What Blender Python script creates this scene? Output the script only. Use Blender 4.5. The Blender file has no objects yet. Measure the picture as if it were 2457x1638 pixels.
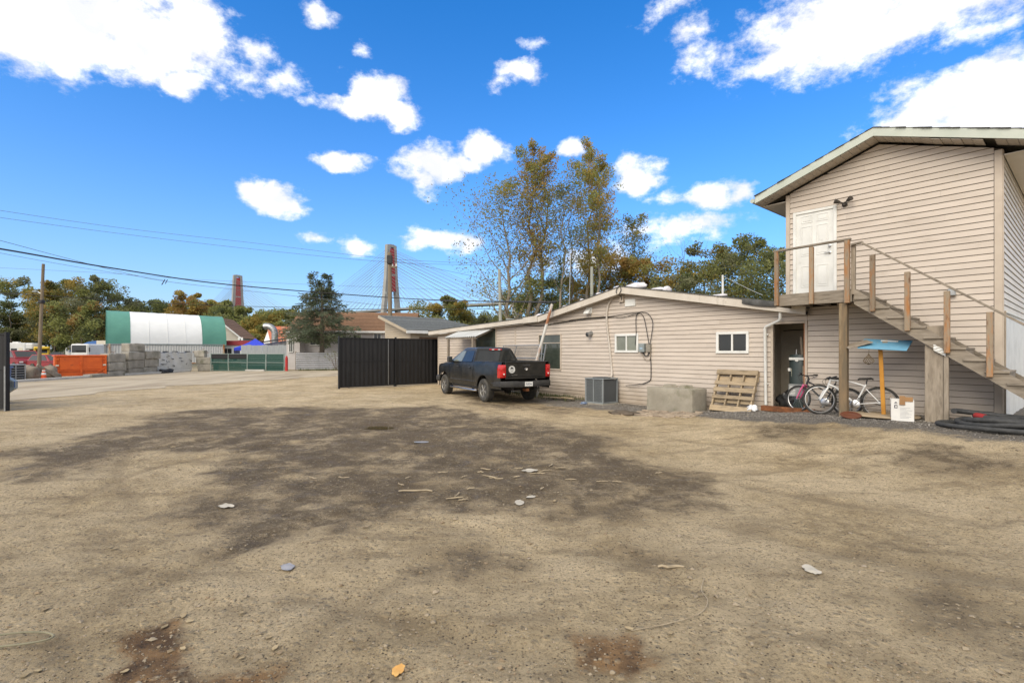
import bpy, math, random
import numpy as np
from mathutils import Vector, Matrix
from mathutils import noise as mnoise
random.seed(7)
R = math.radians
scene = bpy.context.scene
COL = scene.collection
# ------------------------------------------------------------------ camera
F, CX, HY, H = 1180.0, 1228.5, 840.0, 1.8      # focal length, principal column and horizon row in photo pixels; eye height
cam_d = bpy.data.cameras.new('camera'); cam = bpy.data.objects.new('camera', cam_d); COL.objects.link(cam)
cam.location = (0, 0, H); cam.rotation_euler = (R(90), 0, 0)
cam_d.sensor_width = 36; cam_d.lens = 36 * F / 2457; cam_d.shift_y = (HY - 819) / 2457
cam_d.clip_start = 0.05; cam_d.clip_end = 6000
scene.camera = cam
# ------------------------------------------------------------------ sky
SUN_EL, SUN_AZ = 40, 214         # azimuth clockwise from +Y
world = bpy.data.worlds.new('World'); scene.world = world; world.use_nodes = True
wn, wl_ = world.node_tree.nodes, world.node_tree.links
wn.clear()
def wnode(t, **k):
    n = wn.new(t)
    for a, b in k.items(): setattr(n, a, b)
    return n
def wlink(a, b): wl_.new(a, b)
def wmath(op, a, b=None, c=None, clamp=False):
    n = wnode('ShaderNodeMath', operation=op, use_clamp=clamp)
    for i, x in enumerate((a, b, c)):
        if x is None: continue
        if isinstance(x, (int, float)): n.inputs[i].default_value = x
        else: wlink(x, n.inputs[i])
    return n.outputs[0]
def wvec(op, a, b=None):
    n = wnode('ShaderNodeVectorMath', operation=op)
    for i, x in enumerate((a, b)):
        if x is None: continue
        if isinstance(x, tuple): n.inputs[i].default_value = x
        else: wlink(x, n.inputs[i])
    return n.outputs['Value'] if op in ('LENGTH', 'DOT_PRODUCT') else n.outputs[0]
sky = wnode('ShaderNodeTexSky', sky_type='NISHITA', sun_disc=False, sun_elevation=R(SUN_EL), sun_rotation=R(SUN_AZ),
            air_density=1.0, dust_density=0.15, ozone_density=3.0, altitude=0)
tc = wnode('ShaderNodeTexCoord')
D = tc.outputs['Generated']
hs = wnode('ShaderNodeHueSaturation'); hs.inputs['Saturation'].default_value = 1.12; hs.inputs['Value'].default_value = 1.0
hs.inputs['Hue'].default_value = 0.5
wlink(wvec('MULTIPLY', sky.outputs[0], (.50, .90, 1.28)), hs.inputs['Color'])
def nz(vec, scale, detail, rough=.55, dist=0.0):
    n = wnode('ShaderNodeTexNoise'); n.inputs['Scale'].default_value = scale; n.inputs['Detail'].default_value = detail
    n.inputs['Roughness'].default_value = rough; n.inputs['Distortion'].default_value = dist
    wlink(vec, n.inputs['Vector']); return n
DS = wvec('MULTIPLY', D, (1, 1, 1.5))
n1 = nz(DS, 7.0, 2.5, .58)
warp = wvec('SUBTRACT', n1.outputs['Color'], (.5, .5, .5))
wa = wvec('MULTIPLY', warp, (.085, .085, .06))
DW = wvec('ADD', D, wa)
# clouds: (px, py, half width, half height, strength) as seen in the photograph, turned into directions
CL = [(120,35,300,80,1),(330,70,210,85,1),(470,80,110,80,1),(430,185,80,42,1),(300,110,90,45,.9),(600,130,60,50,.5),(690,190,45,22,.4),(20,60,160,80,1),
 (755,40,55,24,.85),(870,125,30,20,.45),(910,240,88,58,1),(960,275,62,42,1),(860,265,58,34,.9),(800,250,50,22,.7),
 (835,395,70,28,1),(590,458,62,32,.9),(670,482,75,40,1),(620,480,60,28,.9),(1050,398,90,58,1),(1000,420,60,42,.9),(1170,368,72,36,1),(1110,392,60,38,1),
 (1385,358,50,28,.9),(1050,572,100,36,1),(990,585,60,26,.8),(1120,580,55,28,.8),(850,595,48,24,.75),(765,570,45,16,.4),(1240,180,75,24,.6),(1190,205,45,20,.5),(1285,110,38,18,.4),
 (1530,425,68,52,1),(1590,470,40,22,.6),(1700,480,95,44,.95),(1765,465,45,40,.9),(1640,545,110,34,.7),(1600,480,50,18,.5),
 (2010,70,230,80,1),(1870,130,120,52,1),(2200,20,230,58,1),(1800,165,70,28,.7),(1640,90,70,42,.5),(1590,20,70,30,.4),(1660,130,40,40,.4),
 (2380,200,150,72,1),(2270,250,150,60,1),(2420,270,170,70,1),(2170,205,80,45,.45),(2180,290,110,36,.9),(2350,65,80,22,.4),(1400,620,110,40,.35)]
rs = random.Random(11)
blobs = []
for x, y, a, b, s in CL:
    d = Vector(((x - CX) / F, 1, (HY - y) / F)); L = d.length
    blobs.append((d / L, a / F / L, b / F / L, s))
fld = None
for d, a, b, s in blobs:
    g_ = 1.3 if a > .085 else 1.0; iv = (1 / (a * g_), 1 / (a * g_), 1 / (b * g_))
    n = wnode('ShaderNodeVectorMath', operation='MULTIPLY_ADD'); wlink(DW, n.inputs[0]); n.inputs[1].default_value = iv
    n.inputs[2].default_value = (-d[0] * iv[0], -d[1] * iv[1], -d[2] * iv[2])
    q = wmath('MULTIPLY_ADD', wvec('LENGTH', n.outputs[0]), -s, s)
    fld = q if fld is None else wmath('MAXIMUM', fld, q)
# unseen cloud added beyond the view, as soft light tells, thickened for whiter fill
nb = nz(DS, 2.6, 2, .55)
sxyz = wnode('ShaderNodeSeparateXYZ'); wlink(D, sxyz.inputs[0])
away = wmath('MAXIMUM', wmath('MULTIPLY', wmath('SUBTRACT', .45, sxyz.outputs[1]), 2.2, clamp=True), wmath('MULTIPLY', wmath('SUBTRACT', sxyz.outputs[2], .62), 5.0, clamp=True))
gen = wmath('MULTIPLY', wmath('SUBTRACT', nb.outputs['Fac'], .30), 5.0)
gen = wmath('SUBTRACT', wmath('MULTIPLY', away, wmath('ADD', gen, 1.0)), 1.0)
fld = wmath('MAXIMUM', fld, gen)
n2 = nz(DS, 20, 7, .66)
det = wmath('MULTIPLY', wmath('SUBTRACT', n2.outputs['Fac'], .5), 1.6)
det0 = wmath('MULTIPLY', wmath('SUBTRACT', n1.outputs['Fac'], .5), .8)
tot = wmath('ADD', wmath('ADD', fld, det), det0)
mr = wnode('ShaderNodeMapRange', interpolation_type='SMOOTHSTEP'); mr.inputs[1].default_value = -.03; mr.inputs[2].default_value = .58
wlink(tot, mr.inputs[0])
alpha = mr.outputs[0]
# relief of the cloud puffs: density towards the light against density here
n3 = nz(wvec('ADD', DS, (.016, .0, .03)), 22, 2, .6)
n5 = nz(wvec('ADD', DS, (.03, 0, .05)), 7, 2, .55)
rel = wmath('ADD', wmath('MULTIPLY', wmath('SUBTRACT', n2.outputs['Fac'], n3.outputs['Fac']), 1.1),
            wmath('MULTIPLY', wmath('SUBTRACT', n1.outputs['Fac'], n5.outputs['Fac']), 1.8))
sh = wmath('ADD', .74, rel, clamp=False)
sh = wmath('MINIMUM', wmath('MAXIMUM', sh, .42), 1.0)
ramp = wnode('ShaderNodeMixRGB'); ramp.inputs[1].default_value = (3.5, 3.65, 4.25, 1); ramp.inputs[2].default_value = (6.8, 6.8, 6.9, 1)
wlink(sh, ramp.inputs[0])
hzf = wmath('POWER', 2.718, wmath('MULTIPLY', wmath('MAXIMUM', sxyz.outputs[2], 0.0), -5.5))
hz_ = wnode('ShaderNodeMixRGB'); wlink(wmath('MULTIPLY', hzf, .95), hz_.inputs[0]); wlink(hs.outputs[0], hz_.inputs[1]); hz_.inputs[2].default_value = (3.1, 3.35, 3.95, 1)
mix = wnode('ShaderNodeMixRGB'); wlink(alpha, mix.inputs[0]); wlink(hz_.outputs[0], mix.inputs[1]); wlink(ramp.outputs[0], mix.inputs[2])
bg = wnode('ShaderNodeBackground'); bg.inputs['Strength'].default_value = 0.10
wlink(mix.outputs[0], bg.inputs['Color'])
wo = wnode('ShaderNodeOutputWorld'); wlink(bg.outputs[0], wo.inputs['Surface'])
# ------------------------------------------------------------------ sun (veiled by cloud: soft shadows)
sd = bpy.data.lights.new('sun', 'SUN'); sd.energy = 1.6; sd.angle = R(45); sd.color = (1, .90, .74)
sun = bpy.data.objects.new('sun', sd); COL.objects.link(sun)
sv = Vector((math.sin(R(SUN_AZ)) * math.cos(R(SUN_EL)), math.cos(R(SUN_AZ)) * math.cos(R(SUN_EL)), math.sin(R(SUN_EL))))
sun.rotation_euler = (-sv).to_track_quat('-Z', 'Y').to_euler(); sun.location = sv * 50
vs = scene.view_settings
vs.view_transform = 'Standard'; vs.look = 'None'; vs.exposure = 1.0; vs.gamma = 1; vs.use_curve_mapping = False
scene.cycles.use_denoising = True
# ------------------------------------------------------------------ placing helpers
BX, BY = 9.62, 9.66                                   # outer corner of the two-storey building, where its front meets its side
BA = math.atan2(-.7666, .642); UX, UY = math.cos(BA), math.sin(BA); VX, VY = -UY, UX
def gr(px, py, z=0.0):
    Y = (H - z) * F / (py - HY); return ((px - CX) / F * Y, Y)
def at(px, py, Y): return ((px - CX) / F * Y, Y, H + (HY - py) / F * Y)
def wl(px, py, c=0.0):
    """point of the wall-parallel plane y=c of the building frame seen at a pixel -> (x, z)"""
    r = (px - CX) / F; bx, by = BX + VX * c, BY + VY * c
    s = (r * by - bx) / (UX - r * UY); Y = by + UY * s
    return s, H + (HY - py) / F * Y
def b2w(x, y): return BX + UX * x + VX * y, BY + UY * x + VY * y
def w2b(X, Y): return (X - BX) * UX + (Y - BY) * UY, (X - BX) * VX + (Y - BY) * VY
def sstep(a, b, x):
    t = min(1, max(0, (x - a) / (b - a))); return t * t * (3 - 2 * t)
def gz(X, Y):
    """height of the ground: level yard, rising towards the two-storey building"""
    x, y = w2b(X, Y)
    m = .40 * sstep(-8, -1.0, x) * sstep(-5.5, -1.3, y) * (1 - sstep(2, 9, x) * .4)
    return m
# ------------------------------------------------------------------ mesh helper
class MB:
    def __init__(s): s.v = []; s.f = []
    def add(s, vs, fs):
        o = len(s.v); s.v += [tuple(p) for p in vs]; s.f += [tuple(i + o for i in f) for f in fs]; return s
    def bx(s, x0, x1, y0, y1, z0, z1, b=0.0, M=None):
        x0, x1 = min(x0, x1), max(x0, x1); y0, y1 = min(y0, y1), max(y0, y1); z0, z1 = min(z0, z1), max(z0, z1)
        if b <= 0:
            vs = [(x, y, z) for x in (x0, x1) for y in (y0, y1) for z in (z0, z1)]
            fs = [(0,1,3,2),(4,6,7,5),(0,4,5,1),(2,3,7,6),(0,2,6,4),(1,5,7,3)]
        else:
            b = min(b, (x1 - x0) * .45, (y1 - y0) * .45, (z1 - z0) * .45)
            vs, idx = [], {}
            for i, x in enumerate((x0, x1)):
                for j, y in enumerate((y0, y1)):
                    for k, z in enumerate((z0, z1)):
                        ix, iy, iz = (b, -b)[i], (b, -b)[j], (b, -b)[k]
                        idx[i, j, k] = len(vs)
                        vs += [(x, y + iy, z + iz), (x + ix, y, z + iz), (x + ix, y + iy, z)]
            I = lambda i, j, k, a: idx[i, j, k] + a
            fs = []
            for i in (0, 1):
                f = [I(i,0,0,0), I(i,0,1,0), I(i,1,1,0), I(i,1,0,0)]; fs.append(f if i == 0 else f[::-1])
                f = [I(0,i,0,1), I(1,i,0,1), I(1,i,1,1), I(0,i,1,1)]; fs.append(f if i == 0 else f[::-1])
                f = [I(0,0,i,2), I(0,1,i,2), I(1,1,i,2), I(1,0,i,2)]; fs.append(f if i == 0 else f[::-1])
            for i in (0, 1):
                for j in (0, 1):
                    f = [I(i,j,0,0), I(i,j,0,1), I(i,j,1,1), I(i,j,1,0)]; fs.append(f if i == j else f[::-1])
                    f = [I(i,0,j,0), I(i,1,j,0), I(i,1,j,2), I(i,0,j,2)]; fs.append(f if i == j else f[::-1])
                    f = [I(0,i,j,1), I(0,i,j,2), I(1,i,j,2), I(1,i,j,1)]; fs.append(f if i == j else f[::-1])
            for i in (0, 1):
                for j in (0, 1):
                    for k in (0, 1):
                        f = [I(i,j,k,0), I(i,j,k,1), I(i,j,k,2)]; fs.append(f if (i + j + k) % 2 else f[::-1])
        if M is not None: vs = [M @ Vector(p) for p in vs]
        return s.add(vs, fs)
    def beam(s, p0, p1, w, h, b=0.0, up=(0, 0, 1)):
        """rectangular bar from p0 to p1, w across, h along 'up'"""
        p0, p1 = Vector(p0), Vector(p1); d = (p1 - p0); L = d.length; d.normalize()
        u = Vector(up); sdv = d.cross(u)
        if sdv.length < 1e-5: sdv = d.cross(Vector((1, 0, 0)))
        sdv.normalize(); u = sdv.cross(d)
        M = Matrix((d, sdv, u)).transposed().to_4x4(); M.translation = p0
        return s.bx(0, L, -w / 2, w / 2, -h / 2, h / 2, b, M)
    def tube(s, pts, r, n=8, cap=True, closed=False):
        pts = [Vector(p) for p in pts]; m = len(pts); rs_ = r if isinstance(r, (list, tuple)) else [r] * m
        o = len(s.v); prev = None
        for i, p in enumerate(pts):
            if closed: t = pts[(i + 1) % m] - pts[i - 1]
            else: t = pts[min(i + 1, m - 1)] - pts[max(i - 1, 0)]
            t.normalize()
            if prev is None:
                a = Vector((0, 0, 1)) if abs(t.z) < .9 else Vector((1, 0, 0)); u = t.cross(a).normalized()
            else:
                u = prev - t * prev.dot(t)
                u = u.normalized() if u.length > 1e-6 else t.orthogonal().normalized()
            prev = u; w = t.cross(u)
            for k in range(n):
                an = 2 * math.pi * k / n
                s.v.append(tuple(p + (u * math.cos(an) + w * math.sin(an)) * rs_[i]))
        for i in range(m if closed else m - 1):
            j = (i + 1) % m
            for k in range(n):
                l = (k + 1) % n
                s.f.append((o + i * n + k, o + j * n + k, o + j * n + l, o + i * n + l)[::-1])
        if cap and not closed:
            s.f.append(tuple(o + k for k in range(n))); s.f.append(tuple(o + (m - 1) * n + k for k in range(n))[::-1])
        return s
    def prism(s, poly, M, a, b):
        """poly (x,y) in plane of M, extruded along M's z from a to b"""
        n = len(poly); vs = [M @ Vector((x, y, a)) for x, y in poly] + [M @ Vector((x, y, b)) for x, y in poly]
        fs = [tuple(range(n))[::-1], tuple(range(n, 2 * n))] + [(i, (i + 1) % n, n + (i + 1) % n, n + i) for i in range(n)]
        return s.add(vs, fs)
    def lathe(s, prof, c=(0, 0, 0), n=16, M=None):
        o = len(s.v); m = len(prof); M = M or Matrix.Translation(c)
        for r, z in prof:
            for k in range(n):
                an = 2 * math.pi * k / n; s.v.append(tuple(M @ Vector((r * math.cos(an), r * math.sin(an), z))))
        for i in range(m - 1):
            for k in range(n):
                l = (k + 1) % n; s.f.append((o + i * n + k, o + i * n + l, o + (i + 1) * n + l, o + (i + 1) * n + k))
        s.f.append(tuple(o + k for k in range(n))[::-1]); s.f.append(tuple(o + (m - 1) * n + k for k in range(n)))
        return s
    def grid(s, rows):
        """rows of equally many points"""
        o = len(s.v); n = len(rows[0])
        for r in rows: s.v += [tuple(p) for p in r]
        for i in range(len(rows) - 1):
            for k in range(n - 1): s.f.append((o + i * n + k, o + i * n + k + 1, o + (i + 1) * n + k + 1, o + (i + 1) * n + k))
        return s
    def mesh(s, name, mat, smooth=0):
        me = bpy.data.meshes.new(name); me.from_pydata(s.v, [], s.f); me.update()
        if mat: me.materials.append(mat)
        if smooth:
            me.polygons.foreach_set('use_smooth', [True] * len(me.polygons)); me.set_sharp_from_angle(angle=R(smooth))
        return me
    def build(s, name, mat, parent=None, smooth=0):
        return link(bpy.data.objects.new(name, s.mesh(name, mat, smooth)), parent)
def link(o, parent=None, loc=None, rz=None):
    COL.objects.link(o)
    if parent is not None: o.parent = parent
    if loc is not None: o.location = loc
    if rz is not None: o.rotation_euler = (0, 0, rz)
    return o
def tag(o, label=None, cat=None, group=None, kind=None):
    if label: o['label'] = label
    if cat: o['category'] = cat
    if group: o['group'] = group
    if kind: o['kind'] = kind
    return o
def T(name, label, cat, loc=(0, 0, 0), rz=0.0, group=None):
    o = bpy.data.objects.new(name, None); o.empty_display_size = .3
    link(o, None, loc, rz); return tag(o, label, cat, group)
def Bf(name, label, cat, x=0, y=0, z=0, rz=0.0, group=None):
    X, Y = b2w(x, y); return T(name, label, cat, (X, Y, z), BA + rz, group)
def copy_tree(o, parent=None):
    c = o.copy(); COL.objects.link(c); c.parent = parent
    for ch in list(o.children): copy_tree(ch, c)
    return c
def rotM(ax, ang, c=(0, 0, 0)): return Matrix.Translation(c) @ Matrix.Rotation(ang, 4, ax)
# frame whose local (x, y) lie along world X and Z, extruding along -Y
MXZ = Matrix(((1, 0, 0, 0), (0, 0, -1, 0), (0, 1, 0, 0), (0, 0, 0, 1)))
MYZ = Matrix(((0, 0, 1, 0), (1, 0, 0, 0), (0, 1, 0, 0), (0, 0, 0, 1)))
# ------------------------------------------------------------------ materials
MATS = {}
def mat(name, col, col2=None, scale=3.0, rough=.6, metal=0.0, bump=0.0, bscale=60, spec=.4, rnd=0.0, stretch=(1, 1, 1), detail=6, lo=.35, hi=.65, coat=0, emit=None, col3=None, s3=9, t3=(.58, .7), trans=0):
    m = bpy.data.materials.new(name); m.use_nodes = True; MATS[name] = m
    nt = m.node_tree; n, l = nt.nodes, nt.links; p = n['Principled BSDF']
    p.inputs['Roughness'].default_value = rough; p.inputs['Metallic'].default_value = metal
    p.inputs['Specular IOR Level'].default_value = spec
    if coat: p.inputs['Coat Weight'].default_value = coat; p.inputs['Coat Roughness'].default_value = .06
    if trans: p.inputs['Transmission Weight'].default_value = trans
    c4 = lambda c: (c[0], c[1], c[2], 1)
    if col2 is None and not bump and not rnd and col3 is None:
        p.inputs['Base Color'].default_value = c4(col); return m
    tcn = n.new('ShaderNodeTexCoord'); oi = n.new('ShaderNodeObjectInfo')
    ad = n.new('ShaderNodeVectorMath'); ad.operation = 'MULTIPLY_ADD'
    cx = n.new('ShaderNodeCombineXYZ')
    for i in range(3): l.new(oi.outputs['Random'], cx.inputs[i])
    l.new(cx.outputs[0], ad.inputs[0]); ad.inputs[1].default_value = (37, 53, 71); l.new(tcn.outputs['Object'], ad.inputs[2])
    st = n.new('ShaderNodeVectorMath'); st.operation = 'MULTIPLY'; l.new(ad.outputs[0], st.inputs[0]); st.inputs[1].default_value = stretch
    V = st.outputs[0]
    def tex(sc, dt=detail, ro=.6):
        t = n.new('ShaderNodeTexNoise'); t.inputs['Scale'].default_value = sc; t.inputs['Detail'].default_value = dt; t.inputs['Roughness'].default_value = ro
        l.new(V, t.inputs['Vector']); return t.outputs['Fac']
    out = None
    rgb = n.new('ShaderNodeRGB'); rgb.outputs[0].default_value = c4(col); out = rgb.outputs[0]
    if col2 is not None:
        mp = n.new('ShaderNodeMapRange'); mp.inputs[1].default_value = lo; mp.inputs[2].default_value = hi; l.new(tex(scale), mp.inputs[0])
        mx = n.new('ShaderNodeMixRGB'); l.new(mp.outputs[0], mx.inputs[0]); l.new(out, mx.inputs[1]); mx.inputs[2].default_value = c4(col2); out = mx.outputs[0]
    if col3 is not None:
        mp = n.new('ShaderNodeMapRange'); mp.inputs[1].default_value = t3[0]; mp.inputs[2].default_value = t3[1]; l.new(tex(s3), mp.inputs[0])
        mx = n.new('ShaderNodeMixRGB'); l.new(mp.outputs[0], mx.inputs[0]); l.new(out, mx.inputs[1]); mx.inputs[2].default_value = c4(col3); out = mx.outputs[0]
    if rnd:
        h = n.new('ShaderNodeHueSaturation'); l.new(out, h.inputs['Color'])
        mp = n.new('ShaderNodeMapRange'); mp.inputs[3].default_value = 1 - rnd; mp.inputs[4].default_value = 1 + rnd; l.new(oi.outputs['Random'], mp.inputs[0])
        l.new(mp.outputs[0], h.inputs['Value']); out = h.outputs[0]
    l.new(out, p.inputs['Base Color'])
    if bump:
        b = n.new('ShaderNodeBump'); b.inputs['Strength'].default_value = 1; b.inputs['Distance'].default_value = bump; l.new(tex(bscale, 5), b.inputs['Height']); l.new(b.outputs[0], p.inputs['Normal'])
    if rough < .95 and col2 is not None:
        mp = n.new('ShaderNodeMapRange'); mp.inputs[3].default_value = max(.03, rough - .08); mp.inputs[4].default_value = min(1, rough + .12); l.new(tex(scale * 2.3, 4), mp.inputs[0]); l.new(mp.outputs[0], p.inputs['Roughness'])
    return m
SID = mat('vinyl_siding', (.53, .462, .395), (.47, .407, .345), 1.1, .55, bump=.0012, bscale=90, rnd=.035, stretch=(1, 1, 3), col3=(.42, .35, .28), s3=2.2, t3=(.60, .85))
def splash_dirt(m, z0, z1, col):
    nt = m.node_tree; n, l = nt.nodes, nt.links; p = n['Principled BSDF']; src = p.inputs['Base Color'].links[0].from_socket
    tcn = n.new('ShaderNodeTexCoord'); sx = n.new('ShaderNodeSeparateXYZ'); l.new(tcn.outputs['Object'], sx.inputs[0])
    t = n.new('ShaderNodeTexNoise'); t.inputs['Scale'].default_value = 2.4; t.inputs['Detail'].default_value = 6; l.new(tcn.outputs['Object'], t.inputs['Vector'])
    a = n.new('ShaderNodeMath'); a.operation = 'MULTIPLY_ADD'; l.new(t.outputs['Fac'], a.inputs[0]); a.inputs[1].default_value = -.9; l.new(sx.outputs[2], a.inputs[2])
    mp = n.new('ShaderNodeMapRange'); l.new(a.outputs[0], mp.inputs[0]); mp.inputs[1].default_value = z0 - .45; mp.inputs[2].default_value = z1 - .45; mp.inputs[3].default_value = .6; mp.inputs[4].default_value = 0
    mx = n.new('ShaderNodeMixRGB'); l.new(mp.outputs[0], mx.inputs[0]); l.new(src, mx.inputs[1]); mx.inputs[2].default_value = (*col, 1); l.new(mx.outputs[0], p.inputs['Base Color'])
splash_dirt(SID, .05, .75, (.27, .205, .135))
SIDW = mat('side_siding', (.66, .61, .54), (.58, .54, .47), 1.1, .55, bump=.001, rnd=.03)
TRIM = mat('beige_trim', (.50, .43, .35), (.44, .37, .30), 3, .6, bump=.0006)
WHITE = mat('white_paint', (.72, .72, .69), (.60, .60, .57), 2.2, .5, bump=.0006, col3=(.42, .40, .36), s3=5, t3=(.64, .82))
FASC = mat('fascia_board', (.58, .53, .46), (.50, .45, .38), 1.6, .6, bump=.001, col3=(.34, .30, .24), s3=4, t3=(.62, .8), stretch=(1, 1, .5))
FASCG = mat('pale_green_fascia', (.50, .53, .47), (.43, .47, .41), 1.6, .6, bump=.001, col3=(.28, .28, .22), s3=4, t3=(.62, .82))
SOFF = mat('soffit', (.45, .40, .34), (.38, .34, .29), 4, .7)
SHING = mat('dark_shingle', (.055, .056, .056), (.10, .10, .095), 9, .9, bump=.004, bscale=120, rnd=.25)
ROOFM = mat('torch_on_roofing', (.05, .052, .052), (.11, .11, .105), 3, .9, bump=.004, bscale=70)
WOOD = mat('weathered_wood', (.20, .165, .125), (.30, .255, .20), 3.0, .8, bump=.003, bscale=14, rnd=.16, stretch=(5, 5, 1), col3=(.09, .07, .05), s3=2.4, t3=(.58, .8))
WOODH = mat('weathered_deck_wood', (.185, .155, .12), (.29, .25, .20), 3.0, .85, bump=.003, bscale=14, rnd=.16, stretch=(1, 6, 6), col3=(.085, .07, .05), s3=2.4, t3=(.56, .8))
STAIN = mat('stained_post_wood', (.32, .145, .05), (.25, .195, .135), 2.6, .75, bump=.003, bscale=16, rnd=.2, stretch=(5, 5, 1.1), lo=.36, hi=.54, col3=(.12, .055, .025), s3=3, t3=(.56, .72))
PALL = mat('pallet_wood', (.36, .28, .18), (.26, .20, .13), 3, .8, bump=.002, bscale=20, rnd=.2, stretch=(1.2, 6, 6), col3=(.15, .12, .075), s3=3, t3=(.58, .75))
CONC = mat('concrete', (.34, .31, .25), (.26, .235, .185), 2.4, .9, bump=.006, bscale=28, col3=(.155, .15, .09), s3=2.1, t3=(.55, .75))
CONCG = mat('old_concrete_block', (.22, .205, .175), (.36, .335, .285), 1.6, .95, bump=.008, bscale=14, rnd=.14, col3=(.13, .13, .085), s3=1.3, t3=(.54, .75))
CURB = mat('curb_concrete', (.40, .385, .35), (.50, .48, .44), 2, .9, bump=.004)
BLACK = mat('black_gate_paint', (.007, .007, .008), (.014, .014, .015), 2.5, .5, bump=.0008, stretch=(6, 6, .6), col3=(.028, .027, .025), s3=5, t3=(.62, .85))
DARK = mat('dark_plastic', (.018, .018, .02), (.03, .03, .032), 6, .6)
RUBBER = mat('rubber', (.022, .022, .022), (.05, .047, .042), 9, .85, bump=.001)
TYRE = mat('dusty_tyre', (.035, .034, .032), (.085, .078, .065), 5, .9, bump=.002, bscale=40)
CHROME = mat('bright_metal', (.62, .62, .62), (.45, .44, .43), 8, .28, 1.0)
STEEL = mat('galvanised_steel', (.42, .43, .43), (.33, .34, .34), 6, .42, .8, rnd=.08)
GREYM = mat('grey_painted_metal', (.26, .29, .29), (.21, .24, .24), 6, .5, .1)
RUST = mat('rusty_plate', (.20, .075, .028), (.11, .045, .02), 6, .9, bump=.003, col3=(.28, .12, .05), s3=14)
PAINT = mat('black_truck_paint', (.012, .012, .011), (.036, .033, .028), 2.0, .32, 0, spec=.32, coat=.12, lo=.4, hi=.75, col3=(.085, .075, .06), s3=1.3, t3=(.6, .9))
PLAST = mat('bumper_plastic', (.024, .024, .025), (.05, .048, .045), 4, .55, bump=.0006)
GLASS = mat('dark_window_glass', (.024, .026, .025), rough=.06, spec=.5)
GLASSG = mat('green_window_glass', (.035, .045, .035), (.06, .07, .055), 1.4, .08, spec=.8)
GLASSL = mat('curtained_window_glass', (.20, .215, .175), (.15, .16, .13), 2.5, .07, spec=.7)
REDL = mat('red_lamp_lens', (.55, .012, .012), (.38, .008, .008), 8, .12, spec=.6, coat=.5)
CLEAR = mat('clear_lamp_lens', (.72, .70, .66), rough=.12, spec=.6)
CABLE = mat('black_cable', (.015, .015, .016), (.03, .03, .03), 5, .6)
# ================================================================== GROUND
def fbm(x, y, s, o=4, seed=0):
    v = 0; a = 1; t = 0
    for i in range(o):
        v += a * mnoise.noise((x * s + seed * 17.3, y * s - seed * 9.1, seed * 3.7)); t += a; a *= .5; s *= 2.07
    return v / t
def axis(segs):
    out = []
    for a, b, st in segs: out += list(np.arange(a, b - 1e-6, st))
    out.append(segs[-1][1]); return out
gxs = axis([(-3000,-800,550),(-800,-200,120),(-200,-60,20),(-60,-24,3),(-24,-13,.5),(-13,-7,.16),(-7,7,.075),(7,13,.11),(13,20,.5),(20,60,4),(60,200,20),(200,800,120),(800,3000,550)])
gys = axis([(-400,-40,60),(-40,0,5),(0,1.6,.4),(1.6,10,.075),(10,18,.12),(18,30,.35),(30,60,2),(60,200,14),(200,800,100),(800,4500,600)])
# wet / dark earth, outlined on the photograph and laid on the ground
K = 2457 / 2352
def gpoly(pts): return [gr(x * K, y * K) for x, y in pts]
WET = [gpoly([(0,1045),(120,1018),(250,985),(330,955),(420,941),(560,932),(700,935),(900,935),(1010,930),(1100,945),(1200,962),(1330,985),(1430,1010),(1410,1040),(1500,1062),(1640,1090),(1690,1130),(1640,1160),(1500,1165),(1430,1190),(1300,1178),(1150,1180),(1050,1192),(960,1184),(850,1218),(760,1218),(680,1235),(560,1262),(480,1284),(430,1250),(340,1236),(330,1190),(430,1152),(480,1112),(420,1070),(520,1040),(350,1035),(200,1082),(100,1112),(0,1105)]),
       gpoly([(1700,988),(1830,993),(1960,1022),(1850,1040),(1730,1018)]), gpoly([(1950,1045),(2120,1050),(2352,1085),(2352,1125),(2150,1108),(2000,1080)]),
       gpoly([(1200,1250),(1400,1235),(1600,1270),(1700,1340),(1500,1300),(1300,1290)]),
       gpoly([(1040,900),(1330,890),(1420,930),(1300,955),(1040,930)])]
RED = [gpoly([(330,1440),(420,1405),(540,1430),(500,1475),(620,1500),(660,1545),(520,1570),(440,1530),(250,1568),(180,1568),(300,1500)]),
       gpoly([(1330,1470),(1450,1440),(1580,1500),(1540,1560),(1380,1530)])]
DK2 = [gpoly([(2050,1360),(2200,1320),(2352,1380),(2352,1520),(2150,1470)]), gpoly([(0,1500),(120,1490),(160,1568),(0,1568)]), gpoly([(1050,1240),(1250,1300),(1180,1340),(950,1330),(850,1290)])]
def sdist(p, poly):
    x, y = p; ins = False; dm = 1e9; n = len(poly)
    for i in range(n):
        x1, y1 = poly[i]; x2, y2 = poly[(i + 1) % n]
        if (y1 > y) != (y2 > y) and x < (x2 - x1) * (y - y1) / (y2 - y1) + x1: ins = not ins
        dx, dy = x2 - x1, y2 - y1; t = max(0, min(1, ((x - x1) * dx + (y - y1) * dy) / (dx * dx + dy * dy)))
        dm = min(dm, (x - x1 - t * dx) ** 2 + (y - y1 - t * dy) ** 2)
    d = math.sqrt(dm); return d if ins else -d
PUD = gr(905, 1023); PUD2 = gr(1012, 1059)
nx, ny = len(gxs), len(gys)
gv = []; wet = []; red = []; grav = []; road_d = []
bbw = [(min(p[0] for p in q) - 1.2, max(p[0] for p in q) + 1.2, min(p[1] for p in q) - 1.2, max(p[1] for p in q) + 1.2) for q in WET + DK2 + RED]
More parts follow.
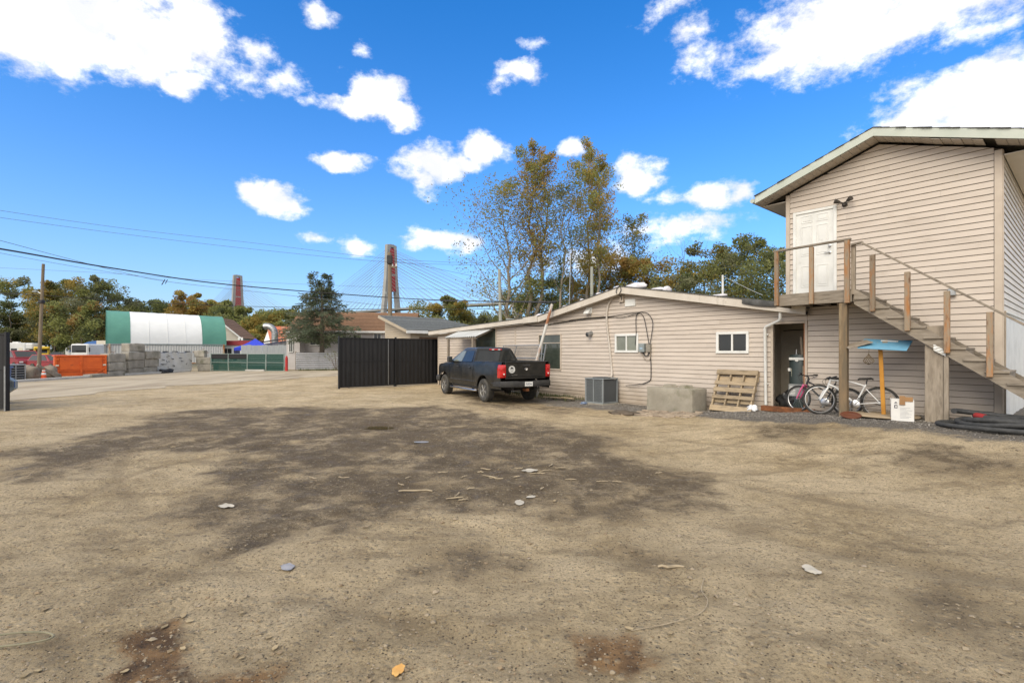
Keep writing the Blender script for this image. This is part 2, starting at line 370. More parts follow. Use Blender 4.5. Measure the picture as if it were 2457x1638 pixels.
for y in gys:
    for x in gxs:
        near = -16 < x < 14 and .5 < y < 31
        z = 0; w = 0; r_ = 0; g_ = 0
        if near:
            z = gz(x, y); e = min(1, (x + 16) / 3, (14 - x) / 3, (31 - y) / 4)
            f1 = fbm(x, y, .45, 3, 1); f2 = fbm(x, y, 2.6, 3, 2)
            z += (f1 * .05 + f2 * .030) * e
            if y < 14: z += fbm(x, y, 9, 2, 3) * .013
            wx = x + fbm(x, y, .8, 4, 4) * .75 + fbm(x, y, 5, 2, 14) * .12; wy = y + fbm(x, y, .8, 4, 5) * .75 + fbm(x, y, 5, 2, 15) * .14
            sc = .25 + .02 * y
            for i, q in enumerate(WET):
                b = bbw[i]
                if b[0] < wx < b[1] and b[2] < wy < b[3]: w = max(w, sstep(-.9 * sc, 1.5 * sc, sdist((wx, wy), q)) * (1 if i == 0 else .75))
            w *= .72 + .75 * max(-.3, min(.4, fbm(x, y, 1.1, 3, 6)))
            for i, q in enumerate(DK2):
                b = bbw[len(WET) + i]
                if b[0] < wx < b[1] and b[2] < wy < b[3]: w = max(w, .55 * sstep(-.3, .4, sdist((wx, wy), q)))
            for i, q in enumerate(RED):
                b = bbw[len(WET) + len(DK2) + i]
                if b[0] < wx < b[1] and b[2] < wy < b[3]: r_ = max(r_, sstep(-.12, .22, sdist((wx, wy), q)))
            bxl, byl = w2b(x, y)
            g_ = sstep(-2.6, -1.5, byl + fbm(x, y, 1.2, 3, 8) * .7 - sstep(-9, -4, bxl) * -.25) * sstep(-14, -10.5, bxl)
            for (px_, py_), dp, ra, rb in ((PUD, .05, .55, .42), (PUD2, .03, .3, .25)):
                d = math.hypot((x - px_) / ra, (y - py_) / rb); z -= dp * (1 - sstep(.4, 1.5, d)); w = max(w, .95 * (1 - sstep(.9, 2.0, d)))
            # wheel ruts running from the gate towards the parking place
            for k, (ra_, rb_) in enumerate((((-8.5, 17.), (6.5, 8.8)), ((-8.0, 18.6), (7., 10.)))):
                dx, dy = rb_[0] - ra_[0], rb_[1] - ra_[1]; L = math.hypot(dx, dy)
                t = ((x - ra_[0]) * dx + (y - ra_[1]) * dy) / L; q = abs(-(x - ra_[0]) * dy + (y - ra_[1]) * dx) / L + fbm(x, y, .5, 2, 9) * .5 + 1.6 * math.sin(t / L * 3.1) - 1.0 + k * .2
                if 0 < t < L: z -= .018 * math.exp(-(q / .17) ** 2)
        gv.append((x, y, z)); wet.append(w); red.append(r_); grav.append(g_)
# wheel tracks swung across the yard
gva = np.array(gv); trk = np.zeros(len(gv)); sel = np.where((gva[:, 0] > -16) & (gva[:, 0] < 14) & (gva[:, 1] > 1.5) & (gva[:, 1] < 31))[0]; P2 = gva[sel, :2]
wob = np.array([fbm(x, y, .7, 2, 41) for x, y in P2])
for cv, st_ in (([(700,900),(900,930),(1100,990),(1400,1080),(1800,1180),(2352,1260)], 1), ([(640,905),(500,960),(420,1050),(600,1180),(1000,1300),(1600,1420)], .8), ([(720,895),(1000,912),(1300,960),(1700,1012),(2100,1042),(2352,1062)], .9), ([(0,1150),(300,1060),(700,1000),(1000,1012),(1300,1100)], .9), ([(1380,1568),(1450,1400),(1500,1250),(1450,1100),(1300,1000)], .7), ([(300,1568),(600,1350),(1000,1200),(1500,1080),(1900,1030)], .8), ([(2352,1450),(1900,1350),(1500,1210),(1200,1090),(1000,985)], .7)):
    Q = gpoly(cv); Q2 = []
    for i in range(len(Q) - 1):
        a, b, c, d = [Vector(Q[max(0, min(len(Q) - 1, i + k))]) for k in (-1, 0, 1, 2)]
        for t in range(10):
            t /= 10; Q2.append(.5 * ((2 * b) + (c - a) * t + (2 * a - 5 * b + 4 * c - d) * t * t + (3 * b - a - 3 * c + d) * t ** 3))
    for off in (-.82, .82):
        dm = np.full(len(sel), 9.0)
        for i in range(len(Q2) - 1):
            a, b = Q2[i], Q2[i + 1]; e = (b - a); L2 = e.length_squared
            if L2 < 1e-6: continue
            nrm = Vector((-e.y, e.x)).normalized() * off; ax_, ay_ = a.x + nrm.x, a.y + nrm.y
            t = np.clip(((P2[:, 0] - ax_) * e.x + (P2[:, 1] - ay_) * e.y) / L2, 0, 1); dm = np.minimum(dm, np.hypot(P2[:, 0] - ax_ - t * e.x, P2[:, 1] - ay_ - t * e.y))
        v = np.exp(-((dm + wob * .10) / .14) ** 2) * st_ * np.clip(.75 + wob * 1.6, 0, 1); rim = np.exp(-((dm - .24 + wob * .08) / .09) ** 2) * st_
        trk[sel] = np.maximum(trk[sel], v); gva[sel, 2] += -.016 * v + .010 * rim
gv = [tuple(p) for p in gva]; trk = trk.tolist()
gf = [(j * nx + i, j * nx + i + 1, (j + 1) * nx + i + 1, (j + 1) * nx + i) for j in range(ny - 1) for i in range(nx - 1)]
gm = bpy.data.meshes.new('ground'); gm.from_pydata(gv, [], gf)
for nm, arr in (('wet', wet), ('red', red), ('grav', grav), ('trk', trk)):
    a = gm.attributes.new(nm, 'FLOAT', 'POINT'); a.data.foreach_set('value', arr)
gm.polygons.foreach_set('use_smooth', [True] * len(gm.polygons))
def ground_material():
    m = bpy.data.materials.new('yard_earth'); m.use_nodes = True; n, l = m.node_tree.nodes, m.node_tree.links; p = n['Principled BSDF']
    tcn = n.new('ShaderNodeTexCoord'); V = tcn.outputs['Object']
    def tex(s, d=6, ro=.6, vec=V):
        t = n.new('ShaderNodeTexNoise'); t.inputs['Scale'].default_value = s; t.inputs['Detail'].default_value = d; t.inputs['Roughness'].default_value = ro; l.new(vec, t.inputs['Vector']); return t.outputs['Fac']
    def mth(op, a, b, c=None, cl=False):
        q = n.new('ShaderNodeMath'); q.operation = op; q.use_clamp = cl
        for i, x in enumerate((a, b, c)):
            if x is None: continue
            if isinstance(x, (int, float)): q.inputs[i].default_value = x
            else: l.new(x, q.inputs[i])
        return q.outputs[0]
    def mp(x, a, b, c=0, d=1):
        q = n.new('ShaderNodeMapRange'); l.new(x, q.inputs[0])
        for i, v in enumerate((a, b, c, d)): q.inputs[i + 1].default_value = v
        return q.outputs[0]
    def mx(f, a, b, bt='MIX'):
        q = n.new('ShaderNodeMixRGB'); q.blend_type = bt
        if isinstance(f, (int, float)): q.inputs[0].default_value = f
        else: l.new(f, q.inputs[0])
        for i, x in ((1, a), (2, b)):
            if isinstance(x, tuple): q.inputs[i].default_value = (*x, 1)
            else: l.new(x, q.inputs[i])
        return q.outputs[0]
    def attr(s):
        a = n.new('ShaderNodeAttribute'); a.attribute_name = s; return a.outputs['Fac']
    fine = tex(42, 9, .75); mid = tex(6, 8, .68); big = tex(.7, 5, .55); grit = tex(190, 4, .75)
    dry = mx(mp(mid, .36, .64), (.37, .275, .152), (.66, .51, .295))
    dry = mx(mp(big, .36, .62), dry, mx(.6, dry, (.82, .66, .43)))
    dry = mx(mp(fine, .32, .50, .9, 0), dry, (.115, .080, .044))
    dry = mx(mp(fine, .57, .70, 0, .65), dry, (.60, .50, .35))
    sv_ = n.new('ShaderNodeVectorMath'); sv_.operation = 'MULTIPLY'; l.new(V, sv_.inputs[0]); sv_.inputs[1].default_value = (.5, 1.5, 1)
    dry = mx(mp(tex(1.9, 7, .66, sv_.outputs[0]), .52, .64, 0, .42), dry, (.16, .115, .064))
    wetc = mx(mp(mid, .35, .65), (.088, .063, .035), (.165, .121, .071))
    wetc = mx(mp(fine, .57, .70, 0, .8), wetc, (.28, .23, .165))
    wetc = mx(mp(tex(3.3, 7, .68), .53, .66, 0, .7), wetc, (.22, .175, .115))
    vor = n.new('ShaderNodeTexVoronoi'); vor.inputs['Scale'].default_value = 16; l.new(V, vor.inputs['Vector'])
    w0 = attr('wet'); wbreak = mth('ADD', mth('ADD', mth('MULTIPLY', mth('SUBTRACT', mid, .5), 1.3), mth('MULTIPLY', mth('SUBTRACT', fine, .5), 1.5)), mth('MULTIPLY', mth('SUBTRACT', tex(2.2, 6, .6), .5), 1.1))
    wf = mp(mth('ADD', w0, mth('MULTIPLY', wbreak, mp(w0, 0, .3, 0, 1.3))), .14, .80)
    c = mx(wf, dry, wetc)
    c = mx(mp(mth('ADD', attr('trk'), mth('MULTIPLY', mth('SUBTRACT', mid, .5), 1.2)), .25, .9, 0, .5), c, mx(wf, (.20, .148, .085), (.085, .062, .036)))
    c = mx(mp(tex(.33, 4, .6), .40, .62, .18, 0), c, (.17, .125, .072))
    r0 = attr('red'); rf = mp(mth('ADD', r0, mth('MULTIPLY', wbreak, mp(r0, 0, .3, 0, .9))), .12, .55, 0, .9)
    c = mx(rf, c, mx(mp(tex(4, 6, .65), .40, .58), (.085, .040, .016), (.33, .185, .075)))
    g0 = attr('grav'); gvor = n.new('ShaderNodeTexVoronoi'); gvor.inputs['Scale'].default_value = 34; l.new(V, gvor.inputs['Vector'])
    gcol = mx(mp(gvor.outputs['Distance'], .1, .6), mx(gvor.outputs['Color'], (.33, .30, .26), (.17, .155, .135), 'MIX'), (.035, .032, .028))
    gcol = mx(.55, gcol, (.27, .24, .20))
    gf_ = mp(mth('ADD', g0, mth('MULTIPLY', mth('SUBTRACT', mid, .5), 1.1)), .3, .65)
    c = mx(gf_, c, gcol)
    pv = n.new('ShaderNodeTexVoronoi'); pv.inputs['Scale'].default_value = 48; pv.inputs['Randomness'].default_value = 1; l.new(V, pv.inputs['Vector'])
    sc_ = n.new('ShaderNodeSeparateColor'); l.new(pv.outputs['Color'], sc_.inputs[0])
    peb = mth('MULTIPLY', mp(pv.outputs['Distance'], .30, .18, 0, 1), mp(sc_.outputs[0], .74, .76)); pit = mth('MULTIPLY', mp(pv.outputs['Distance'], .38, .2, 0, 1), mp(sc_.outputs[0], .20, .18))
    pv2 = n.new('ShaderNodeTexVoronoi'); pv2.inputs['Scale'].default_value = 15; l.new(V, pv2.inputs['Vector']); sc2 = n.new('ShaderNodeSeparateColor'); l.new(pv2.outputs['Color'], sc2.inputs[0])
    clod = mth('MULTIPLY', mp(mth('ADD', pv2.outputs['Distance'], mth('MULTIPLY', mth('SUBTRACT', fine, .5), .5)), .42, .22, 0, 1), mp(sc2.outputs[0], .45, .42))
    c = mx(mth('MULTIPLY', clod, .38), c, mx(sc2.outputs[1], (.10, .075, .045), (.55, .45, .30)))
    c = mx(mth('MULTIPLY', peb, .75), c, mx(sc_.outputs[1], (.30, .25, .175), (.62, .54, .40))); c = mx(mth('MULTIPLY', pit, .8), c, (.07, .05, .03))
    # land beyond the yard
    sx = n.new('ShaderNodeSeparateXYZ'); l.new(V, sx.inputs[0])
    far = mth('MAXIMUM', mp(sx.outputs[1], 34, 60), mp(mth('ABSOLUTE', sx.outputs[0], 0), 30, 44))
    c = mx(far, c, mx(mp(tex(.06, 6, .6), .4, .6), (.17, .15, .115), (.085, .09, .045)))
    l.new(c, p.inputs['Base Color'])
    rgh = mth('SUBTRACT', .95, mth('MULTIPLY', wf, mp(tex(3.1, 5, .6), .52, .70, .0, .45)))
    l.new(rgh, p.inputs['Roughness']); p.inputs['Specular IOR Level'].default_value = .35
    hgt = mth('ADD', mth('MULTIPLY', fine, .9), mth('ADD', mth('MULTIPLY', mid, 1.6), mth('MULTIPLY', grit, .4)))
    hgt = mth('ADD', hgt, mth('ADD', mth('MULTIPLY', clod, .5), mth('SUBTRACT', mth('MULTIPLY', peb, .5), mth('MULTIPLY', pit, .6))))
    hgt = mth('ADD', hgt, mth('MULTIPLY', mth('MULTIPLY', gvor.outputs['Distance'], -1.2), g0))
    b = n.new('ShaderNodeBump'); b.inputs['Distance'].default_value = .05; l.new(hgt, b.inputs['Height']); l.new(b.outputs[0], p.inputs['Normal'])
    return m
gm.materials.append(ground_material())
ground = link(bpy.data.objects.new('ground', gm)); tag(ground, kind='structure')
GB = {}
def gzz(X, Y):
    """ground height as built (bilinear)"""
    i = max(0, min(nx - 2, int(np.searchsorted(gxs, X)) - 1)); j = max(0, min(ny - 2, int(np.searchsorted(gys, Y)) - 1))
    tx = (X - gxs[i]) / (gxs[i + 1] - gxs[i]); ty = (Y - gys[j]) / (gys[j + 1] - gys[j])
    q = lambda a, b: gv[b * nx + a][2]
    return (q(i, j) * (1 - tx) + q(i + 1, j) * tx) * (1 - ty) + (q(i, j + 1) * (1 - tx) + q(i + 1, j + 1) * tx) * ty
# puddle
WATER = mat('muddy_water', (.085, .062, .022), rough=.06, spec=.5)
def puddle(c, ra, rb, seed, dz):
    m = MB(); pts = []
    for k in range(40):
        a = 2 * math.pi * k / 40; q = 1 + .22 * mnoise.noise((math.cos(a) * 1.5 + seed, math.sin(a) * 1.5, seed))
        pts.append((c[0] + ra * q * math.cos(a), c[1] + rb * q * math.sin(a), dz))
    m.add([(c[0], c[1], dz)] + pts, [(0, 1 + k, 1 + (k + 1) % 40) for k in range(40)])
    return tag(m.build('puddle', WATER), kind='structure')
puddle(PUD, .42, .22, 1.3, gzz(*PUD) + .014); puddle(PUD2, .16, .08, 4.1, gzz(*PUD2) + .010).data.materials[0] = mat('shallow_water', (.25, .23, .20), rough=.28, spec=.5)
# ------------------------------------------------------------------ road along the yard, with its curb on the far side
ROADM = mat('dusty_asphalt', (.36, .30, .215), (.47, .395, .28), 2.2, .9, bump=.02, bscale=24, col3=(.24, .19, .125), s3=.55, t3=(.46, .68), stretch=(1.6, .35, 1))
rl = [(-27.4, 4), (-27.4, 20), (-27.3, 34), (-26.8, 41.2), (-21, 41.6), (-13, 50), (-6, 62), (10, 86)]
rr = [(-17.2, 4), (-17.6, 17), (-17.2, 22), (-16.1, 26), (-14.4, 30), (-11.4, 36), (-3, 48), (16, 78)]
def dens(pl, k=14):
    out = []
    for i in range(len(pl) - 1):
        for t in range(k): out.append((pl[i][0] + (pl[i + 1][0] - pl[i][0]) * t / k, pl[i][1] + (pl[i + 1][1] - pl[i][1]) * t / k))
    return out + [pl[-1]]
m = MB(); a_, b_ = dens(rl), dens(rr)
rows = []
for i in range(len(a_)):
    ja = fbm(*a_[i], .9, 3, 21) * .15; jb = fbm(*b_[i], .5, 3, 22) * 1.5
    rows.append([(a_[i][0] + ja, a_[i][1], .02), ((a_[i][0] + b_[i][0]) / 2, (a_[i][1] + b_[i][1]) / 2, .045), (b_[i][0] + jb, b_[i][1], .012)])
m.grid([r[::-1] for r in rows]); tag(m.build('road', ROADM, None, 60), kind='structure')
cu = MB()
cp = [(-27.6, 4), (-27.6, 20), (-27.45, 34), (-27.0, 41.2)]
for i in range(len(cp) - 1): cu.beam((*cp[i], .06), (*cp[i + 1], .06), .22, .2, .03)
tag(cu.build('curb', CURB), 'low pale concrete curb along the road in front of the storage lot', 'curb', kind='structure')
# loose stones on the yard (too many to count)
STONE = mat('yard_stones', (.20, .16, .105), (.31, .255, .18), 1.4, .9, bump=.002, rnd=0)
STONEG = mat('grey_gravel', (.19, .175, .155), (.36, .33, .29), 9.0, .9)
def stones(name, pts, material):
    m = MB(); rn = random.Random(5)
    for x, y, s in pts:
        z = gzz(x, y); a = rn.uniform(0, 6.28); c, d = math.cos(a), math.sin(a); f = rn.uniform(.6, 1); e = rn.uniform(.4, .7)
        q = [(s, 0, 0), (.1 * s, s * f, .1 * s), (-s, .2 * s, 0), (-.1 * s, -s * f, .05 * s), (.15 * s, .1 * s, s * e), (.4 * s, -.4 * s, s * e * .7), (0, 0, -s * .5)]
        vs = [(x + p[0] * c - p[1] * d, y + p[0] * d + p[1] * c, z + p[2] + s * .1) for p in q]
        m.add(vs, [(0, 1, 4), (1, 2, 4), (2, 3, 4), (3, 5, 4), (3, 0, 5), (0, 4, 5), (1, 0, 6), (2, 1, 6), (3, 2, 6), (0, 3, 6)])
    return tag(m.build(name, material, None, 50), kind='stuff')
rn = random.Random(3); pts = []
while len(pts) < 17000:
    y = 2.2 + 15 * rn.random() ** 1.7; x = rn.uniform(-1.15, 1.15) * y
    if -14 < x < 12 and w2b(x, y)[1] < -.3 and fbm(x, y, .6, 3, 31) + rn.uniform(-.35, .35) > -.05: pts.append((x, y, .004 + .011 * rn.random() ** 3 + (.02 if rn.random() < .012 else 0)))
stones('pebbles', pts[:9000], STONE)
stones('soil_clods', [(x, y, s * .9) for x, y, s in pts[9000:]], mat('soil_clod', (.17, .125, .075), (.26, .195, .12), 3, .95))
pts = []
while len(pts) < 9000:
    bx_, by_ = rn.uniform(-10.5, 3), -rn.uniform(.05, 2.6)
    x, y = b2w(bx_, by_)
    if rn.random() < sstep(-2.6, -1.2, by_ + fbm(x, y, 1.2, 3, 8) * .7): pts.append((x, y, .008 + .012 * rn.random() ** 2))
stones('gravel', pts, STONEG)
# ================================================================== SIDING
def clip_band(poly, z0, z1):
    def half(p, keep, val):
        out = []
        for i in range(len(p)):
            a, b = p[i], p[(i + 1) % len(p)]; ka, kb = keep(a[1]), keep(b[1])
            if ka: out.append(a)
            if ka != kb:
                t = (val - a[1]) / (b[1] - a[1]); out.append((a[0] + (b[0] - a[0]) * t, val))
        return out
    p = half(poly, lambda z: z >= z0, z0)
    return half(p, lambda z: z <= z1, z1) if p else p
def clip_x(poly, x0, x1):
    q = clip_band([(b, a) for a, b in poly], x0, x1) if poly else poly
    return [(b, a) for a, b in q]
def board(parent, poly, zb, e, material, side=False, out=.022, name='siding_board'):
    """one clapboard: poly (x, z) leaning out at its lower edge"""
    P = []
    for p in poly:
        if not P or math.hypot(p[0] - P[-1][0], p[1] - P[-1][1]) > 1e-4: P.append(p)
    if len(P) > 2 and math.hypot(P[0][0] - P[-1][0], P[0][1] - P[-1][1]) < 1e-4: P.pop()
    if len(P) < 3: return
    ar = abs(sum(P[i][0] * P[(i + 1) % len(P)][1] - P[(i + 1) % len(P)][0] * P[i][1] for i in range(len(P)))) / 2
    if ar < .0012: return
    n = len(P); fr = [-(out * (1 - .8 * (z - zb) / e)) for x, z in P]
    vs = [(x, y, z) for (x, z), y in zip(P, fr)] + [(x, .012, z) for x, z in P]
    if side: vs = [(-y, x, z) for x, y, z in vs]
    fs = [tuple(range(n)), tuple(range(n, 2 * n))[::-1]] + [(i, n + i, n + (i + 1) % n, (i + 1) % n) for i in range(n)]
    MB().add(vs, fs).build(name, material, parent)
def siding(parent, poly, z0, e, holes, material, seam=3.66, side=False, rn=random.Random(4)):
    za = max(p[1] for p in poly); xa, xb = min(p[0] for p in poly), max(p[0] for p in poly); k = 0
    while z0 + k * e < za:
        b0, b1 = z0 + k * e, z0 + (k + 1) * e - .011; k += 1
        band = clip_band(poly, b0, b1)
        if len(band) < 3: continue
        cuts = {xa, xb}
        off = rn.uniform(.4, seam); x = xa + off
        while x < xb - .3: cuts.add(x); x += seam
        hs_ = [h for h in holes if h[3] > b0 and h[2] < b1]
        for h in hs_: cuts.add(h[0]); cuts.add(h[1])
        cs = sorted(cuts)
        for i in range(len(cs) - 1):
            x0, x1 = cs[i], cs[i + 1]
            if x1 - x0 < .004: continue
            piece = clip_x(band, x0, x1 - .0015)
            if len(piece) < 3: continue
            mid = (x0 + x1) / 2; inside = [h for h in hs_ if h[0] < mid < h[1]]
            if inside:
                h = inside[0]
                for q in (clip_band(piece, b0, min(b1, h[2])) if h[2] > b0 + .01 else [], clip_band(piece, max(b0, h[3]), b1) if h[3] < b1 - .01 else []):
                    if len(q) > 2: board(parent, q, b0, e, material, side)
            else: board(parent, piece, b0, e, material, side)
def slider(parent, x0, x1, z0, z1, fw=.07, glass=GLASS, y=0.0, mull=True, frame=WHITE):
    w = MB(); yo, yi = y - .045, y + .03
    w.bx(x0, x1, yo, yi, z1 - fw, z1, .006); w.bx(x0, x1, yo - .012, yi, z0, z0 + fw, .006)
    w.bx(x0, x0 + fw, yo + .002, yi, z0 + fw, z1 - fw, .006); w.bx(x1 - fw, x1, yo + .002, yi, z0 + fw, z1 - fw, .006)
    o = w.build('window', frame, parent); g = fw - .004; mid = (x0 + x1) / 2
    if mull:
        MB().bx(mid - .025, mid + .025, yo + .008, yi, z0 + fw, z1 - fw, .004).build('mullion', frame, o)
        for a, b, d in ((x0 + g, mid - .02, .008), (mid + .02, x1 - g, .0)):
            MB().bx(a, b, y - .006 + d, y + .004 + d, z0 + g, z1 - g).build('pane', glass, o)
    else: MB().bx(x0 + g, x1 - g, y - .004, y + .006, z0 + g, z1 - g).build('pane', glass, o)
    return o
# ================================================================== TWO-STOREY BUILDING
E1 = .131; Z0 = .32
big = Bf('two_storey_building', 'two storey building clad in beige siding with white upper door and gable roof', 'building')
BDX = -3.95; DEP = 9.0
SL = .356; RX, RZ = -1.985, 6.73
WT = lambda x: RZ - .26 - SL * abs(x - RX)
core = MB()
core.prism([(BDX, 2.75), (BDX, WT(BDX)), (RX, WT(RX)), (0, WT(0)), (0, -.1), (-3.44, -.1), (-3.44, 2.75)], MXZ, -DEP, -.016)
core.build('wall', mat('shadow_gap', (.035, .028, .02), rough=.9), big)
dz0, dz1, dx0, dx1 = 3.17, 5.22, -3.715, -2.885
siding(big, [(BDX + .09, Z0), (-.11, Z0), (-.11, WT(-.11)), (RX, WT(RX)), (BDX + .09, WT(BDX + .09))], Z0, E1,
       [(dx0 - .07, dx1 + .07, dz0 - .3, dz1 + .075), (BDX, -3.45, 0, 2.78)], SID, 3.2)
siding(big, [(.11, 2.58), (DEP, 2.58), (DEP, WT(0)), (.11, WT(0))], 2.58, E1, [], SIDW, 3.66, side=True)
MB().bx(-.105, .012, -.026, .01, Z0, WT(0) - .02, .006).bx(-.01, .026, .0105, .105, Z0, WT(0) - .02, .006).build('corner_trim', TRIM, big)
MB().bx(BDX - .012, BDX + .085, -.026, .012, 2.8, WT(BDX), .006).build('corner_trim', TRIM, big)
# white lower panel on the side wall, with its dark jamb
MB().bx(.004, .03, .16, DEP, Z0, 2.54, .004).build('white_side_panel', WHITE, big)
MB().bx(.002, .05, .105, .155, Z0, 2.58, .006).build('side_jamb', WOOD, big)
MB().bx(.003, .06, .155, 5.0, 2.54, 2.575, .004).build('side_trim', WHITE, big)
# door with frame, six panels, knob and lever
door = MB().bx(dx0, dx1, -.012, .012, dz0, dz1).build('door', WHITE, big)
m = MB()
m.bx(dx0 - .07, dx0, -.04, .0, dz0 - .02, dz1 + .07, .005).bx(dx1, dx1 + .07, -.04, .0, dz0 - .02, dz1 + .07, .005).bx(dx0, dx1, -.038, .0, dz1, dz1 + .068, .005)
m.build('frame', WHITE, door)
dw = (dx1 - dx0)
for cx_ in (dx0 + dw * .29, dx0 + dw * .71):
    for a, b in ((.10, .36), (.48, .84), (.88, .97)):
        za, zb = dz0 + (dz1 - dz0) * a, dz0 + (dz1 - dz0) * b
        q = MB()
        for x0, x1, z0, z1 in ((cx_ - .13, cx_ + .13, za, za + .02), (cx_ - .13, cx_ + .13, zb - .02, zb), (cx_ - .13, cx_ - .11, za + .02, zb - .02), (cx_ + .11, cx_ + .13, za + .02, zb - .02)):
            q.bx(x0, x1, -.020, -.011, z0, z1, .004)
        q.bx(cx_ - .09, cx_ + .09, -.019, -.011, za + .045, zb - .045, .007).build('panel', WHITE, door)
MB().lathe([(.0, 0), (.032, .0), (.032, .012), (.014, .016), (.014, .04), (.028, .05), (.028, .066), (.0, .07)], M=rotM('X', R(90), (dx1 - .075, -.012, 4.33)), n=14).build('deadbolt', CHROME, door, 40)
MB().lathe([(.0, 0), (.034, .0), (.034, .012), (.013, .016), (.013, .05), (.0, .052)], M=rotM('X', R(90), (dx1 - .075, -.012, 4.17)), n=14).bx(dx1 - .19, dx1 - .065, -.066, -.05, 4.16, 4.182, .006).build('handle', CHROME, door, 40)
# gable roof: deck, shingle courses, rake fascia, soffit panels, eave fascia, gutter
YO = -.45; RT = .55
def roof_side(s):
    xe = RX + s * (2.565 if s < 0 else 2.565)
    p = lambda d: (RX + s * d, RZ - SL * d)
    n = 18; L = 2.565
    rd = MB(); (xa, za), (xb, zb) = p(0), p(L)
    rd.prism([(xa, za - .07), (xb, zb - .07), (xb, zb - .005), (xa, za - .005)][::-1 if s < 0 else 1], MXZ, -DEP - .3, -YO - .032)
    rd.build('roof_deck', SOFF, big)
    rn = random.Random(8 + s)
    for i in range(n):
        d0, d1 = max(0, L * i / n - .02), L * (i + 1) / n + .012
        (xa, za), (xb, zb) = p(d0), p(d1); j = rn.uniform(-.012, .03)
        q = MB(); q.prism([(xa, za - .002), (xb, zb + .004), (xb, zb + .018), (xa, za + .010)][::-1 if s < 0 else 1], MXZ, -DEP - .3, -YO + .015 + j)
        q.build('shingle_course', SHING, big)
    (xa, za), (xb, zb) = p(0), p(L); h = .185
    MB().prism([(xa, za - h), (xb, zb - h), (xb, zb - .003), (xa, za - .003)][::-1 if s < 0 else 1], MXZ, -YO - .03, -YO).build('rake_fascia', FASCG, big)
    k = 16
    for i in range(k):
        if s > 0 and i == 11: continue                     # a soffit panel is missing
        d0, d1 = L * i / k + .004, L * (i + 1) / k - .004; (xa, za), (xb, zb) = p(d0), p(d1); dr = .02 * rn.random() if s > 0 and 4 < i < 12 else 0
        MB().prism([(xa, za - .20 - dr), (xb, zb - .20 - dr), (xb, zb - .188 - dr), (xa, za - .188 - dr)][::-1 if s < 0 else 1], MXZ, -.0, -YO - .033).build('soffit_panel', SOFF, big)
    xb, zb = p(L)
    MB().bx(xb - .012, xb + .012, YO - .0, DEP, zb - .185, zb - .01, .003).build('eave_fascia', FASCG, big)
    MB().bx(min(xb, -3.95 if s < 0 else .02) + .015, max(xb, -3.95 if s < 0 else .02) - .015, -.02, DEP, zb - .20, zb - .185).build('eave_soffit', SIDW, big)
    g = MB(); gx = xb + s * .075
    g.tube([(gx, YO + .01, zb - .10), (gx, DEP, zb - .12)], .06, 10).build('gutter', FASCG, big, 40)
roof_side(-1); roof_side(1)
# twin floodlight over the door and a vent hood lower down
fl = MB().lathe([(.0, 0), (.055, 0), (.06, .03), (.035, .05), (.03, .08), (.0, .085)], M=rotM('X', R(90), (-2.645, -.018, 5.255)), n=12).build('floodlight', mat('bronze_metal', (.045, .038, .032), rough=.5), big, 40)
for s in (-1, 1):
    a = Vector((-2.645, -.09, 5.27)); b = a + Vector((s * .17, -.10, .07))
    MB().tube([a, a + (b - a) * .35, a + (b - a) * .5, b], [.014, .016, .035, .06], 10).build('lamp_head', MATS['bronze_metal'], fl, 40)
MB().bx(-.80, -.67, -.10, 0, 2.94, 3.08, .02).bx(-.81, -.66, -.115, -.02, 2.93, 2.96, .008).build('vent_hood', STEEL, big, 30)
# ================================================================== LOW GABLED BUILDING
low = Bf('low_gabled_building', 'long single storey building with beige siding and shallow gable roof', 'building')
PX, PZ = -9.0, 3.92
def ztop(x):
    if x > PX: return PZ - .183 * (x - PX)
    if x > -13.04: return PZ - .193 * (PX - x)
    return 3.14 - .0405 * (-13.04 - x)
def zw(x): return ztop(x) - .235
LX, RXE = -21.0, -3.45
DW = (-4.27, -3.515, .2, 2.48)                               # doorway
core = MB()
prof = [(LX, -.1), (LX, zw(LX)), (-13.04, zw(-13.04)), (PX, zw(PX)), (RXE, zw(RXE))]
def slab(m, xa, xb, za, zb_a, zb_b): m.prism([(xa, za), (xb, za), (xb, zb_b), (xa, zb_a)], MXZ, -.12, -.016)
slab(core, LX, -13.04, -.1, zw(LX), zw(-13.04)); slab(core, -13.04, PX, -.1, zw(-13.04), zw(PX)); slab(core, PX, DW[0], -.1, zw(PX), zw(DW[0]))
slab(core, DW[0], RXE, DW[3], zw(DW[0]), zw(RXE)); slab(core, DW[1], RXE, -.1, DW[3], DW[3])
core.bx(LX, LX + .12, .12, 9, -.1, zw(LX)); core.bx(LX, -3.9, 8.9, 9, -.1, 2.7)
core.build('wall', MATS['shadow_gap'], low)
W1 = (-5.83, -4.90, 1.71, 2.32); W2 = (-9.45, -8.49, 1.72, 2.35); W3 = (-13.30, -12.02, 1.03, 2.44); W4 = (-17.65, -16.04, .9, 2.80)
holes = [W1, W2, W3, W4, (DW[0] - .06, DW[1] + .06, -.2, DW[3] + .07)]
siding(low, [(LX + .08, -.08), (-14.80, -.08), (-14.80, zw(-14.8)), (LX + .08, zw(LX + .08))], -.08, E1, holes, SID)
siding(low, [(-14.70, -.08), (-13.04, -.08), (-13.04, zw(-13.04)), (-14.70, zw(-14.7))], -.08, E1, holes, SID)
siding(low, [(-13.04, -.08), (RXE, -.08), (RXE, zw(RXE)), (PX, zw(PX)), (-13.04, zw(-13.04))], -.08, E1, holes, SID)
MB().bx(-14.795, -14.705, -.028, .012, -.08, zw(-14.75), .006).build('corner_trim', TRIM, low)
MB().bx(LX - .01, LX + .075, -.028, .012, -.08, zw(LX), .006).build('corner_trim', TRIM, low)
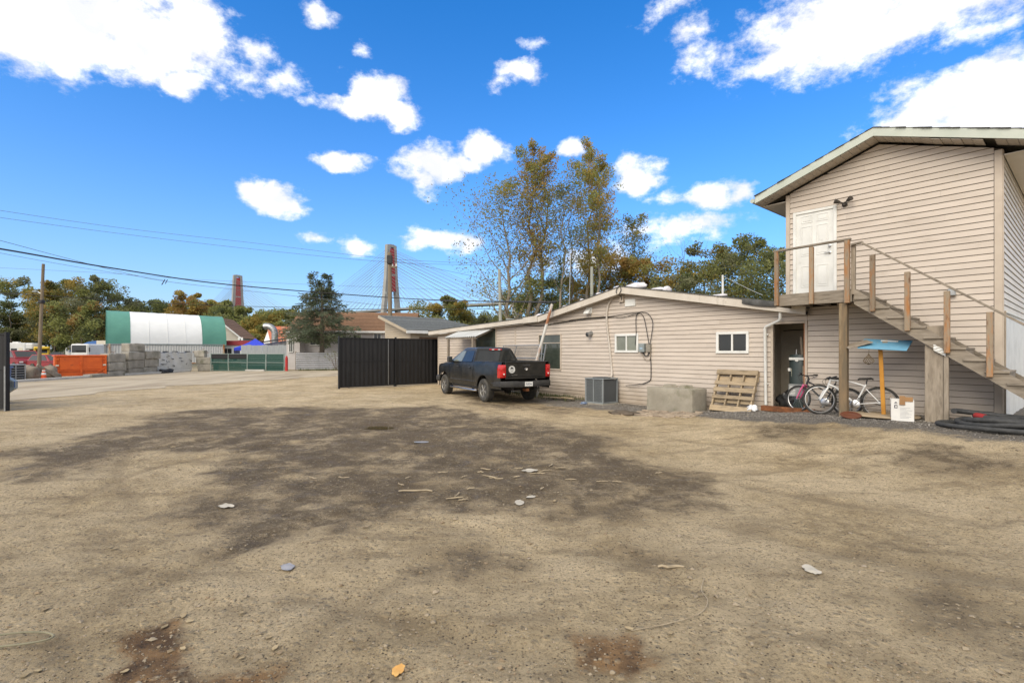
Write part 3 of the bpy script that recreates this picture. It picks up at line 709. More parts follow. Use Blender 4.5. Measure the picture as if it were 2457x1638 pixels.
slider(low, *W1, .075, GLASS); slider(low, *W2, .075, GLASSL)
o = slider(low, *W3, .05, GLASSG, mull=False, frame=TRIM); MB().bx(W3[0] + .05, W3[1] - .05, -.02, .02, 2.07, 2.10, .004).build('mullion', TRIM, o)
o = slider(low, *W4, .05, GLASSG, mull=False, frame=TRIM)
# doorway: frame, room behind, sill
m = MB(); a, b, c, d = DW
m.bx(a - .06, a, -.035, .10, c, d + .065, .005).bx(b, b + .06, -.035, .10, c, d + .065, .005).bx(a, b, -.033, .10, d, d + .063, .005)
fr = m.build('door_frame', TRIM, low)
MB().bx(b - .03, b - .001, -.01, .12, c, d - .01, .003).build('door_edge', mat('orange_wood', (.36, .13, .035), (.28, .10, .03), 5, .6), fr)
ROOM = mat('drab_plaster', (.52, .47, .39), (.42, .37, .30), 1.5, .9)
m = MB(); m.bx(a - .5, -3.47, 1.75, 1.8, 0, 2.7).bx(a - .55, a - .5, .13, 1.8, 0, 2.7).bx(-3.465, -3.445, .13, 1.8, 0, 2.7).bx(a - .5, -3.47, .13, 1.75, 2.55, 2.6)
m.build('store_room', ROOM, low)
MB().bx(a - .5, -3.47, .0, 1.75, .22, .30).build('store_floor', CONC, low)
# roof
def low_roof(pts, y0):
    for i in range(len(pts) - 1):
        xa, xb = pts[i], pts[i + 1]
        MB().prism([(xa, ztop(xa) - .06), (xb, ztop(xb) - .06), (xb, ztop(xb)), (xa, ztop(xa))], MXZ, -9.3, -y0 - .028).build('roof_slab', ROOFM, low)
        MB().prism([(xa, ztop(xa) - .005), (xb, ztop(xb) - .005), (xb, ztop(xb) + .022), (xa, ztop(xa) + .022)], MXZ, -9.3, -y0 + .02).build('roofing_membrane', ROOFM, low)
        hh = .225 if xb > -13 else .19
        MB().prism([(xa + .002, ztop(xa) - hh), (xb - .002, ztop(xb) - hh), (xb - .002, ztop(xb) - .007), (xa + .002, ztop(xa) - .007)], MXZ, -y0 - .028, -y0).build('rake_fascia', FASC, low)
        MB().prism([(xa, ztop(xa) - .232), (xb, ztop(xb) - .232), (xb, ztop(xb) - .218), (xa, ztop(xa) - .218)], MXZ, .01, -y0 - .03).build('soffit_panel', SOFF, low)
low_roof([-21.5, -17.2, -13.04, PX], -.30); low_roof([PX, -6.2, -3.40], -.30)
MB().prism([(-13.9, ztop(-13.9) - .205), (-13.05, ztop(-13.05) - .215), (-13.05, ztop(-13.05) + .03), (-13.9, ztop(-13.9) + .02)], MXZ, .302, .33).build('fascia_patch', FASC, low)
# torn roofing sheet folded over the fascia beside the landing
m = MB(); rows = []
for i in range(9):
    x = -4.95 + .11 * i
    rows.append([(x, -.335 - .02 * math.sin(i * 1.3), ztop(x) + .03), (x + .02, -.365 - .02 * math.sin(i * 2.1), ztop(x) - .03), (x + .01, -.35, ztop(x) - .10 - .035 * math.sin(i * .4)), (x, -.335, ztop(x) - .12 - .03 * math.sin(i * .4))])
m.grid([r[::-1] for r in rows]).build('torn_roofing', ROOFM, low, 60)
# downspout
m = MB(); m.tube([(-4.02, -.22, 2.76), (-4.02, -.22, 2.60), (-4.05, -.21, 2.56), (-4.42, -.10, 2.42), (-4.45, -.085, 2.37), (-4.43, -.085, .36)], .036, 8).build('downspout', WHITE, low, 30)
for z in (2.2, .9): MB().bx(-4.50, -4.38, -.06, -.018, z, z + .03, .003).build('downspout_strap', WHITE, low)
# vents on the gable
MB().bx(-9.02, -8.60, -.05, .0, 3.26, 3.50, .012).build('vent_cover', WHITE, low)
MB().bx(-9.22, -9.06, -.09, 0, 3.42, 3.62, .01).build('junction_box', TRIM, low)
m = MB(); m.bx(-10.75, -10.48, -.05, 0, 3.12, 3.34, .01); m.prism([(-.05, 3.30), (-.20, 3.15), (-.20, 3.11), (-.05, 3.11)], MYZ, -10.73, -10.50).build('vent_hood', WHITE, low)
m = MB(); m.tube([(-10.52, 0, 2.40), (-10.52, -.06, 2.40), (-10.53, -.12, 2.385), (-10.55, -.20, 2.36)], [.10, .075, .075, .085], 14).build('dryer_vent', STEEL, low, 40)
MB().lathe([(0, 0), (.07, 0), (.07, .004), (0, .004)], M=rotM('X', R(90), (-10.553, -.203, 2.358)), n=14).build('vent_mouth', DARK, low)
# electricity boxes with looped service cables
mb_ = MB().bx(-8.42, -8.20, -.13, 0, 1.74, 2.02, .01).build('meter_box', GREYM, low)
MB().bx(-8.36, -8.26, -.136, -.129, 1.84, 1.88).build('label', mat('pale_blue_sticker', (.35, .48, .6)), mb_)
MB().bx(-8.14, -7.99, -.10, 0, 1.74, 1.99, .008).build('meter_box', mat('tan_metal', (.25, .23, .19), (.2, .18, .15), 5, .5), low)
def arc(p0, p1, sag, n=10): return [tuple(Vector(p0).lerp(Vector(p1), i / n) + Vector((0, 0, -sag * 4 * (i / n) * (1 - i / n)))) for i in range(n + 1)]
def cable(pts, r=.011, material=CABLE, name='cable', parent=low): return MB().tube(pts, r, 6).build(name, material, parent, 60)
def smooth_path(pts, k=6):
    P = [Vector(p) for p in pts]; out = []
    for i in range(len(P) - 1):
        a, b, c, d = P[max(i - 1, 0)], P[i], P[i + 1], P[min(i + 2, len(P) - 1)]
        for t in range(k):
            t = t / k; out.append(.5 * ((2 * b) + (c - a) * t + (2 * a - 5 * b + 4 * c - d) * t * t + (3 * b - a - 3 * c + d) * t ** 3))
    return out + [P[-1]]
TANC = mat('beige_cable', (.30, .25, .19), rough=.6)
cable(smooth_path([(-14.2, -.05, 2.86), (-13.2, -.05, 2.77), (-12.2, -.05, 2.85), (-11, -.05, 2.94), (-9.7, -.05, 2.97), (-8.9, -.05, 3.02), (-8.42, -.05, 3.03)]))
cable(smooth_path([(-12.6, -.055, 2.82), (-11, -.055, 2.90), (-9.7, -.055, 2.95), (-9.2, -.055, 2.89), (-8.75, -.055, 2.96), (-8.42, -.055, 3.02)]), .010)
cable(smooth_path([(-12.4, -.06, 2.86), (-11.2, -.06, 2.96), (-9.9, -.06, 3.0)]), .012, TANC)
cable(smooth_path([(-8.40, -.05, 3.03), (-8.56, -.05, 2.9), (-8.56, -.05, 2.3), (-8.60, -.05, 1.98)]))
cable(smooth_path([(-8.42, -.06, 3.03), (-8.25, -.06, 2.85), (-8.12, -.06, 2.3), (-8.06, -.06, 1.98)]))
cable(smooth_path([(-8.38, -.055, 3.04), (-8.10, -.06, 2.98), (-7.92, -.06, 2.7), (-7.96, -.06, 2.3), (-8.03, -.06, 1.97)]))
cable(smooth_path([(-8.30, -.06, 1.75), (-8.2, -.06, 1.62), (-8.1, -.06, 1.64), (-8.06, -.06, 1.75)]), .016)
cable(smooth_path([(-8.34, -.06, 1.75), (-8.22, -.06, 1.52), (-8.03, -.06, 1.50), (-8.0, -.06, 1.75)]), .012, TANC)
cable(smooth_path([(-8.03, -.05, 1.75), (-8.0, -.04, 1.4), (-8.0, -.04, .95), (-8.05, -.04, .82), (-8.35, -.06, .70), (-8.9, -.15, .62)]), .013)
cable(smooth_path([(-9.55, -.05, 3.62), (-9.74, -.05, 3.3), (-9.78, -.05, 2.8), (-9.66, -.05, 1.9), (-9.55, -.06, 1.0), (-9.50, -.3, .86)]), .035, mat('pipe_insulation', (.55, .50, .44), (.48, .43, .37), 5, .8))
cable(smooth_path([(-9.0, -.32, 3.95), (-9.12, -.33, 3.86), (-9.16, -.32, 3.72), (-9.08, -.2, 3.62), (-9.12, -.09, 3.50), (-9.2, -.08, 3.38)]), .012)
cable(smooth_path([(-9.0, -.33, 3.93), (-8.95, -.34, 3.8), (-9.05, -.3, 3.68)]), .012)
# ------------------------------------------------------------------ things on the roof: sandbag-like white bundles weighing it down
BAGM = mat('white_sack', (.66, .64, .66), (.52, .50, .52), 4, .8, bump=.01, bscale=8)
def lump(name, material, c, d, seed, parent=None, n=10, amp=.25):
    m = MB(); rows = []
    for i in range(n + 1):
        th = math.pi * i / n; row = []
        for k in range(2 * n + 1):
            ph = 2 * math.pi * (k % (2 * n)) / (2 * n); v = Vector((math.sin(th) * math.cos(ph), math.sin(th) * math.sin(ph), math.cos(th)))
            q = 1 + amp * mnoise.noise(v * 1.7 + Vector((seed, seed * 2, 0))); v *= q
            row.append((v.x * d[0], v.y * d[1], max(v.z, -.55) * d[2]))
        rows.append(row)
    m.grid(rows); o = m.build(name, material, parent, 70); o.location = c; return o
for i, (x, l_, h_, lab) in enumerate([(-8.55, .42, .13, 'large white sack lying on the roof just past its ridge'), (-7.75, .30, .07, None), (-7.42, .13, .12, None), (-5.72, .22, .06, 'flat white sack on the roof halfway down towards the landing'),
    (-9.35, .12, .10, None), (-9.75, .10, .08, None), (-10.1, .16, .09, None), (-10.9, .14, .09, None), (-11.7, .25, .08, None), (-12.5, .3, .07, None), (-13.2, .22, .09, 'white sack where the steep roof meets the flat annex roof')]):
    X, Y = b2w(x, -.02)
    o = lump('sack', BAGM, (X, Y, ztop(x) + h_ * .4), (l_, .16, h_), i * 1.7); o.rotation_euler = (0, 0, BA)
    tag(o, lab or 'small white sack weighing down the edge of the low roof', 'sack', 'white sacks along the low roof edge')
# ------------------------------------------------------------------ corrugated awning over the side entrance
aw = Bf('awning', 'small corrugated white awning over the entrance of the low building', 'awning')
COR = mat('corrugated_white_sheet', (.48, .49, .48), (.36, .37, .36), 2, .5, col3=(.25, .25, .24), s3=12, t3=(.66, .7))
m = MB(); rows = []
for i in range(61):
    x = -18.7 + 2.5 * i / 60; zz = .022 * math.sin(i * 2 * math.pi / 4)
    rows.append([(x, -1.05, 2.40 + zz), (x, -.0, 2.80 + zz)])
m.grid(rows); m.grid([[(p[0], p[1], p[2] - .012) for p in r[::-1]] for r in rows]); m.build('roof_sheet', COR, aw, 50)
MB().bx(-18.66, -16.24, -1.0, -.94, 2.30, 2.365).build('beam', WOOD, aw)
for x in (-18.5, -16.5): MB().bx(x - .05, x + .05, -1.02, -.92, -.05, 2.30, .008).build('post', WOOD, aw)
for x in (-18.6, -16.3): MB().beam((x, -.95, 2.36), (x, -.01, 2.74), .05, .07).build('rafter', WOOD, aw)
# ================================================================== LANDING AND STAIRS
st = Bf('timber_staircase', 'weathered timber landing and open staircase running down the two storey wall', 'staircase')
C0 = -1.13
for i in range(8): MB().bx(-3.74, -2.16, C0 + .03 + i * .137, C0 + .16 + i * .137, 3.085, 3.125, .005).build('deck_board', WOODH, st)
MB().bx(-3.74, -2.20, C0 - .02, C0 + .025, 2.845, 3.08, .006).build('rim_joist', WOODH, st)
MB().bx(-3.77, -3.725, C0 - .02, -.03, 2.845, 3.08, .006).build('rim_joist', WOODH, st)
MB().bx(-2.19, -2.145, C0 + .03, -.03, 2.845, 3.08, .006).build('rim_joist', WOODH, st)
for x in (-3.35, -2.95, -2.55): MB().bx(x - .02, x + .02, C0 + .03, -.03, 2.86, 3.08).build('joist', WOODH, st)
RIS, RUN = .2125, .290; X0 = -2.135
def zs(x): return 3.125 - (x - X0) * RIS / RUN
NT = 12
for y in (C0 - .02, -.14):
    m = MB(); xe = X0 + NT * RUN + .1
    m.prism([(X0 - .02, 3.115), (X0 - .02, 2.79), (xe - .05, zs(xe) - .30), (xe + .12, zs(xe) - .14)], MXZ, -y - .045, -y).build('stringer', WOODH, st)
rn = random.Random(2)
for k in range(1, NT + 1):
    x = X0 + (k - 1) * RUN; z = 3.125 - k * RIS
    MB().bx(x - .015, x + RUN + .025, C0 - .055, -.09, z - .042, z, .006).build('tread', WOODH, st)
    MB().bx(x - .016, x + .016 - .001, C0 - .018, -.095, z + .001, z + RIS - .044, .003).build('riser', WOODH, st)
    m = MB().prism([(x + .02, z - .046), (x + RUN - .002, z - .046), (x + RUN - .002, z - RIS + .02)], MXZ, -C0 + .019, -C0 - .019).build('step_cheek', WOODH, st)
hy = C0 - .062
def rpost(x, z0, z1, w=.089): MB().bx(x - w / 2, x + w / 2, hy - .044, hy + .04, z0, z1, .006).build('baluster_post', STAIN, st)
rpost(-3.715, 2.86, 4.145); rpost(-2.965, 2.85, 4.14, .085); rpost(-2.27, 2.82, 4.18, .10)
MB().bx(-2.215, -2.14, hy + .045, hy + .13, 3.0, 4.10, .006).build('baluster_post', WOOD, st)
for x in (-1.815, -1.235, -.635, -.045, .52, 1.08): rpost(x, zs(x) - .28, zs(x) + .90)
MB().beam((-3.78, hy, 4.155), (-2.20, hy, 4.195), .10, .04, .005).build('handrail', WOODH, st)
MB().beam((-2.2, hy + .02, 4.07), (-1.99, hy + .02, 4.09), .09, .04, .005).build('handrail', WOODH, st)
MB().beam((-2.0, hy, zs(-2.0) + 1.045), (1.3, hy, zs(1.3) + .94), .09, .04, .005).build('handrail', WOODH, st)
TPOST = mat('treated_post', (.215, .15, .085), (.135, .105, .068), 1.8, .85, bump=.003, bscale=12, stretch=(4, 4, .8), lo=.4, hi=.62, col3=(.30, .24, .15), s3=2, t3=(.56, .75))
MB().bx(-2.445, -2.29, C0 - .02, C0 + .135, 0.0, 2.83, .012).build('support_post', TPOST, st)
MB().bx(-.985, -.70, C0 + .03, C0 + .085, .0, 2.28, .008).build('support_post', WOOD, st)
MB().bx(-.695, -.62, C0 - .005, C0 + .085, .0, 1.98, .008).build('support_post', WOOD, st)
m = MB(); rows = []
for i in range(7): rows.append([(-.84 + .03 * i, C0 - .022 - .012 * ((i + j) % 2), 1.80 + .03 * j - .02 * i + .01 * math.sin(i * 3 + j)) for j in range(5)])
m.grid(rows).build('rag', WHITE, st)
m = MB(); rows = []
for i in range(9): rows.append([(-.05 + .035 * i, -.75 + .05 * j, zs(.12) - .045 + .018 * abs(math.sin(i * 1.7 + j * 2.1))) for j in range(6)])
# ================================================================== THINGS IN THE YARD, BESIDE THE BUILDINGS
def gB(x, y):
    X, Y = b2w(x, y); return gzz(X, Y)
# concrete block
def lock_block(L=1.55, W=.75, Hh=.74, seed=0, notch=True):
    m = MB(); nxx, nyy, nzz = 16, 8, 8; P = {}
    def pt(i, j, k):
        x, y, z = L * i / nxx, W * j / nyy, Hh * k / nzz
        e = .0
        d = [min(x, L - x), min(y, W - y), min(z, Hh - z)]; d.sort()
        ch = max(0, .035 - (d[0] + d[1])) ; c = Vector((L / 2, W / 2, Hh / 2)); v = Vector((x, y, z)); v += (c - v).normalized() * ch * .8
        nn = mnoise.noise(v * 3.1 + Vector((seed, 0, 0))) * .016 + mnoise.noise(v * 9 + Vector((seed, 4, 0))) * .006
        if k == nzz: v.z += mnoise.noise(v * 2.2 + Vector((seed, 9, 3))) * .035
        if k == nzz and d[1] < .12: v.z -= abs(mnoise.noise(v * 5 + Vector((seed, 3, 8)))) * .05
        return v + (v - c).normalized() * nn
    for ax in range(3):
        na, nb = ((nyy, nzz), (nxx, nzz), (nxx, nyy))[ax]
        for s in (0, 1):
            rows = []
            for i in range(na + 1):
                row = []
                for j in range(nb + 1):
                    row.append(pt(s * nxx, i, j) if ax == 0 else pt(i, s * nyy, j) if ax == 1 else pt(i, j, s * nzz))
                rows.append(row)
            flip = (ax == 1) == (s == 1)
            m.grid(rows if not flip else [r[::-1] for r in rows])
    if notch:
        for cx_ in (L * .33, L * .68):
            m.prism([(-.17, 0), (.17, 0), (.10, .085), (-.10, .085)], Matrix.Translation((cx_, W * .62, Hh - .01)) @ MXZ, -.14, .14)
    return m
o = lock_block(seed=2).build('concrete_block', CONC, None, 45); X, Y = b2w(-7.50, -1.02); o.location = (X, Y, gz(X, Y) - .03); o.rotation_euler = (0, 0, BA - .03)
tag(o, 'large mossy concrete block beside the pallet along the siding wall', 'concrete block')
# brick-paved pad in front of it
PAV = mat('pale_paver', (.36, .29, .21), (.27, .21, .15), 5, .9, bump=.004, rnd=.22, col3=(.16, .12, .08), s3=4, t3=(.52, .7))
pad = T('brick_pad', 'worn patch of pale brick paving in front of the concrete block', 'paving', (*gr(1610, 995, .06), 0), BA + .03)
pm = MB().bx(-.098, .098, -.048, .048, -.05, .0, .008).mesh('brick', PAV); rn = random.Random(9)
px0, py0 = pad.location.x, pad.location.y
for i in range(9):
    for j in range(15):
        x, y = -.95 + i * .21 + (.105 if j % 2 else 0) - j * .022, -.75 + j * .105
        if rn.random() < .10 + .35 * (abs(y) > .58) + .3 * (x > .8): continue
        c, s_ = math.cos(BA), math.sin(BA); Xw, Yw = px0 + x * c - y * s_, py0 + x * s_ + y * c
        q = link(bpy.data.objects.new('brick', pm), pad, (x, y, gzz(Xw, Yw) + .022 + rn.uniform(-.012, .010)))
        q.rotation_euler = (rn.uniform(-.05, .05), rn.uniform(-.04, .04), rn.uniform(-.06, .06))
DIRT = mat('dark_soil', (.075, .058, .04), (.13, .10, .07), 6, .95, bump=.012, bscale=22)
for px, py, a, b, hh, sd_, lab in ((1497, 992, .42, .3, .09, 1, 'small dark soil heap at the corner of the brick pad'), (1405, 945, .9, .35, .12, 5, 'low heap of dark soil against the siding next to the air conditioner')):
    X, Y = gr(px, py, .03); o = lump('soil_heap', DIRT, (X, Y, gzz(X, Y) + .02), (a, b, hh), sd_, None, 14, .5); o.rotation_euler = (0, 0, BA); tag(o, lab, 'soil heap')
# pallet leaning on the wall
pl = Bf('pallet', 'grey wooden pallet leaning upright against the siding', 'pallet', -5.72, -.60, gB(-5.2, -.6) - .01)
LEAN = math.atan2(.52, 1.12); PM = rotM('X', LEAN) ; PM = Matrix.Rotation(-LEAN, 4, 'X')
def pbox(name, x0, x1, y0, y1, z0, z1, mt=PALL): MB().bx(x0, x1, y0, y1, z0, z1, .004, PM).build(name, mt, pl)
pH = 1.22; rn = random.Random(6)
for x in (.0, .355, .715, 1.06):
    pbox('stringer', x, x + .042, 0, .09, 0.0, pH)
for z, hh in ((.0, .16), (.36, .10), (.56, .13), (.77, .11), (1.08, .14)):
    j = rn.uniform(-.015, .015); pbox('slat', -.02 + j, 1.12 + j, -.022, -.001, z, z + hh)
for z, hh in ((.02, .12), (.28, .12), (.62, .12), (.92, .14), (1.09, .12)): pbox('slat', -.01, 1.11, .091, .112, z, z + hh)
# white plastic bag, rusty plate, air conditioner
X, Y = b2w(-4.62, -.45); o = lump('plastic_bag', mat('white_plastic', (.75, .76, .78), (.62, .63, .66), 6, .35, bump=.01, bscale=14), (X, Y, gzz(X, Y) + .06), (.14, .12, .10), 3.3, None, 12, .6); tag(o, 'crumpled white plastic bag on gravel at the pallet foot', 'plastic bag')
rp = Bf('rusty_channel', 'long rusty steel channel lying below the open doorway', 'steel channel', -4.42, -.40, gB(-3.8, -.4) - .01, .03)
MB().bx(0, 1.22, -.02, .01, 0, .13, .004).bx(0, 1.22, .01, .12, .10, .13, .004).build('channel_web', RUST, rp)
ac = Bf('air_conditioner', 'grey air conditioner condenser with perforated metal sides by the siding', 'air conditioner', -10.02, -.92, gB(-9.5, -.6) + .0)
MB().bx(-.05, .84, -.05, .84, -.06, .02, .01).build('base_pad', CONC, ac)
ACM = mat('condenser_grey', (.20, .22, .225), (.25, .27, .275), 5, .5, .2); DKG = mat('condenser_coil', (.10, .11, .115), rough=.7, metal=.3)
MB().bx(.03, .76, .03, .76, .03, .80).build('coil', DKG, ac)
for x, y in ((0, 0), (.73, 0), (0, .73), (.73, .73)): MB().bx(x, x + .06, y, y + .06, .02, .84, .01).build('corner_post', ACM, ac)
MB().bx(-.01, .80, -.01, .80, .82, .86, .012).build('top_cover', ACM, ac)
MB().lathe([(0, .862), (.30, .862), (.32, .875), (.30, .885), (0, .885)], (.395, .395, 0), 24).build('fan_grille', DKG, ac)
MB().bx(-.006, .796, -.006, .796, .02, .07, .006).build('base_rail', ACM, ac)
m = MB(); m2 = MB()
for a in range(22):
    for k in range(15):
        u = .075 + a * .0305; z = .095 + k * .0495
        if (a + k) % 2: continue
        m.bx(u, u + .016, -.004, .0, z, z + .03); m.bx(-.004, 0, u, u + .016, z, z + .03)
tag(m.build('louvre_holes', mat('louvre_slots', (.30, .32, .32), (.22, .24, .24), 5, .5, .4), ac), kind='stuff')
MB().bx(.36, .40, -.006, .024, .03, .82, .003).bx(-.006, .024, .36, .40, .03, .82, .003).build('rib', ACM, ac)
MB().bx(.018, .024, .06, .73, .07, .82).bx(.06, .73, .018, .024, .07, .82).build('side_panel', DKG, ac)
X, Y = b2w(-9.95, -1.05); o = lump('blue_rag', mat('blue_cloth', (.10, .15, .26), (.2, .24, .32), 9, .9), (X, Y, gzz(X, Y) + .02), (.11, .09, .05), 7.7, None, 10, .7); tag(o, 'small crumpled blue rag at the air conditioner corner', 'rag')
# chain-link gate leaf leaned on the wall behind the truck
cl = Bf('chain_link_panel', 'chain link gate panel leaned against siding behind the truck bed', 'fence panel', -15.35, -.42, -.02)
CM = Matrix.Rotation(-.12, 4, 'X')
for a, b in (((0, 0, .08), (0, 0, 2.05)), ((2.45, 0, .08), (2.45, 0, 2.05)), ((0, 0, .1), (2.45, 0, .1)), ((0, 0, 2.03), (2.45, 0, 2.03)), ((0, 0, 1.5), (2.45, 0, 1.5)), ((.9, 0, 2.03), (.6, 0, 1.1))):
    MB().tube([CM @ Vector(a), CM @ Vector(b)], .022, 8).build('frame_tube', STEEL, cl, 40)
m = MB(); st_ = .065
for i in range(-32, 38):
    for s in (1, -1):
        x0 = i * st_; seg = []
        za, zb = .1, 2.03; xa, xb = (x0, x0 + 1.93) if s > 0 else (x0 + 1.93, x0)
        t0 = max(0, min(1, (0 - xa) / (xb - xa))); t1 = max(0, min(1, (2.45 - xa) / (xb - xa)))
        if t0 > t1: t0, t1 = t1, t0
        if t1 - t0 < .01: continue
        m.tube([CM @ Vector((xa + (xb - xa) * t, s * .002, za + (zb - za) * t)) for t in (t0, t1)], .0026, 3, False)
tag(m.build('wire_mesh', STEEL, cl), kind='stuff')
# rusty white pipe leaning across the roof edge
pp = MB(); PIPE = mat('flaking_white_pipe', (.56, .55, .51), (.46, .44, .40), 4, .5, stretch=(1, 1, .6), col3=(.30, .13, .06), s3=3.0, t3=(.52, .62))
a = Vector((*b2w(-12.75, -1.15), 0)); b = Vector((*b2w(-12.13, -.40), 3.55))
pp.tube([a, a.lerp(b, .25), a.lerp(b, .5), a.lerp(b, .75), b], [.06, .058, .056, .054, .052], 12)
tag(pp.build('leaning_pipe', PIPE, None, 40), 'flaking white pipe leaning from the ground onto the low roof edge', 'pipe')
ld = Bf('step_ladder', 'thin aluminium ladder propped by the dark window behind the truck', 'ladder', -12.95, -.72, -.02)
for x in (0, .36): MB().beam((x, -.06, 0), (x + .04, .42, 2.05), .025, .06, .004).build('rail', STEEL, ld)
for k in range(6): MB().tube([(0 + .04 * (k + .5) / 7, -.06 + .48 * (k + .7) / 7, .28 * (k + 1)), (.36 + .04 * (k + .5) / 7, -.06 + .48 * (k + .7) / 7, .28 * (k + 1))], .014, 6).build('rung', STEEL, ld)
# antenna mast on the roof
MB().tube([(*b2w(-12.2, .6), 3.2), (*b2w(-12.1, .6), 5.6)], .018, 6).build('antenna', STEEL)['label'] = 'thin metal mast standing on the low roof by the leaning pipe'
bpy.data.objects['antenna']['category'] = 'mast'
# planks in the weeds behind the truck
for i, (x, y, L, rz) in enumerate(((-11.2, -.75, .9, .25), (-11.5, -.95, .8, .4), (-10.9, -.85, .5, .1))):
    o = MB().bx(-L / 2, L / 2, -.07, .07, 0, .025, .004).build('plank', PALL); X, Y = b2w(x, y); o.location = (X, Y, gzz(X, Y) + .045 + .028 * i); o.rotation_euler = (0, 0, BA + rz)
    tag(o, ('long grey plank on the soil heap beside the air conditioner', 'weathered board slanting toward the wall behind the truck', 'short broken board on top of the planks by the wall')[i], 'plank', 'boards lying by the wall')
# ------------------------------------------------------------------ store room contents
wh = Bf('water_heater', 'dark green cylindrical water heater standing inside the open doorway', 'water heater', -3.80, .55, .30)
HTR = mat('heater_green', (.040, .055, .055), (.05, .066, .066), 4, .4)
MB().lathe([(0, 0), (.27, 0), (.275, .02), (.275, 1.34), (.26, 1.38), (.0, 1.40)], n=28).build('tank', HTR, wh, 40)
MB().bx(-.20, .20, -.285, -.20, 1.24, 1.31, .01).build('top_band', WHITE, wh); MB().lathe([(0, 0), (.045, 0), (.045, .02), (0, .02)], M=rotM('X', R(90), (0, -.285, 1.25)), n=14).build('badge', WHITE, wh)
MB().bx(-.20, .14, -.30, -.255, .30, .62, .006).build('label_panel', mat('printed_label', (.30, .31, .31), (.18, .19, .19), 30, .5), wh)
for k in range(6): MB().bx(-.17, -.03, -.304, -.299, .34 + k * .04, .36 + k * .04).build('print_line', WHITE, wh)
MB().bx(-.25, -.17, -.20, -.15, .95, 1.03).build('sticker', WHITE, wh); MB().bx(.16, .21, -.235, -.19, .85, 1.08).build('sticker', WHITE, wh)
for x in (-.12, .12): MB().tube([(x, 0, 1.38), (x, 0, 1.52)], .02, 8).build('pipe_stub', CHROME, wh)
cable(smooth_path([(-3.78, .72, 1.82), (-3.79, .8, 2.1), (-3.8, .95, 2.33), (-4.1, 1.2, 2.36), (-4.6, 1.5, 2.36)]), .014, CABLE, 'heater_pipe')
cable(smooth_path([(-3.54, .72, 1.82), (-3.54, .8, 2.1), (-3.56, .95, 2.45)]), .012, CABLE, 'heater_pipe')
sh_ = Bf('paddle', 'wooden paddle with pale blade standing before the water heater', 'paddle', -3.93, .30, .30)
MB().tube([(.0, 0, 0), (.02, .03, .85)], .013, 8).build('handle', WHITE, sh_); MB().prism([(-.02, .8), (.04, .8), (.065, .95), (.05, 1.06), (.0, 1.08), (-.03, 1.0)], MXZ, -.035, -.02).build('blade', mat('pale_wood', (.5, .47, .36), (.4, .37, .28), 5), sh_)
o = MB().beam((0, 0, 0), (-.22, .30, 1.85), .03, .07, .004).build('board', WOOD); X, Y = b2w(-3.56, .16); o.location = (X, Y, .30); o.rotation_euler = (0, 0, BA)
tag(o, 'narrow plank leaning inside the doorway beside the heater', 'plank')
X, Y = b2w(-4.02, .42); o = lump('black_bin_bag', mat('black_plastic_sheet', (.012, .012, .013), (.03, .03, .03), 8, .3, bump=.01, bscale=12), (X, Y, .46), (.30, .22, .26), 5.1, None, 12, .5); tag(o, 'shiny black bin bag on the doorway floor', 'bin bag')
# ------------------------------------------------------------------ bicycles
def wheel(parent, c, rad, tw, tyre, rim, spokes=28, name='wheel', steer=0.0):
    Mw = Matrix.Translation(c) @ Matrix.Rotation(steer, 4, 'Z')
    def ring(r): return [Mw @ Vector((r * math.cos(2 * math.pi * k / 44), 0, r * math.sin(2 * math.pi * k / 44))) for k in range(44)]
    o = MB().tube(ring(rad - tw), tw, 8, False, True).build(name, tyre, parent, 60)
    MB().tube(ring(rad - tw * 2.0 - .006), .011, 6, False, True).build('rim', rim, o, 60)
    m = MB(); rn = rad - tw * 2 - .01
    for k in range(spokes):
        a = 2 * math.pi * k / spokes; s = .022 * (1 if k % 2 else -1); h = a + .5 * (1 if k % 4 < 2 else -1)
        m.tube([Mw @ Vector((.02 * math.cos(h), s, .02 * math.sin(h))), Mw @ Vector((rn * math.cos(a), 0, rn * math.sin(a)))], .0013, 3, False)
    m.build('spokes', STEEL, o)
    MB().tube([Mw @ Vector((0, -.05, 0)), Mw @ Vector((0, .05, 0))], .02, 8).build('hub', CHROME, o)
    return o
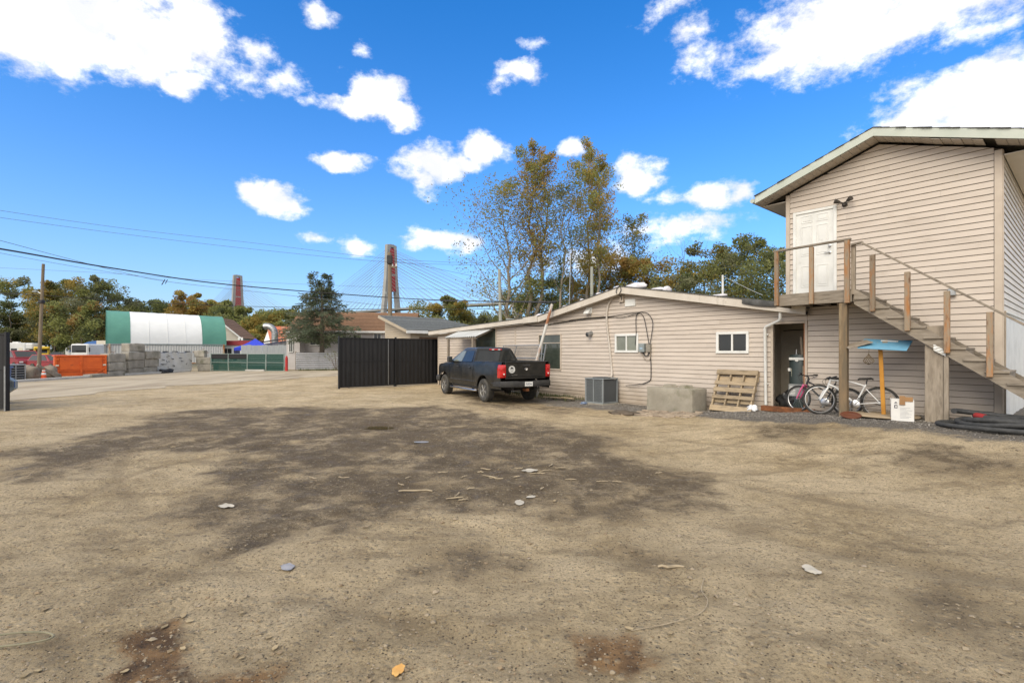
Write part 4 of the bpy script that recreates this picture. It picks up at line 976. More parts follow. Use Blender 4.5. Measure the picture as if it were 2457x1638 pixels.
def bike(name, label, cat, x, y, fcol, rad, forkm, tyre, rim, steer, lean, wb, hb_drop=0.0, step=False, rz=0.0):
    z = min(gB(x, y), gB(x - wb, y)) ; t = Bf(name, label, cat, x, y, z); t.rotation_euler = (lean, 0, BA + rz)
    fx = -wb; tw = .026; r = rad
    wheel(t, (0, 0, r), r, tw, tyre, rim); Ms = Matrix.Translation((fx, 0, 0)); wheel(t, (fx, 0, r), r, tw, tyre, rim, steer=steer)
    bbx = Vector((-.44, 0, .29)); seat = Vector((-.25, 0, .74)); head_t = Vector((fx + .22, 0, .83)); head_b = Vector((fx + .17, 0, .68)); ax = Vector((0, 0, r))
    fr = lambda n, pts, rr, mt=fcol: MB().tube(pts, rr, 10).build(n, mt, t, 50)
    fr('seat_tube', [bbx, seat], .018)
    if step: fr('top_tube', [head_b + Vector((.01, 0, .09)), Vector((-.37, 0, .50))], .017); fr('down_tube', [head_b, bbx], .022)
    else: fr('top_tube', smooth_path([head_t - Vector((.0, 0, .03)), head_t.lerp(seat, .55) + Vector((0, 0, .0)), seat - Vector((0, 0, .05))], 4), .019); fr('down_tube', smooth_path([head_b + Vector((.01, 0, .02)), head_b.lerp(bbx, .3) + Vector((.03, 0, .05)), bbx], 4), .027)
    fr('head_tube', [head_b - Vector((.01, 0, .03)), head_t], .024)
    for s in (-1, 1):
        fr('seat_stay', [seat - Vector((0, 0, .10)) + Vector((0, s * .012, 0)), ax + Vector((0, s * .065, 0))], .010); fr('chain_stay', [bbx + Vector((0, s * .025, 0)), ax + Vector((0, s * .065, 0))], .011)
    C, S = math.cos(steer), math.sin(steer); rot = lambda v: Vector((fx + (v[0] * C - v[1] * S), v[0] * S + v[1] * C, v[2]))
    for s in (-1, 1): MB().tube([rot((.17, s * .055, .66)), rot((.12, s * .065, .58)), rot((.0, s * .06, r))], [.022, .026, .017], 10).build('fork_leg', forkm, t, 50)
    MB().tube([rot((.165, -.075, .66)), rot((.165, .075, .66))], .026, 8).build('fork_crown', forkm, t, 50)
    hz = head_t.z + .05 - hb_drop; hx = .20
    fr('stem', [head_t - Vector((.0, 0, .01)), head_t + Vector((-.02, 0, .05)), rot((hx - .06, 0, hz + .02))], .016, DARK)
    MB().tube([rot((hx + .05, -.31, hz + .06)), rot((hx - .04, -.12, hz + .03)), rot((hx - .06, 0, hz + .02)), rot((hx - .04, .12, hz + .03)), rot((hx + .05, .31, hz + .06))], .013, 8).build('handlebar', DARK, t, 50)
    for s in (-1, 1):
        MB().tube([rot((hx + .05, s * .31, hz + .06)), rot((hx + .02, s * .21, hz + .05))], .018, 8).build('grip', RUBBER, t, 50)
        MB().tube([rot((hx - .0, s * .20, hz + .03)), rot((hx - .02, s * .29, hz + .0))], .007, 6).build('brake_lever', DARK, t)
        MB().tube(smooth_path([rot((hx - .0, s * .20, hz + .03)), rot((hx - .12, s * .12, hz - .05)), rot((hx, s * .05, hz - .22)), head_b.lerp(bbx, .3)], 5), .004, 5).build('brake_cable', CABLE, t)
    fr('seat_post', [seat - Vector((0, 0, .02)), seat + Vector((.02, 0, .10))], .013, DARK)
    m = MB(); rows = []
    for i in range(9):
        u = i / 8; w = .02 + .062 * sstep(.3, .95, u) - (.02 if u > .97 else 0); xx = seat.x - .15 + .28 * u; zz = seat.z + .115 + .018 * u * u
        rows.append([(xx, w * math.cos(a), zz + .022 * math.sin(a) - (.02 if i in (0, 8) else 0)) for a in [math.pi * 2 * k / 10 for k in range(11)]])
    m.grid(rows).build('saddle', RUBBER, t, 60)
    MB().lathe([(0, -.006), (.085, -.006), (.095, 0), (.085, .006), (0, .006)], M=Matrix.Translation(bbx + Vector((0, -.055, 0))) @ Matrix.Rotation(R(90), 4, 'X'), n=24).build('chainring', CHROME, t, 40)
    MB().lathe([(0, -.02), (.05, -.02), (.03, .02), (0, .02)], M=Matrix.Translation(ax + Vector((0, -.05, 0))) @ Matrix.Rotation(R(90), 4, 'X'), n=18).build('cassette', STEEL, t, 40)
    for s, a in ((-1, .9), (1, .9 + math.pi)):
        e = bbx + Vector((.165 * math.cos(a), s * .085, .165 * math.sin(a))); MB().beam(bbx + Vector((0, s * .07, 0)), e, .012, .022, .003).build('crank', STEEL, t)
        MB().bx(e.x - .045, e.x + .045, e.y - .02 if s < 0 else e.y - .0, e.y + .0 if s < 0 else e.y + .08, e.z - .01, e.z + .012, .004).build('pedal', DARK, t)
    MB().tube([bbx + Vector((0, -.055, .09)), ax + Vector((0, -.05, .045))], .006, 4).build('chain', DARK, t)
    MB().tube([bbx + Vector((0, -.055, -.09)), ax + Vector((0, -.05, -.045))], .006, 4).build('chain', DARK, t)
    return t
BWH = mat('white_bike_paint', (.66, .66, .65), (.55, .55, .54), 6, .3, coat=.4); BPK = mat('pink_bike_paint', (.45, .05, .15), (.58, .14, .26), 5, .3, coat=.4); SIL = mat('silver_rim', (.55, .55, .55), rough=.35, metal=.7)
bike('mountain_bike', 'white mountain bike with black saddle leaning behind the timber post', 'bicycle', -1.80, -.72, BWH, .35, BWH, RUBBER, SIL, .40, -.10, 1.12, .06, rz=.16)
bike('city_bike', 'pink forked city bike half hidden behind the white bike', 'bicycle', -2.52, -.34, DARK, .33, BPK, RUBBER, SIL, -.30, -.10, 1.04, 0, True)
# ------------------------------------------------------------------ upturned board on an orange pole, hanging net, disc base, brown lid, box
sg = Bf('propped_board', 'peeling blue board on an orange pole under the stairs', 'board', -1.70, -.86, gB(-1.7, -.9) + .02)
MB().lathe([(0, 0), (.60, 0), (.62, .015), (.6, .03), (0, .03)], n=36).build('round_base', PALL, sg, 40)
MB().beam((.0, 0, .03), (-.06, 0, 1.47), .075, .03, .004, (0, 1, 0)).build('pole', mat('orange_paint', (.52, .25, .035), (.42, .19, .025), 4, .45), sg)
BLU = mat('peeling_blue', (.10, .29, .44), (.17, .37, .51), 5, .6, col3=(.40, .36, .28), s3=4, t3=(.60, .63))
Mb = Matrix.Translation((.02, -.02, 1.50)) @ Matrix.Rotation(R(22), 4, 'X') @ Matrix.Rotation(R(4), 4, 'Y')
MB().bx(-.42, .42, -.27, .27, -.006, .012, .004, Mb).build('blue_panel', BLU, sg)
Mb2 = Matrix.Translation((-.34, -.10, 1.53)) @ Matrix.Rotation(R(18), 4, 'X') @ Matrix.Rotation(R(-8), 4, 'Y') @ Matrix.Rotation(R(35), 4, 'Z')
MB().bx(-.33, .14, -.14, .20, 0, .014, .004, Mb2).build('grey_board', WOOD, sg)
Mb3 = Matrix.Translation((-.10, .03, 1.525)) @ Matrix.Rotation(R(22), 4, 'X') @ Matrix.Rotation(R(12), 4, 'Z')
MB().bx(-.28, .16, .0, .20, .0, .012, .004, Mb3).build('plywood_scrap', PALL, sg)
MB().bx(-.10, .2, .14, .20, .015, .028, .004, Mb).build('white_strip', WHITE, sg)
nb = Bf('net_bag', 'small brown string net hanging below the peeling blue board', 'net', -1.93, -1.0, gB(-1.7, -.9) + 1.10)
NET = mat('brown_string', (.16, .12, .07), rough=.8); m = MB()
def bagr(t): return .095 * math.sin(math.pi * min(1, t ** 1.7)) + .004
for k in range(14):
    for s in (1, -1):
        m.tube([(bagr(t) * math.cos(2 * math.pi * k / 14 + s * t * 1.6), bagr(t) * math.sin(2 * math.pi * k / 14 + s * t * 1.6), .24 * t * -1 + .24) for t in [i / 10 for i in range(11)]], .0028, 4, False)
m.build('netting', NET, nb); MB().tube([(0, 0, .23), (.01, 0, .40)], .004, 5).build('string', NET, nb)
lid = Bf('brown_lid', 'round brown enamel pot lid propped at the foot of the timber post', 'lid', -2.12, -1.50, gB(-2.12, -1.5) + .05); lid.rotation_euler = (R(14), R(6), BA)
MB().lathe([(0, -.01), (.15, -.01), (.185, .0), (.19, .02), (.175, .028), (.14, .012), (.03, .03), (0, .032)], n=30).build('lid_disc', mat('brown_enamel', (.16, .055, .028), (.10, .035, .02), 5, .3), lid, 50)
bxo = Bf('cardboard_box', 'open white cardboard box with brown flaps and small print', 'box', -1.45, -1.42, gB(-1.3, -1.4) + .005, .25)
CARD = mat('white_cardboard', (.70, .69, .66), (.62, .61, .58), 5, .7); BRN = mat('brown_cardboard', (.33, .19, .085), (.27, .15, .07), 5, .8)
bw, bd, bh = .36, .30, .42
for nm, q in (('side', (0, .006, 0, bd)), ('side', (bw - .006, bw, 0, bd)), ('side', (.006, bw - .006, 0, .006)), ('side', (.006, bw - .006, bd - .006, bd))): MB().bx(*q, .0, bh).build(nm, CARD, bxo)
MB().bx(.006, bw - .006, .006, bd - .006, .0, .01).build('bottom', BRN, bxo); MB().bx(.007, bw - .007, .0062, .008, .12, bh - .001).build('inner_wall', BRN, bxo)
for mt, a in ((BRN, (.13, .22, -.02, -.013, bh - .10, bh + .08)), (BRN, (.20, .34, -.012, -.006, bh - .03, bh + .06)), (BRN, (-.012, -.006, .08, .2, bh - .06, bh + .06)), (CARD, (-.014, -.008, .02, .08, bh - .08, bh + .03))): MB().bx(*a, .001).build('flap', mt, bxo)
INK = mat('dark_ink', (.04, .045, .07)); GINK = mat('grey_ink', (.30, .31, .33))
for k in range(9): MB().bx(.14, .14 + .19 * (.75 + .25 * math.sin(k * 2.4)), -.0022, 0, .06 + k * .025, .066 + k * .025).build('print_line', GINK, bxo)
for x0, x1, z0, z1 in ((.05, .10, .30, .315), (.05, .065, .26, .30), (.09, .10, .26, .30), (.05, .10, .25, .262), (.05, .10, .34, .352), (.06, .09, .36, .375)): MB().bx(x0, x1, -.0022, 0, z0, z1).build('print_mark', INK, bxo)
MB().lathe([(.0, 0), (.055, 0), (.055, .002), (0, .002)], M=rotM('Y', R(-90), (0.0, .12, .26)), n=18).build('print_mark', INK, bxo); MB().lathe([(.0, 0), (.035, 0), (.035, .001), (0, .001)], M=rotM('Y', R(-90), (-.002, .12, .265)), n=18).build('print_mark', CARD, bxo)
for k in range(5): MB().bx(-.0022, 0, .04 + .02 * k, .048 + .02 * k, .05, .11).build('print_mark', INK, bxo)
# ------------------------------------------------------------------ coiled hose
HOSE = mat('black_hose_rubber', (.030, .031, .032), (.055, .055, .054), 14, .7, bump=.003, bscale=30); REDR = mat('red_hose_cuff', (.36, .035, .03), (.24, .02, .02), 9, .5)
ho = Bf('coiled_hose', 'thick black rubber hose coiled beside the stairs with red cuffs', 'hose', 0.05, -1.45, gB(0, -1.4)); rn = random.Random(12); pts = []
for i in range(150):
    t = i / 149; a = t * 2 * math.pi * 4.4 + .5; rr = .50 + .13 * math.sin(t * 21) + .08 * math.sin(t * 47)
    pts.append((.20 + rr * 1.15 * math.cos(a) + .06 * math.sin(t * 30), .05 + rr * .62 * math.sin(a), .045 + .21 * t + .03 * math.sin(a * 2.3)))
MB().tube(pts, .047, 10).build('hose_coil', HOSE, ho, 60)
MB().tube(smooth_path([pts[0], (-.3, .34, .05), (-.62, .30, .05), (-.78, .05, .05), (-.66, -.22, .05), (-.2, -.40, .055), (.4, -.42, .06), (1.0, -.46, .05), (1.7, -.5, .05)], 8), .043, 10).build('hose_tail', HOSE, ho, 60)
q = smooth_path([(-.66, -.22, .05), (-.2, -.40, .055), (.4, -.42, .06), (1.0, -.46, .05), (1.7, -.5, .05)], 10)
for a, b in ((21, 25),): MB().tube(q[a:b + 1], .054, 10).build('red_cuff', REDR, ho, 60)
MB().tube(pts[118:122], .056, 10).build('red_cuff', REDR, ho, 60); MB().tube(pts[114:116], .055, 10).build('clamp', CHROME, ho, 60)
MB().tube(smooth_path([(-.45, .34, .05), (-.3, .34, .05), (-.14, .33, .06)], 4), .05, 10).build('coupling', CHROME, ho, 60)
# ------------------------------------------------------------------ litter on the yard
CHIP = mat('splintered_wood', (.38, .31, .21), (.26, .21, .14), 8, .9); LEAF = mat('dry_leaf', (.34, .27, .16), (.24, .18, .10), 8, .9, rnd=.25); PALE = mat('paper_scrap', (.46, .42, .35), (.36, .33, .27), 8, .9); YEL = mat('yellow_leaf', (.56, .27, .06), (.62, .38, .12), 9, .6)
rn = random.Random(21)
def stick(px, py, L, ang, th, lab=None, kind='wood_splinter'):
    X, Y = gr(px, py); m = MB(); k = 6; pts = [(L * (i / k - .5), L * .05 * rn.uniform(-1, 1), .008 + .012 * rn.random()) for i in range(k + 1)]
    m.tube(pts, [th * (.5 + .5 * math.sin(math.pi * (i + .6) / (k + 1.2))) for i in range(k + 1)], 5); o = m.build(kind, CHIP)
    o.location = (X, Y, gzz(X, Y) + .004); o.rotation_euler = (rn.uniform(-.04, .04), rn.uniform(-.06, .06), ang); return tag(o, lab or 'small pale wood splinter lying on the dark damp earth', 'wood splinter', 'wood splinters on the yard')
for px, py, L, an in ((752,1153,.16,-.5),(825,1148,.17,-.1),(980,1150,.12,1.0),(962,1166,.12,-.7),(1062,1138,.14,.2),(1165,1127,.16,-.3),(1153,1134,.10,-.5),(1175,1147,.24,-.4),(1190,1150,.2,-.2),(1113,1148,.12,.9),(1305,1130,.26,.4),(1290,1140,.22,.15),(1322,1120,.18,1.1),(1345,1124,.18,.2),(1245,1128,.12,.1),(1090,1198,.2,.25),(1098,1190,.14,1.2),(1112,1200,.12,.3),(1300,1176,.1,1.1),(1445,1160,.16,.1),(1480,1158,.12,0),(1370,1152,.16,.1),(1240,1150,.1,.5),(1580,1136,.13,.4),(1130,1175,.1,.2),(880,1270,.12,.9)):
    stick(px, py, L, an, .008 + .004 * rn.random())
stick(997, 1182, .42, .12, .016, 'longest pale wood stake lying on the dark damp earth'); stick(1610, 1362, .22, .12, .016, 'thick pale wood stick on the open dry ground')
X, Y = gr(1665, 1440); m = MB(); m.tube(smooth_path([(-.55, -.40, .01), (-.3, -.33, .015), (-.05, -.22, .02), (.08, -.05, .02), (.10, .12, .015), (.2, .32, .01)], 8), .0032, 5); o = m.build('twig', CHIP); o.location = (X, Y, gzz(X, Y) + .005); tag(o, 'long thin curved twig lying on dry ground', 'twig')
def scrap(px, py, s, mt, lab, cat, nm, sd_=0, group=None):
    X, Y = gr(px, py); m = MB(); n = 7; rows = []
    for i in range(n):
        row = []
        for j in range(n):
            u, v = i / (n - 1) * 2 - 1, j / (n - 1) * 2 - 1; L = max(abs(u), abs(v)); d = math.hypot(u, v) or 1; u2, v2 = u * L / d, v * L / d * .62
            q = 1 + .3 * mnoise.noise((u2 * 2 + sd_, v2 * 2, sd_)); row.append((u2 * s * q, v2 * s * q, .012 + s * .22 * abs(mnoise.noise((u2 * 2.2 + sd_, v2 * 2.2, 5 + sd_)))))
        rows.append(row)
    m.grid(rows); m.grid([[(p[0], p[1], p[2] - .003) for p in r[::-1]] for r in rows])
    o = m.build(nm, mt, None, 60); o.location = (X, Y, gzz(X, Y)); o.rotation_euler = (0, 0, sd_ * 1.3); return tag(o, lab, cat, group)
scrap(955, 1605, .052, YEL, 'curled bright orange fallen leaf on bare dry ground', 'leaf', 'fallen_leaf', 1.1)
scrap(543, 1220, .10, PALE, 'flat whitish paper scrap on dark damp earth', 'paper scrap', 'paper_scrap', 2.2)
scrap(1948, 1369, .09, PALE, 'white paper scrap on dry ground away from the damp patch', 'paper scrap', 'paper_scrap', 3.6)
scrap(690, 1366, .075, mat('grey_rag', (.20, .20, .22), (.33, .33, .35), 10, .9), 'small folded grey rag on the ground', 'rag', 'rag', 4.2)
scrap(1272, 1133, .12, PALE, 'crumpled pale bark scrap among the wood splinters', 'bark scrap', 'bark_scrap', 5.0)
scrap(1246, 1205, .09, PALE, 'larger of two pale torn scraps at the damp edge', 'paper scrap', 'paper_scrap', 6.1); scrap(1274, 1193, .065, PALE, 'smaller of two pale torn scraps at the damp edge', 'paper scrap', 'paper_scrap', 7.7)
for i, (px, py, s) in enumerate(((535,1160,.05),(395,1078,.09),(415,1068,.14),(310,1065,.06),(1010,1090,.06),(1205,1080,.05),(680,1242,.05),(850,1002,.05),(470,985,.05),(120,1030,.10),(265,1310,.05),(275,1313,.06),(440,1475,.07),(455,1490,.06),(395,1500,.06),(580,1470,.05),(645,1535,.05),(660,1560,.06),(440,1555,.05),(300,1605,.05),(60,1620,.06),(90,1610,.05),(1330,1205,.07),(1410,1120,.06),(1660,1120,.05),(1490,1415,.06),(1510,1510,.07),(1610,1525,.05),(1800,1425,.04),(2270,1450,.04),(1440,1257,.05),(1500,1255,.04),(985,1243,.05),(110,1460,.06),(620,1490,.04),(580,1580,.04),(1285,1090,.05),(1845,1180,.05),(2100,1200,.05),(2230,1110,.05))):
    scrap(px, py, s * .42, LEAF, 'small dry tan leaf lying on the yard ground', 'leaf', 'dry_leaf', i * .9 + .4, 'dry leaves scattered on the yard')
rn = random.Random(33)
for i, (px, py, s) in enumerate(((1040,1490,.035),(1025,1475,.03),(1470,1608,.028),(1805,1545,.02),(1440,1580,.02),(830,1430,.03),(2300,1480,.02),(1735,1545,.02),(890,1440,.02),(1960,1440,.02),(2420,1490,.025),(1830,1640-20,.022),(925,1550,.025),(1940,1565,.02),(2050,1330,.018),(420,1320,.022),(360,1395,.02),(1380,1390,.018),(1700,1290,.02),(2190,1300,.02),(660,1215,.02),(760,1310,.02))):
    X, Y = gr(px, min(py, 1630)); o = lump('stone', STONE, (X, Y, gzz(X, Y) + s * .1), (s * .6, s * .5, s * .36), i * 2.3 + 1, None, 6, .5); tag(o, 'fist sized or smaller grey stone half bedded in the yard', 'stone', 'loose stones on the yard')
# green hose loop at the left edge of the yard
X, Y = gr(40, 1535); m = MB(); m.tube(smooth_path([(-.35, -.12, .012), (-.1, .02, .02), (.12, .05, .015), (.22, .0, .012), (.1, -.07, .012), (-.35, -.16, .012)], 8), .0065, 7); o = m.build('garden_hose', mat('dull_green_hose', (.22, .20, .13), (.15, .14, .09), 6, .8)); o.location = (X, Y, gzz(X, Y) + .01); tag(o, 'loop of dull green hose lying on the earth', 'hose')
# ================================================================== BLACK PICKUP TRUCK
tk = T('pickup_truck', 'dusty black four door pickup truck with red tail lamps parked by the siding', 'pickup truck', (-.15, 17.71, 0.0), R(120))
WBS, TR = 3.57, .40
def arch(x):
    b = .50
    for c in (0, WBS):
        d = abs(x - c)
        if d < .52: b = max(b, .42 + math.sqrt(.52 ** 2 - d * d))
    return b
def truck_side(s, x0, x1, top, name, n=40, skip=()):
    xs_ = sorted(set([x0, x1] + [x0 + (x1 - x0) * i / n for i in range(n + 1)] + [c + d for c in (0, WBS) for d in (-.52, -.515, -.50, -.47, .47, .50, .515, .52) if x0 < c + d < x1]))
    rows = []
    for x in xs_:
        b = arch(x); t = top(x); col = []
        wide = 0.018 * (sstep(.95, .60, abs(x)) + sstep(.95, .60, abs(x - WBS)))
        nose = 1 - .10 * sstep(3.9, 4.42, x) ; tail = 1 - .02 * sstep(-.9, -1.22, x)
        for k in range(9):
            f = k / 8; z = b + (t - b) * f; zz = (z - .5) / .9
            y = (.955 + .045 * math.sin(math.pi * min(1, max(0, zz * .85 + .12))) + wide * sstep(1.25, .9, z)) * nose * tail
            if z > t - .06: y -= .018
            col.append((x, s * y, z))
        col.append((x, s * (col[-1][1] * s - .05), t + .004))
        rows.append(col)
    m = MB(); m.grid(rows if s < 0 else [r[::-1] for r in rows]); return m.build(name, PAINT, tk, 40)
bt = lambda x: 1.41
ct = lambda x: 1.345 + .02 * sstep(2.0, 1.0, x)
ft = lambda x: 1.30 - .06 * sstep(3.0, 4.4, x) - .04 * sstep(4.15, 4.42, x)
for s in (1, -1):
    truck_side(s, -1.235, .80, bt, 'bed_side'); truck_side(s, .82, 1.82, ct, 'rear_door', 20); truck_side(s, 1.835, 2.93, ct, 'front_door', 22); truck_side(s, 2.945, 4.42, ft, 'front_fender', 36)
    # inner wheel wells, rocker, running board, wheel arch lip
    MB().bx(.56, 3.02, s * .90, s * .80, .40, .52, .02).build('rocker', PLAST, tk)
    MB().tube([(.58, s * .93, .36), (.68, s * .99, .355), (2.90, s * .99, .355), (3.0, s * .93, .36)], .04, 10).build('running_board', CHROME, tk, 40)
    for x0, x1 in ((.84, 1.80), (1.86, 2.9), (.62, .80), (-1.2, -.60)): MB().bx(x0, x1, s * .975, s * 1.012, .665, .70, .008).build('side_moulding', PLAST, tk)
    for c in (0, WBS):
        pts = [(c + .525 * math.cos(a), s * .985, .42 + .525 * math.sin(a)) for a in [math.pi * i / 18 for i in range(-1, 20)]]
        MB().tube(pts, .018, 6).build('arch_lip', PAINT, tk, 50)
        m = MB(); rows = []
        for i in range(19):
            a = math.pi * i / 18; rows.append([(c + .52 * math.cos(a), s * .93, .42 + .52 * math.sin(a)), (c + .52 * math.cos(a), s * .55, .42 + .52 * math.sin(a))])
        m.grid(rows).build('wheel_well', DARK, tk); MB().bx(c - .5, c + .5, s * .56, s * .54, .42, .95).build('wheel_well', DARK, tk)
    for x in (1.0, 2.05): MB().beam((x, s * 1.012, 1.17), (x + .20, s * 1.012, 1.18), .035, .035, .01).build('door_handle', PLAST, tk)
    mir = MB().bx(2.62, 2.80, s * 1.02, s * 1.20, 1.33, 1.56, .035).build('mirror', PLAST, tk); MB().bx(2.66, 2.78, s * .94, s * 1.03, 1.33, 1.40, .01).build('mirror_arm', PLAST, mir)
    MB().bx(2.612, 2.62, s * 1.04, s * 1.18, 1.36, 1.53, .004).build('mirror_glass', GLASS, mir)
# cab upper body
bz = 1.352
def cab_pt(fx, fy, fz):
    """fx 0 rear..1 front, fy -1..1, fz 0 belt..1 roof rim"""
    x0, x1 = .86 + .15 * fz, 3.02 - .86 * fz ** 1.05
    w = .955 - .225 * fz ** 1.15
    return Vector((x0 + (x1 - x0) * fx, w * fy, bz + .47 * fz))
m = MB(); N = 12
def ringp(fz):
    pts = []; k = 10
    for i in range(k + 1): pts.append(cab_pt(0, -1 + 2 * i / k, fz) - Vector((.07 * (1 - (2 * i / k - 1) ** 2), 0, 0)))
    for i in range(1, k): pts.append(cab_pt(i / k, 1, fz) + Vector((0, .015 * math.sin(math.pi * i / k), 0)))
    for i in range(k + 1): pts.append(cab_pt(1, 1 - 2 * i / k, fz) + Vector((.20 * (1 - (2 * i / k - 1) ** 2), 0, 0)))
    for i in range(1, k): pts.append(cab_pt(1 - i / k, -1, fz) - Vector((0, .015 * math.sin(math.pi * i / k), 0)))
    return pts
rows = [ringp(f / 8) for f in range(9)]; rows = [r + [r[0]] for r in rows]
top = [Vector((1.60, 0, 1.92)) + (Vector(p) - Vector((1.60, 0, 1.83))) * q + Vector((0, 0, dz)) for q, dz in ((.94, -.05),) for p in rows[-1]]
for q, z in ((.965, 1.853), (.90, 1.885), (.78, 1.903), (.5, 1.917), (.02, 1.922)): rows.append([Vector((1.60 + (p[0] - 1.60) * q, p[1] * q, z)) for p in rows[8]])
m.grid(rows).build('cab_shell', PAINT, tk, 50)
def pane(name, pts, n, out=.006, mt=GLASS):
    pts = [Vector(p) for p in pts]; c = sum(pts, Vector()) / len(pts); n = Vector(n).normalized(); sm = []
    L = len(pts)
    for i in range(L):                                    # rounded corners
        p, a, b = pts[i], pts[i - 1], pts[(i + 1) % L]; ra = min(.05, (a - p).length * .3, (b - p).length * .3)
        u, v = (a - p).normalized() * ra, (b - p).normalized() * ra
        for t in (0, .33, .67, 1): sm.append(p + u * (1 - t) ** 2 + v * t ** 2)
    mm = MB(); k = len(sm); mm.add([c + n * out] + [p + n * out for p in sm] + [p - n * .004 for p in sm], [(0, 1 + i, 1 + (i + 1) % k) for i in range(k)] + [(1 + i, k + 1 + i, k + 1 + (i + 1) % k, 1 + (i + 1) % k) for i in range(k)])
    return mm.build(name, mt, tk, 30)
for s in (1, -1):
    P = lambda x, fz: Vector((x, s * (.955 - .225 * fz ** 1.15 + .017), bz + .47 * fz))
    pane('side_window', [P(.98, .06), P(1.80, .06), P(1.78, .90), P(1.10, .90)], (0, s, .45)); pane('side_window', [P(1.87, .06), P(2.82, .06), P(2.16, .88), P(1.85, .90)], (0, s, .45), mt=GLASSL if s > 0 else GLASS)
Q = lambda fy, fz: cab_pt(0, fy, fz) - Vector((.07 * (1 - fy ** 2) + .004, 0, 0))
m = MB(); rows = [[Q(-.90 + 1.8 * i / 12 if 0 < fz < .95 else -.86 + 1.72 * i / 12, fz) for i in range(13)] for fz in (.10, .14, .3, .5, .7, .86, .90)]
m.grid(rows[::-1]); [m.v.__setitem__(i, (v[0] - .010, v[1], v[2])) for i, v in enumerate(m.v)]; m.build('rear_window', GLASS, tk, 50)
Q2 = lambda fy, fz: cab_pt(1, fy, fz) + Vector((.20 * (1 - fy ** 2) + .01, 0, .006))
m = MB(); m.grid([[Q2(-.9 + 1.8 * i / 12, fz) for i in range(13)] for fz in (.05, .3, .6, .93)]).build('windscreen', GLASS, tk, 50)
hl = MB().bx(.895, .985, -.26, .26, 1.795, 1.85, .015).build('high_brake_lamp', REDL, tk)
for y in (-.13, .13): MB().bx(.888, .896, y - .05, y + .05, 1.805, 1.84, .004).build('lens', CLEAR, hl)
# bonnet, grille, front bumper, headlamps
m = MB(); rows = []
for i in range(13):
    x = 2.85 + (4.38 - 2.85) * i / 12; w = .90 - .07 * sstep(3.9, 4.4, x)
    rows.append([(x, w * (k / 6 - 1), ft(x) - .0 + .10 * (1 - (abs(k / 6 - 1)) ** 3) - .05 * sstep(4.1, 4.4, x)) for k in range(13)])
m.grid(rows).build('bonnet', PAINT, tk, 50)
MB().bx(4.36, 4.44, -.62, .62, .78, 1.20, .03).build('grille', CHROME, tk); MB().bx(4.32, 4.60, -.97, .97, .50, .76, .06).build('front_bumper', PLAST, tk)
for s in (1, -1): MB().bx(4.30, 4.41, s * .62, s * .86, .86, 1.16, .03).build('headlamp', CLEAR, tk)
# bed interior, tailgate, tail lamps, rear bumper, plate, badges, decal
MB().bx(-1.17, .80, -.78, .78, .86, .90).build('bed_floor', PLAST, tk)
for s in (1, -1):
    MB().bx(-1.17, .80, s * .80, s * .83, .88, 1.40).build('bed_liner', PLAST, tk); MB().bx(-1.20, .82, s * .82, s * .95, 1.400, 1.425, .008).build('bed_rail', PLAST, tk)
MB().bx(.795, .835, -.90, .90, .60, 1.40).build('bed_front_wall', PAINT, tk)
MB().bx(.83, 3.0, -.92, .92, .55, 1.35).build('cab_floor', DARK, tk); MB().bx(2.95, 4.3, -.5, .5, .45, 1.1).build('engine_bay', DARK, tk)
tg = MB().bx(-1.262, -1.20, -.795, .795, .83, 1.40, .016).build('tailgate', PAINT, tk)
MB().bx(-1.28, -1.19, -.80, .80, 1.385, 1.42, .010).build('top_edge', PAINT, tg); MB().bx(-1.275, -1.26, -.72, .72, .93, .955, .006).build('crease', PAINT, tg)
MB().bx(-1.278, -1.26, -.15, .15, 1.255, 1.325, .01).build('handle', PLAST, tg)
m = MB().lathe([(0, 0), (.045, 0), (.05, .006), (.02, .012), (0, .012)], M=rotM('Y', R(-90), (-1.262, .0, 1.165)), n=6).build('badge', CHROME, tg, 20)
m = MB()
for s in (1, -1): m.tube(smooth_path([(-1.276, 0, 1.12), (-1.277, s * .02, 1.16), (-1.276, s * .045, 1.19), (-1.275, s * .06, 1.16)], 4), .008, 5)
m.build('badge_horns', CHROME, tg, 40)
dc = MB().lathe([(0, 0), (.125, 0), (.125, .003), (0, .003)], M=rotM('Y', R(-90), (-1.2625, .56, 1.16)), n=36).build('round_decal', WHITE, tg)
def marks(name, parent, x, y0, y1, z0, z1, n, mt, seed):
    """row of small upright marks: print too fine to read"""
    rn = random.Random(seed); w = (y1 - y0) / n; m = MB()
    for i in range(n):
        ya = y0 + i * w; hh = z1 - z0
        m.bx(x - .0012, x, ya + w * .12, ya + w * .40, z0, z1 - hh * rn.choice((0, .25)))
        m.bx(x - .0012, x, ya + w * .40, ya + w * .80, *(rn.choice(((z0, z0 + hh * .3), (z1 - hh * .3, z1), (z0 + hh * .35, z0 + hh * .65)))))
    return tag(m.build(name, mt, parent), kind='stuff')
BL = MATS['dark_plastic']
m = MB().prism([(-.07, .0), (.07, .0), (.04, .06), (.015, .045), (-.01, .075), (-.045, .04)], Matrix(((0, 0, -1, -1.2665), (-1, 0, 0, .56), (0, 1, 0, 1.175), (0, 0, 0, 1))), 0, .001).build('decal_emblem', BL, dc)
marks('decal_print', dc, -1.2662, .50, .62, 1.115, 1.14, 6, BL, 1); marks('decal_print', dc, -1.2662, .515, .605, 1.08, 1.098, 7, BL, 2)
MB().tube([(-1.2662, .56 + .113 * math.cos(k * math.pi / 18), 1.16 + .113 * math.sin(k * math.pi / 18)) for k in range(36)], .0015, 4, False, True).build('decal_ring', BL, dc)
marks('model_script', tg, -1.2636, .36, .58, .965, .985, 9, CHROME, 3)
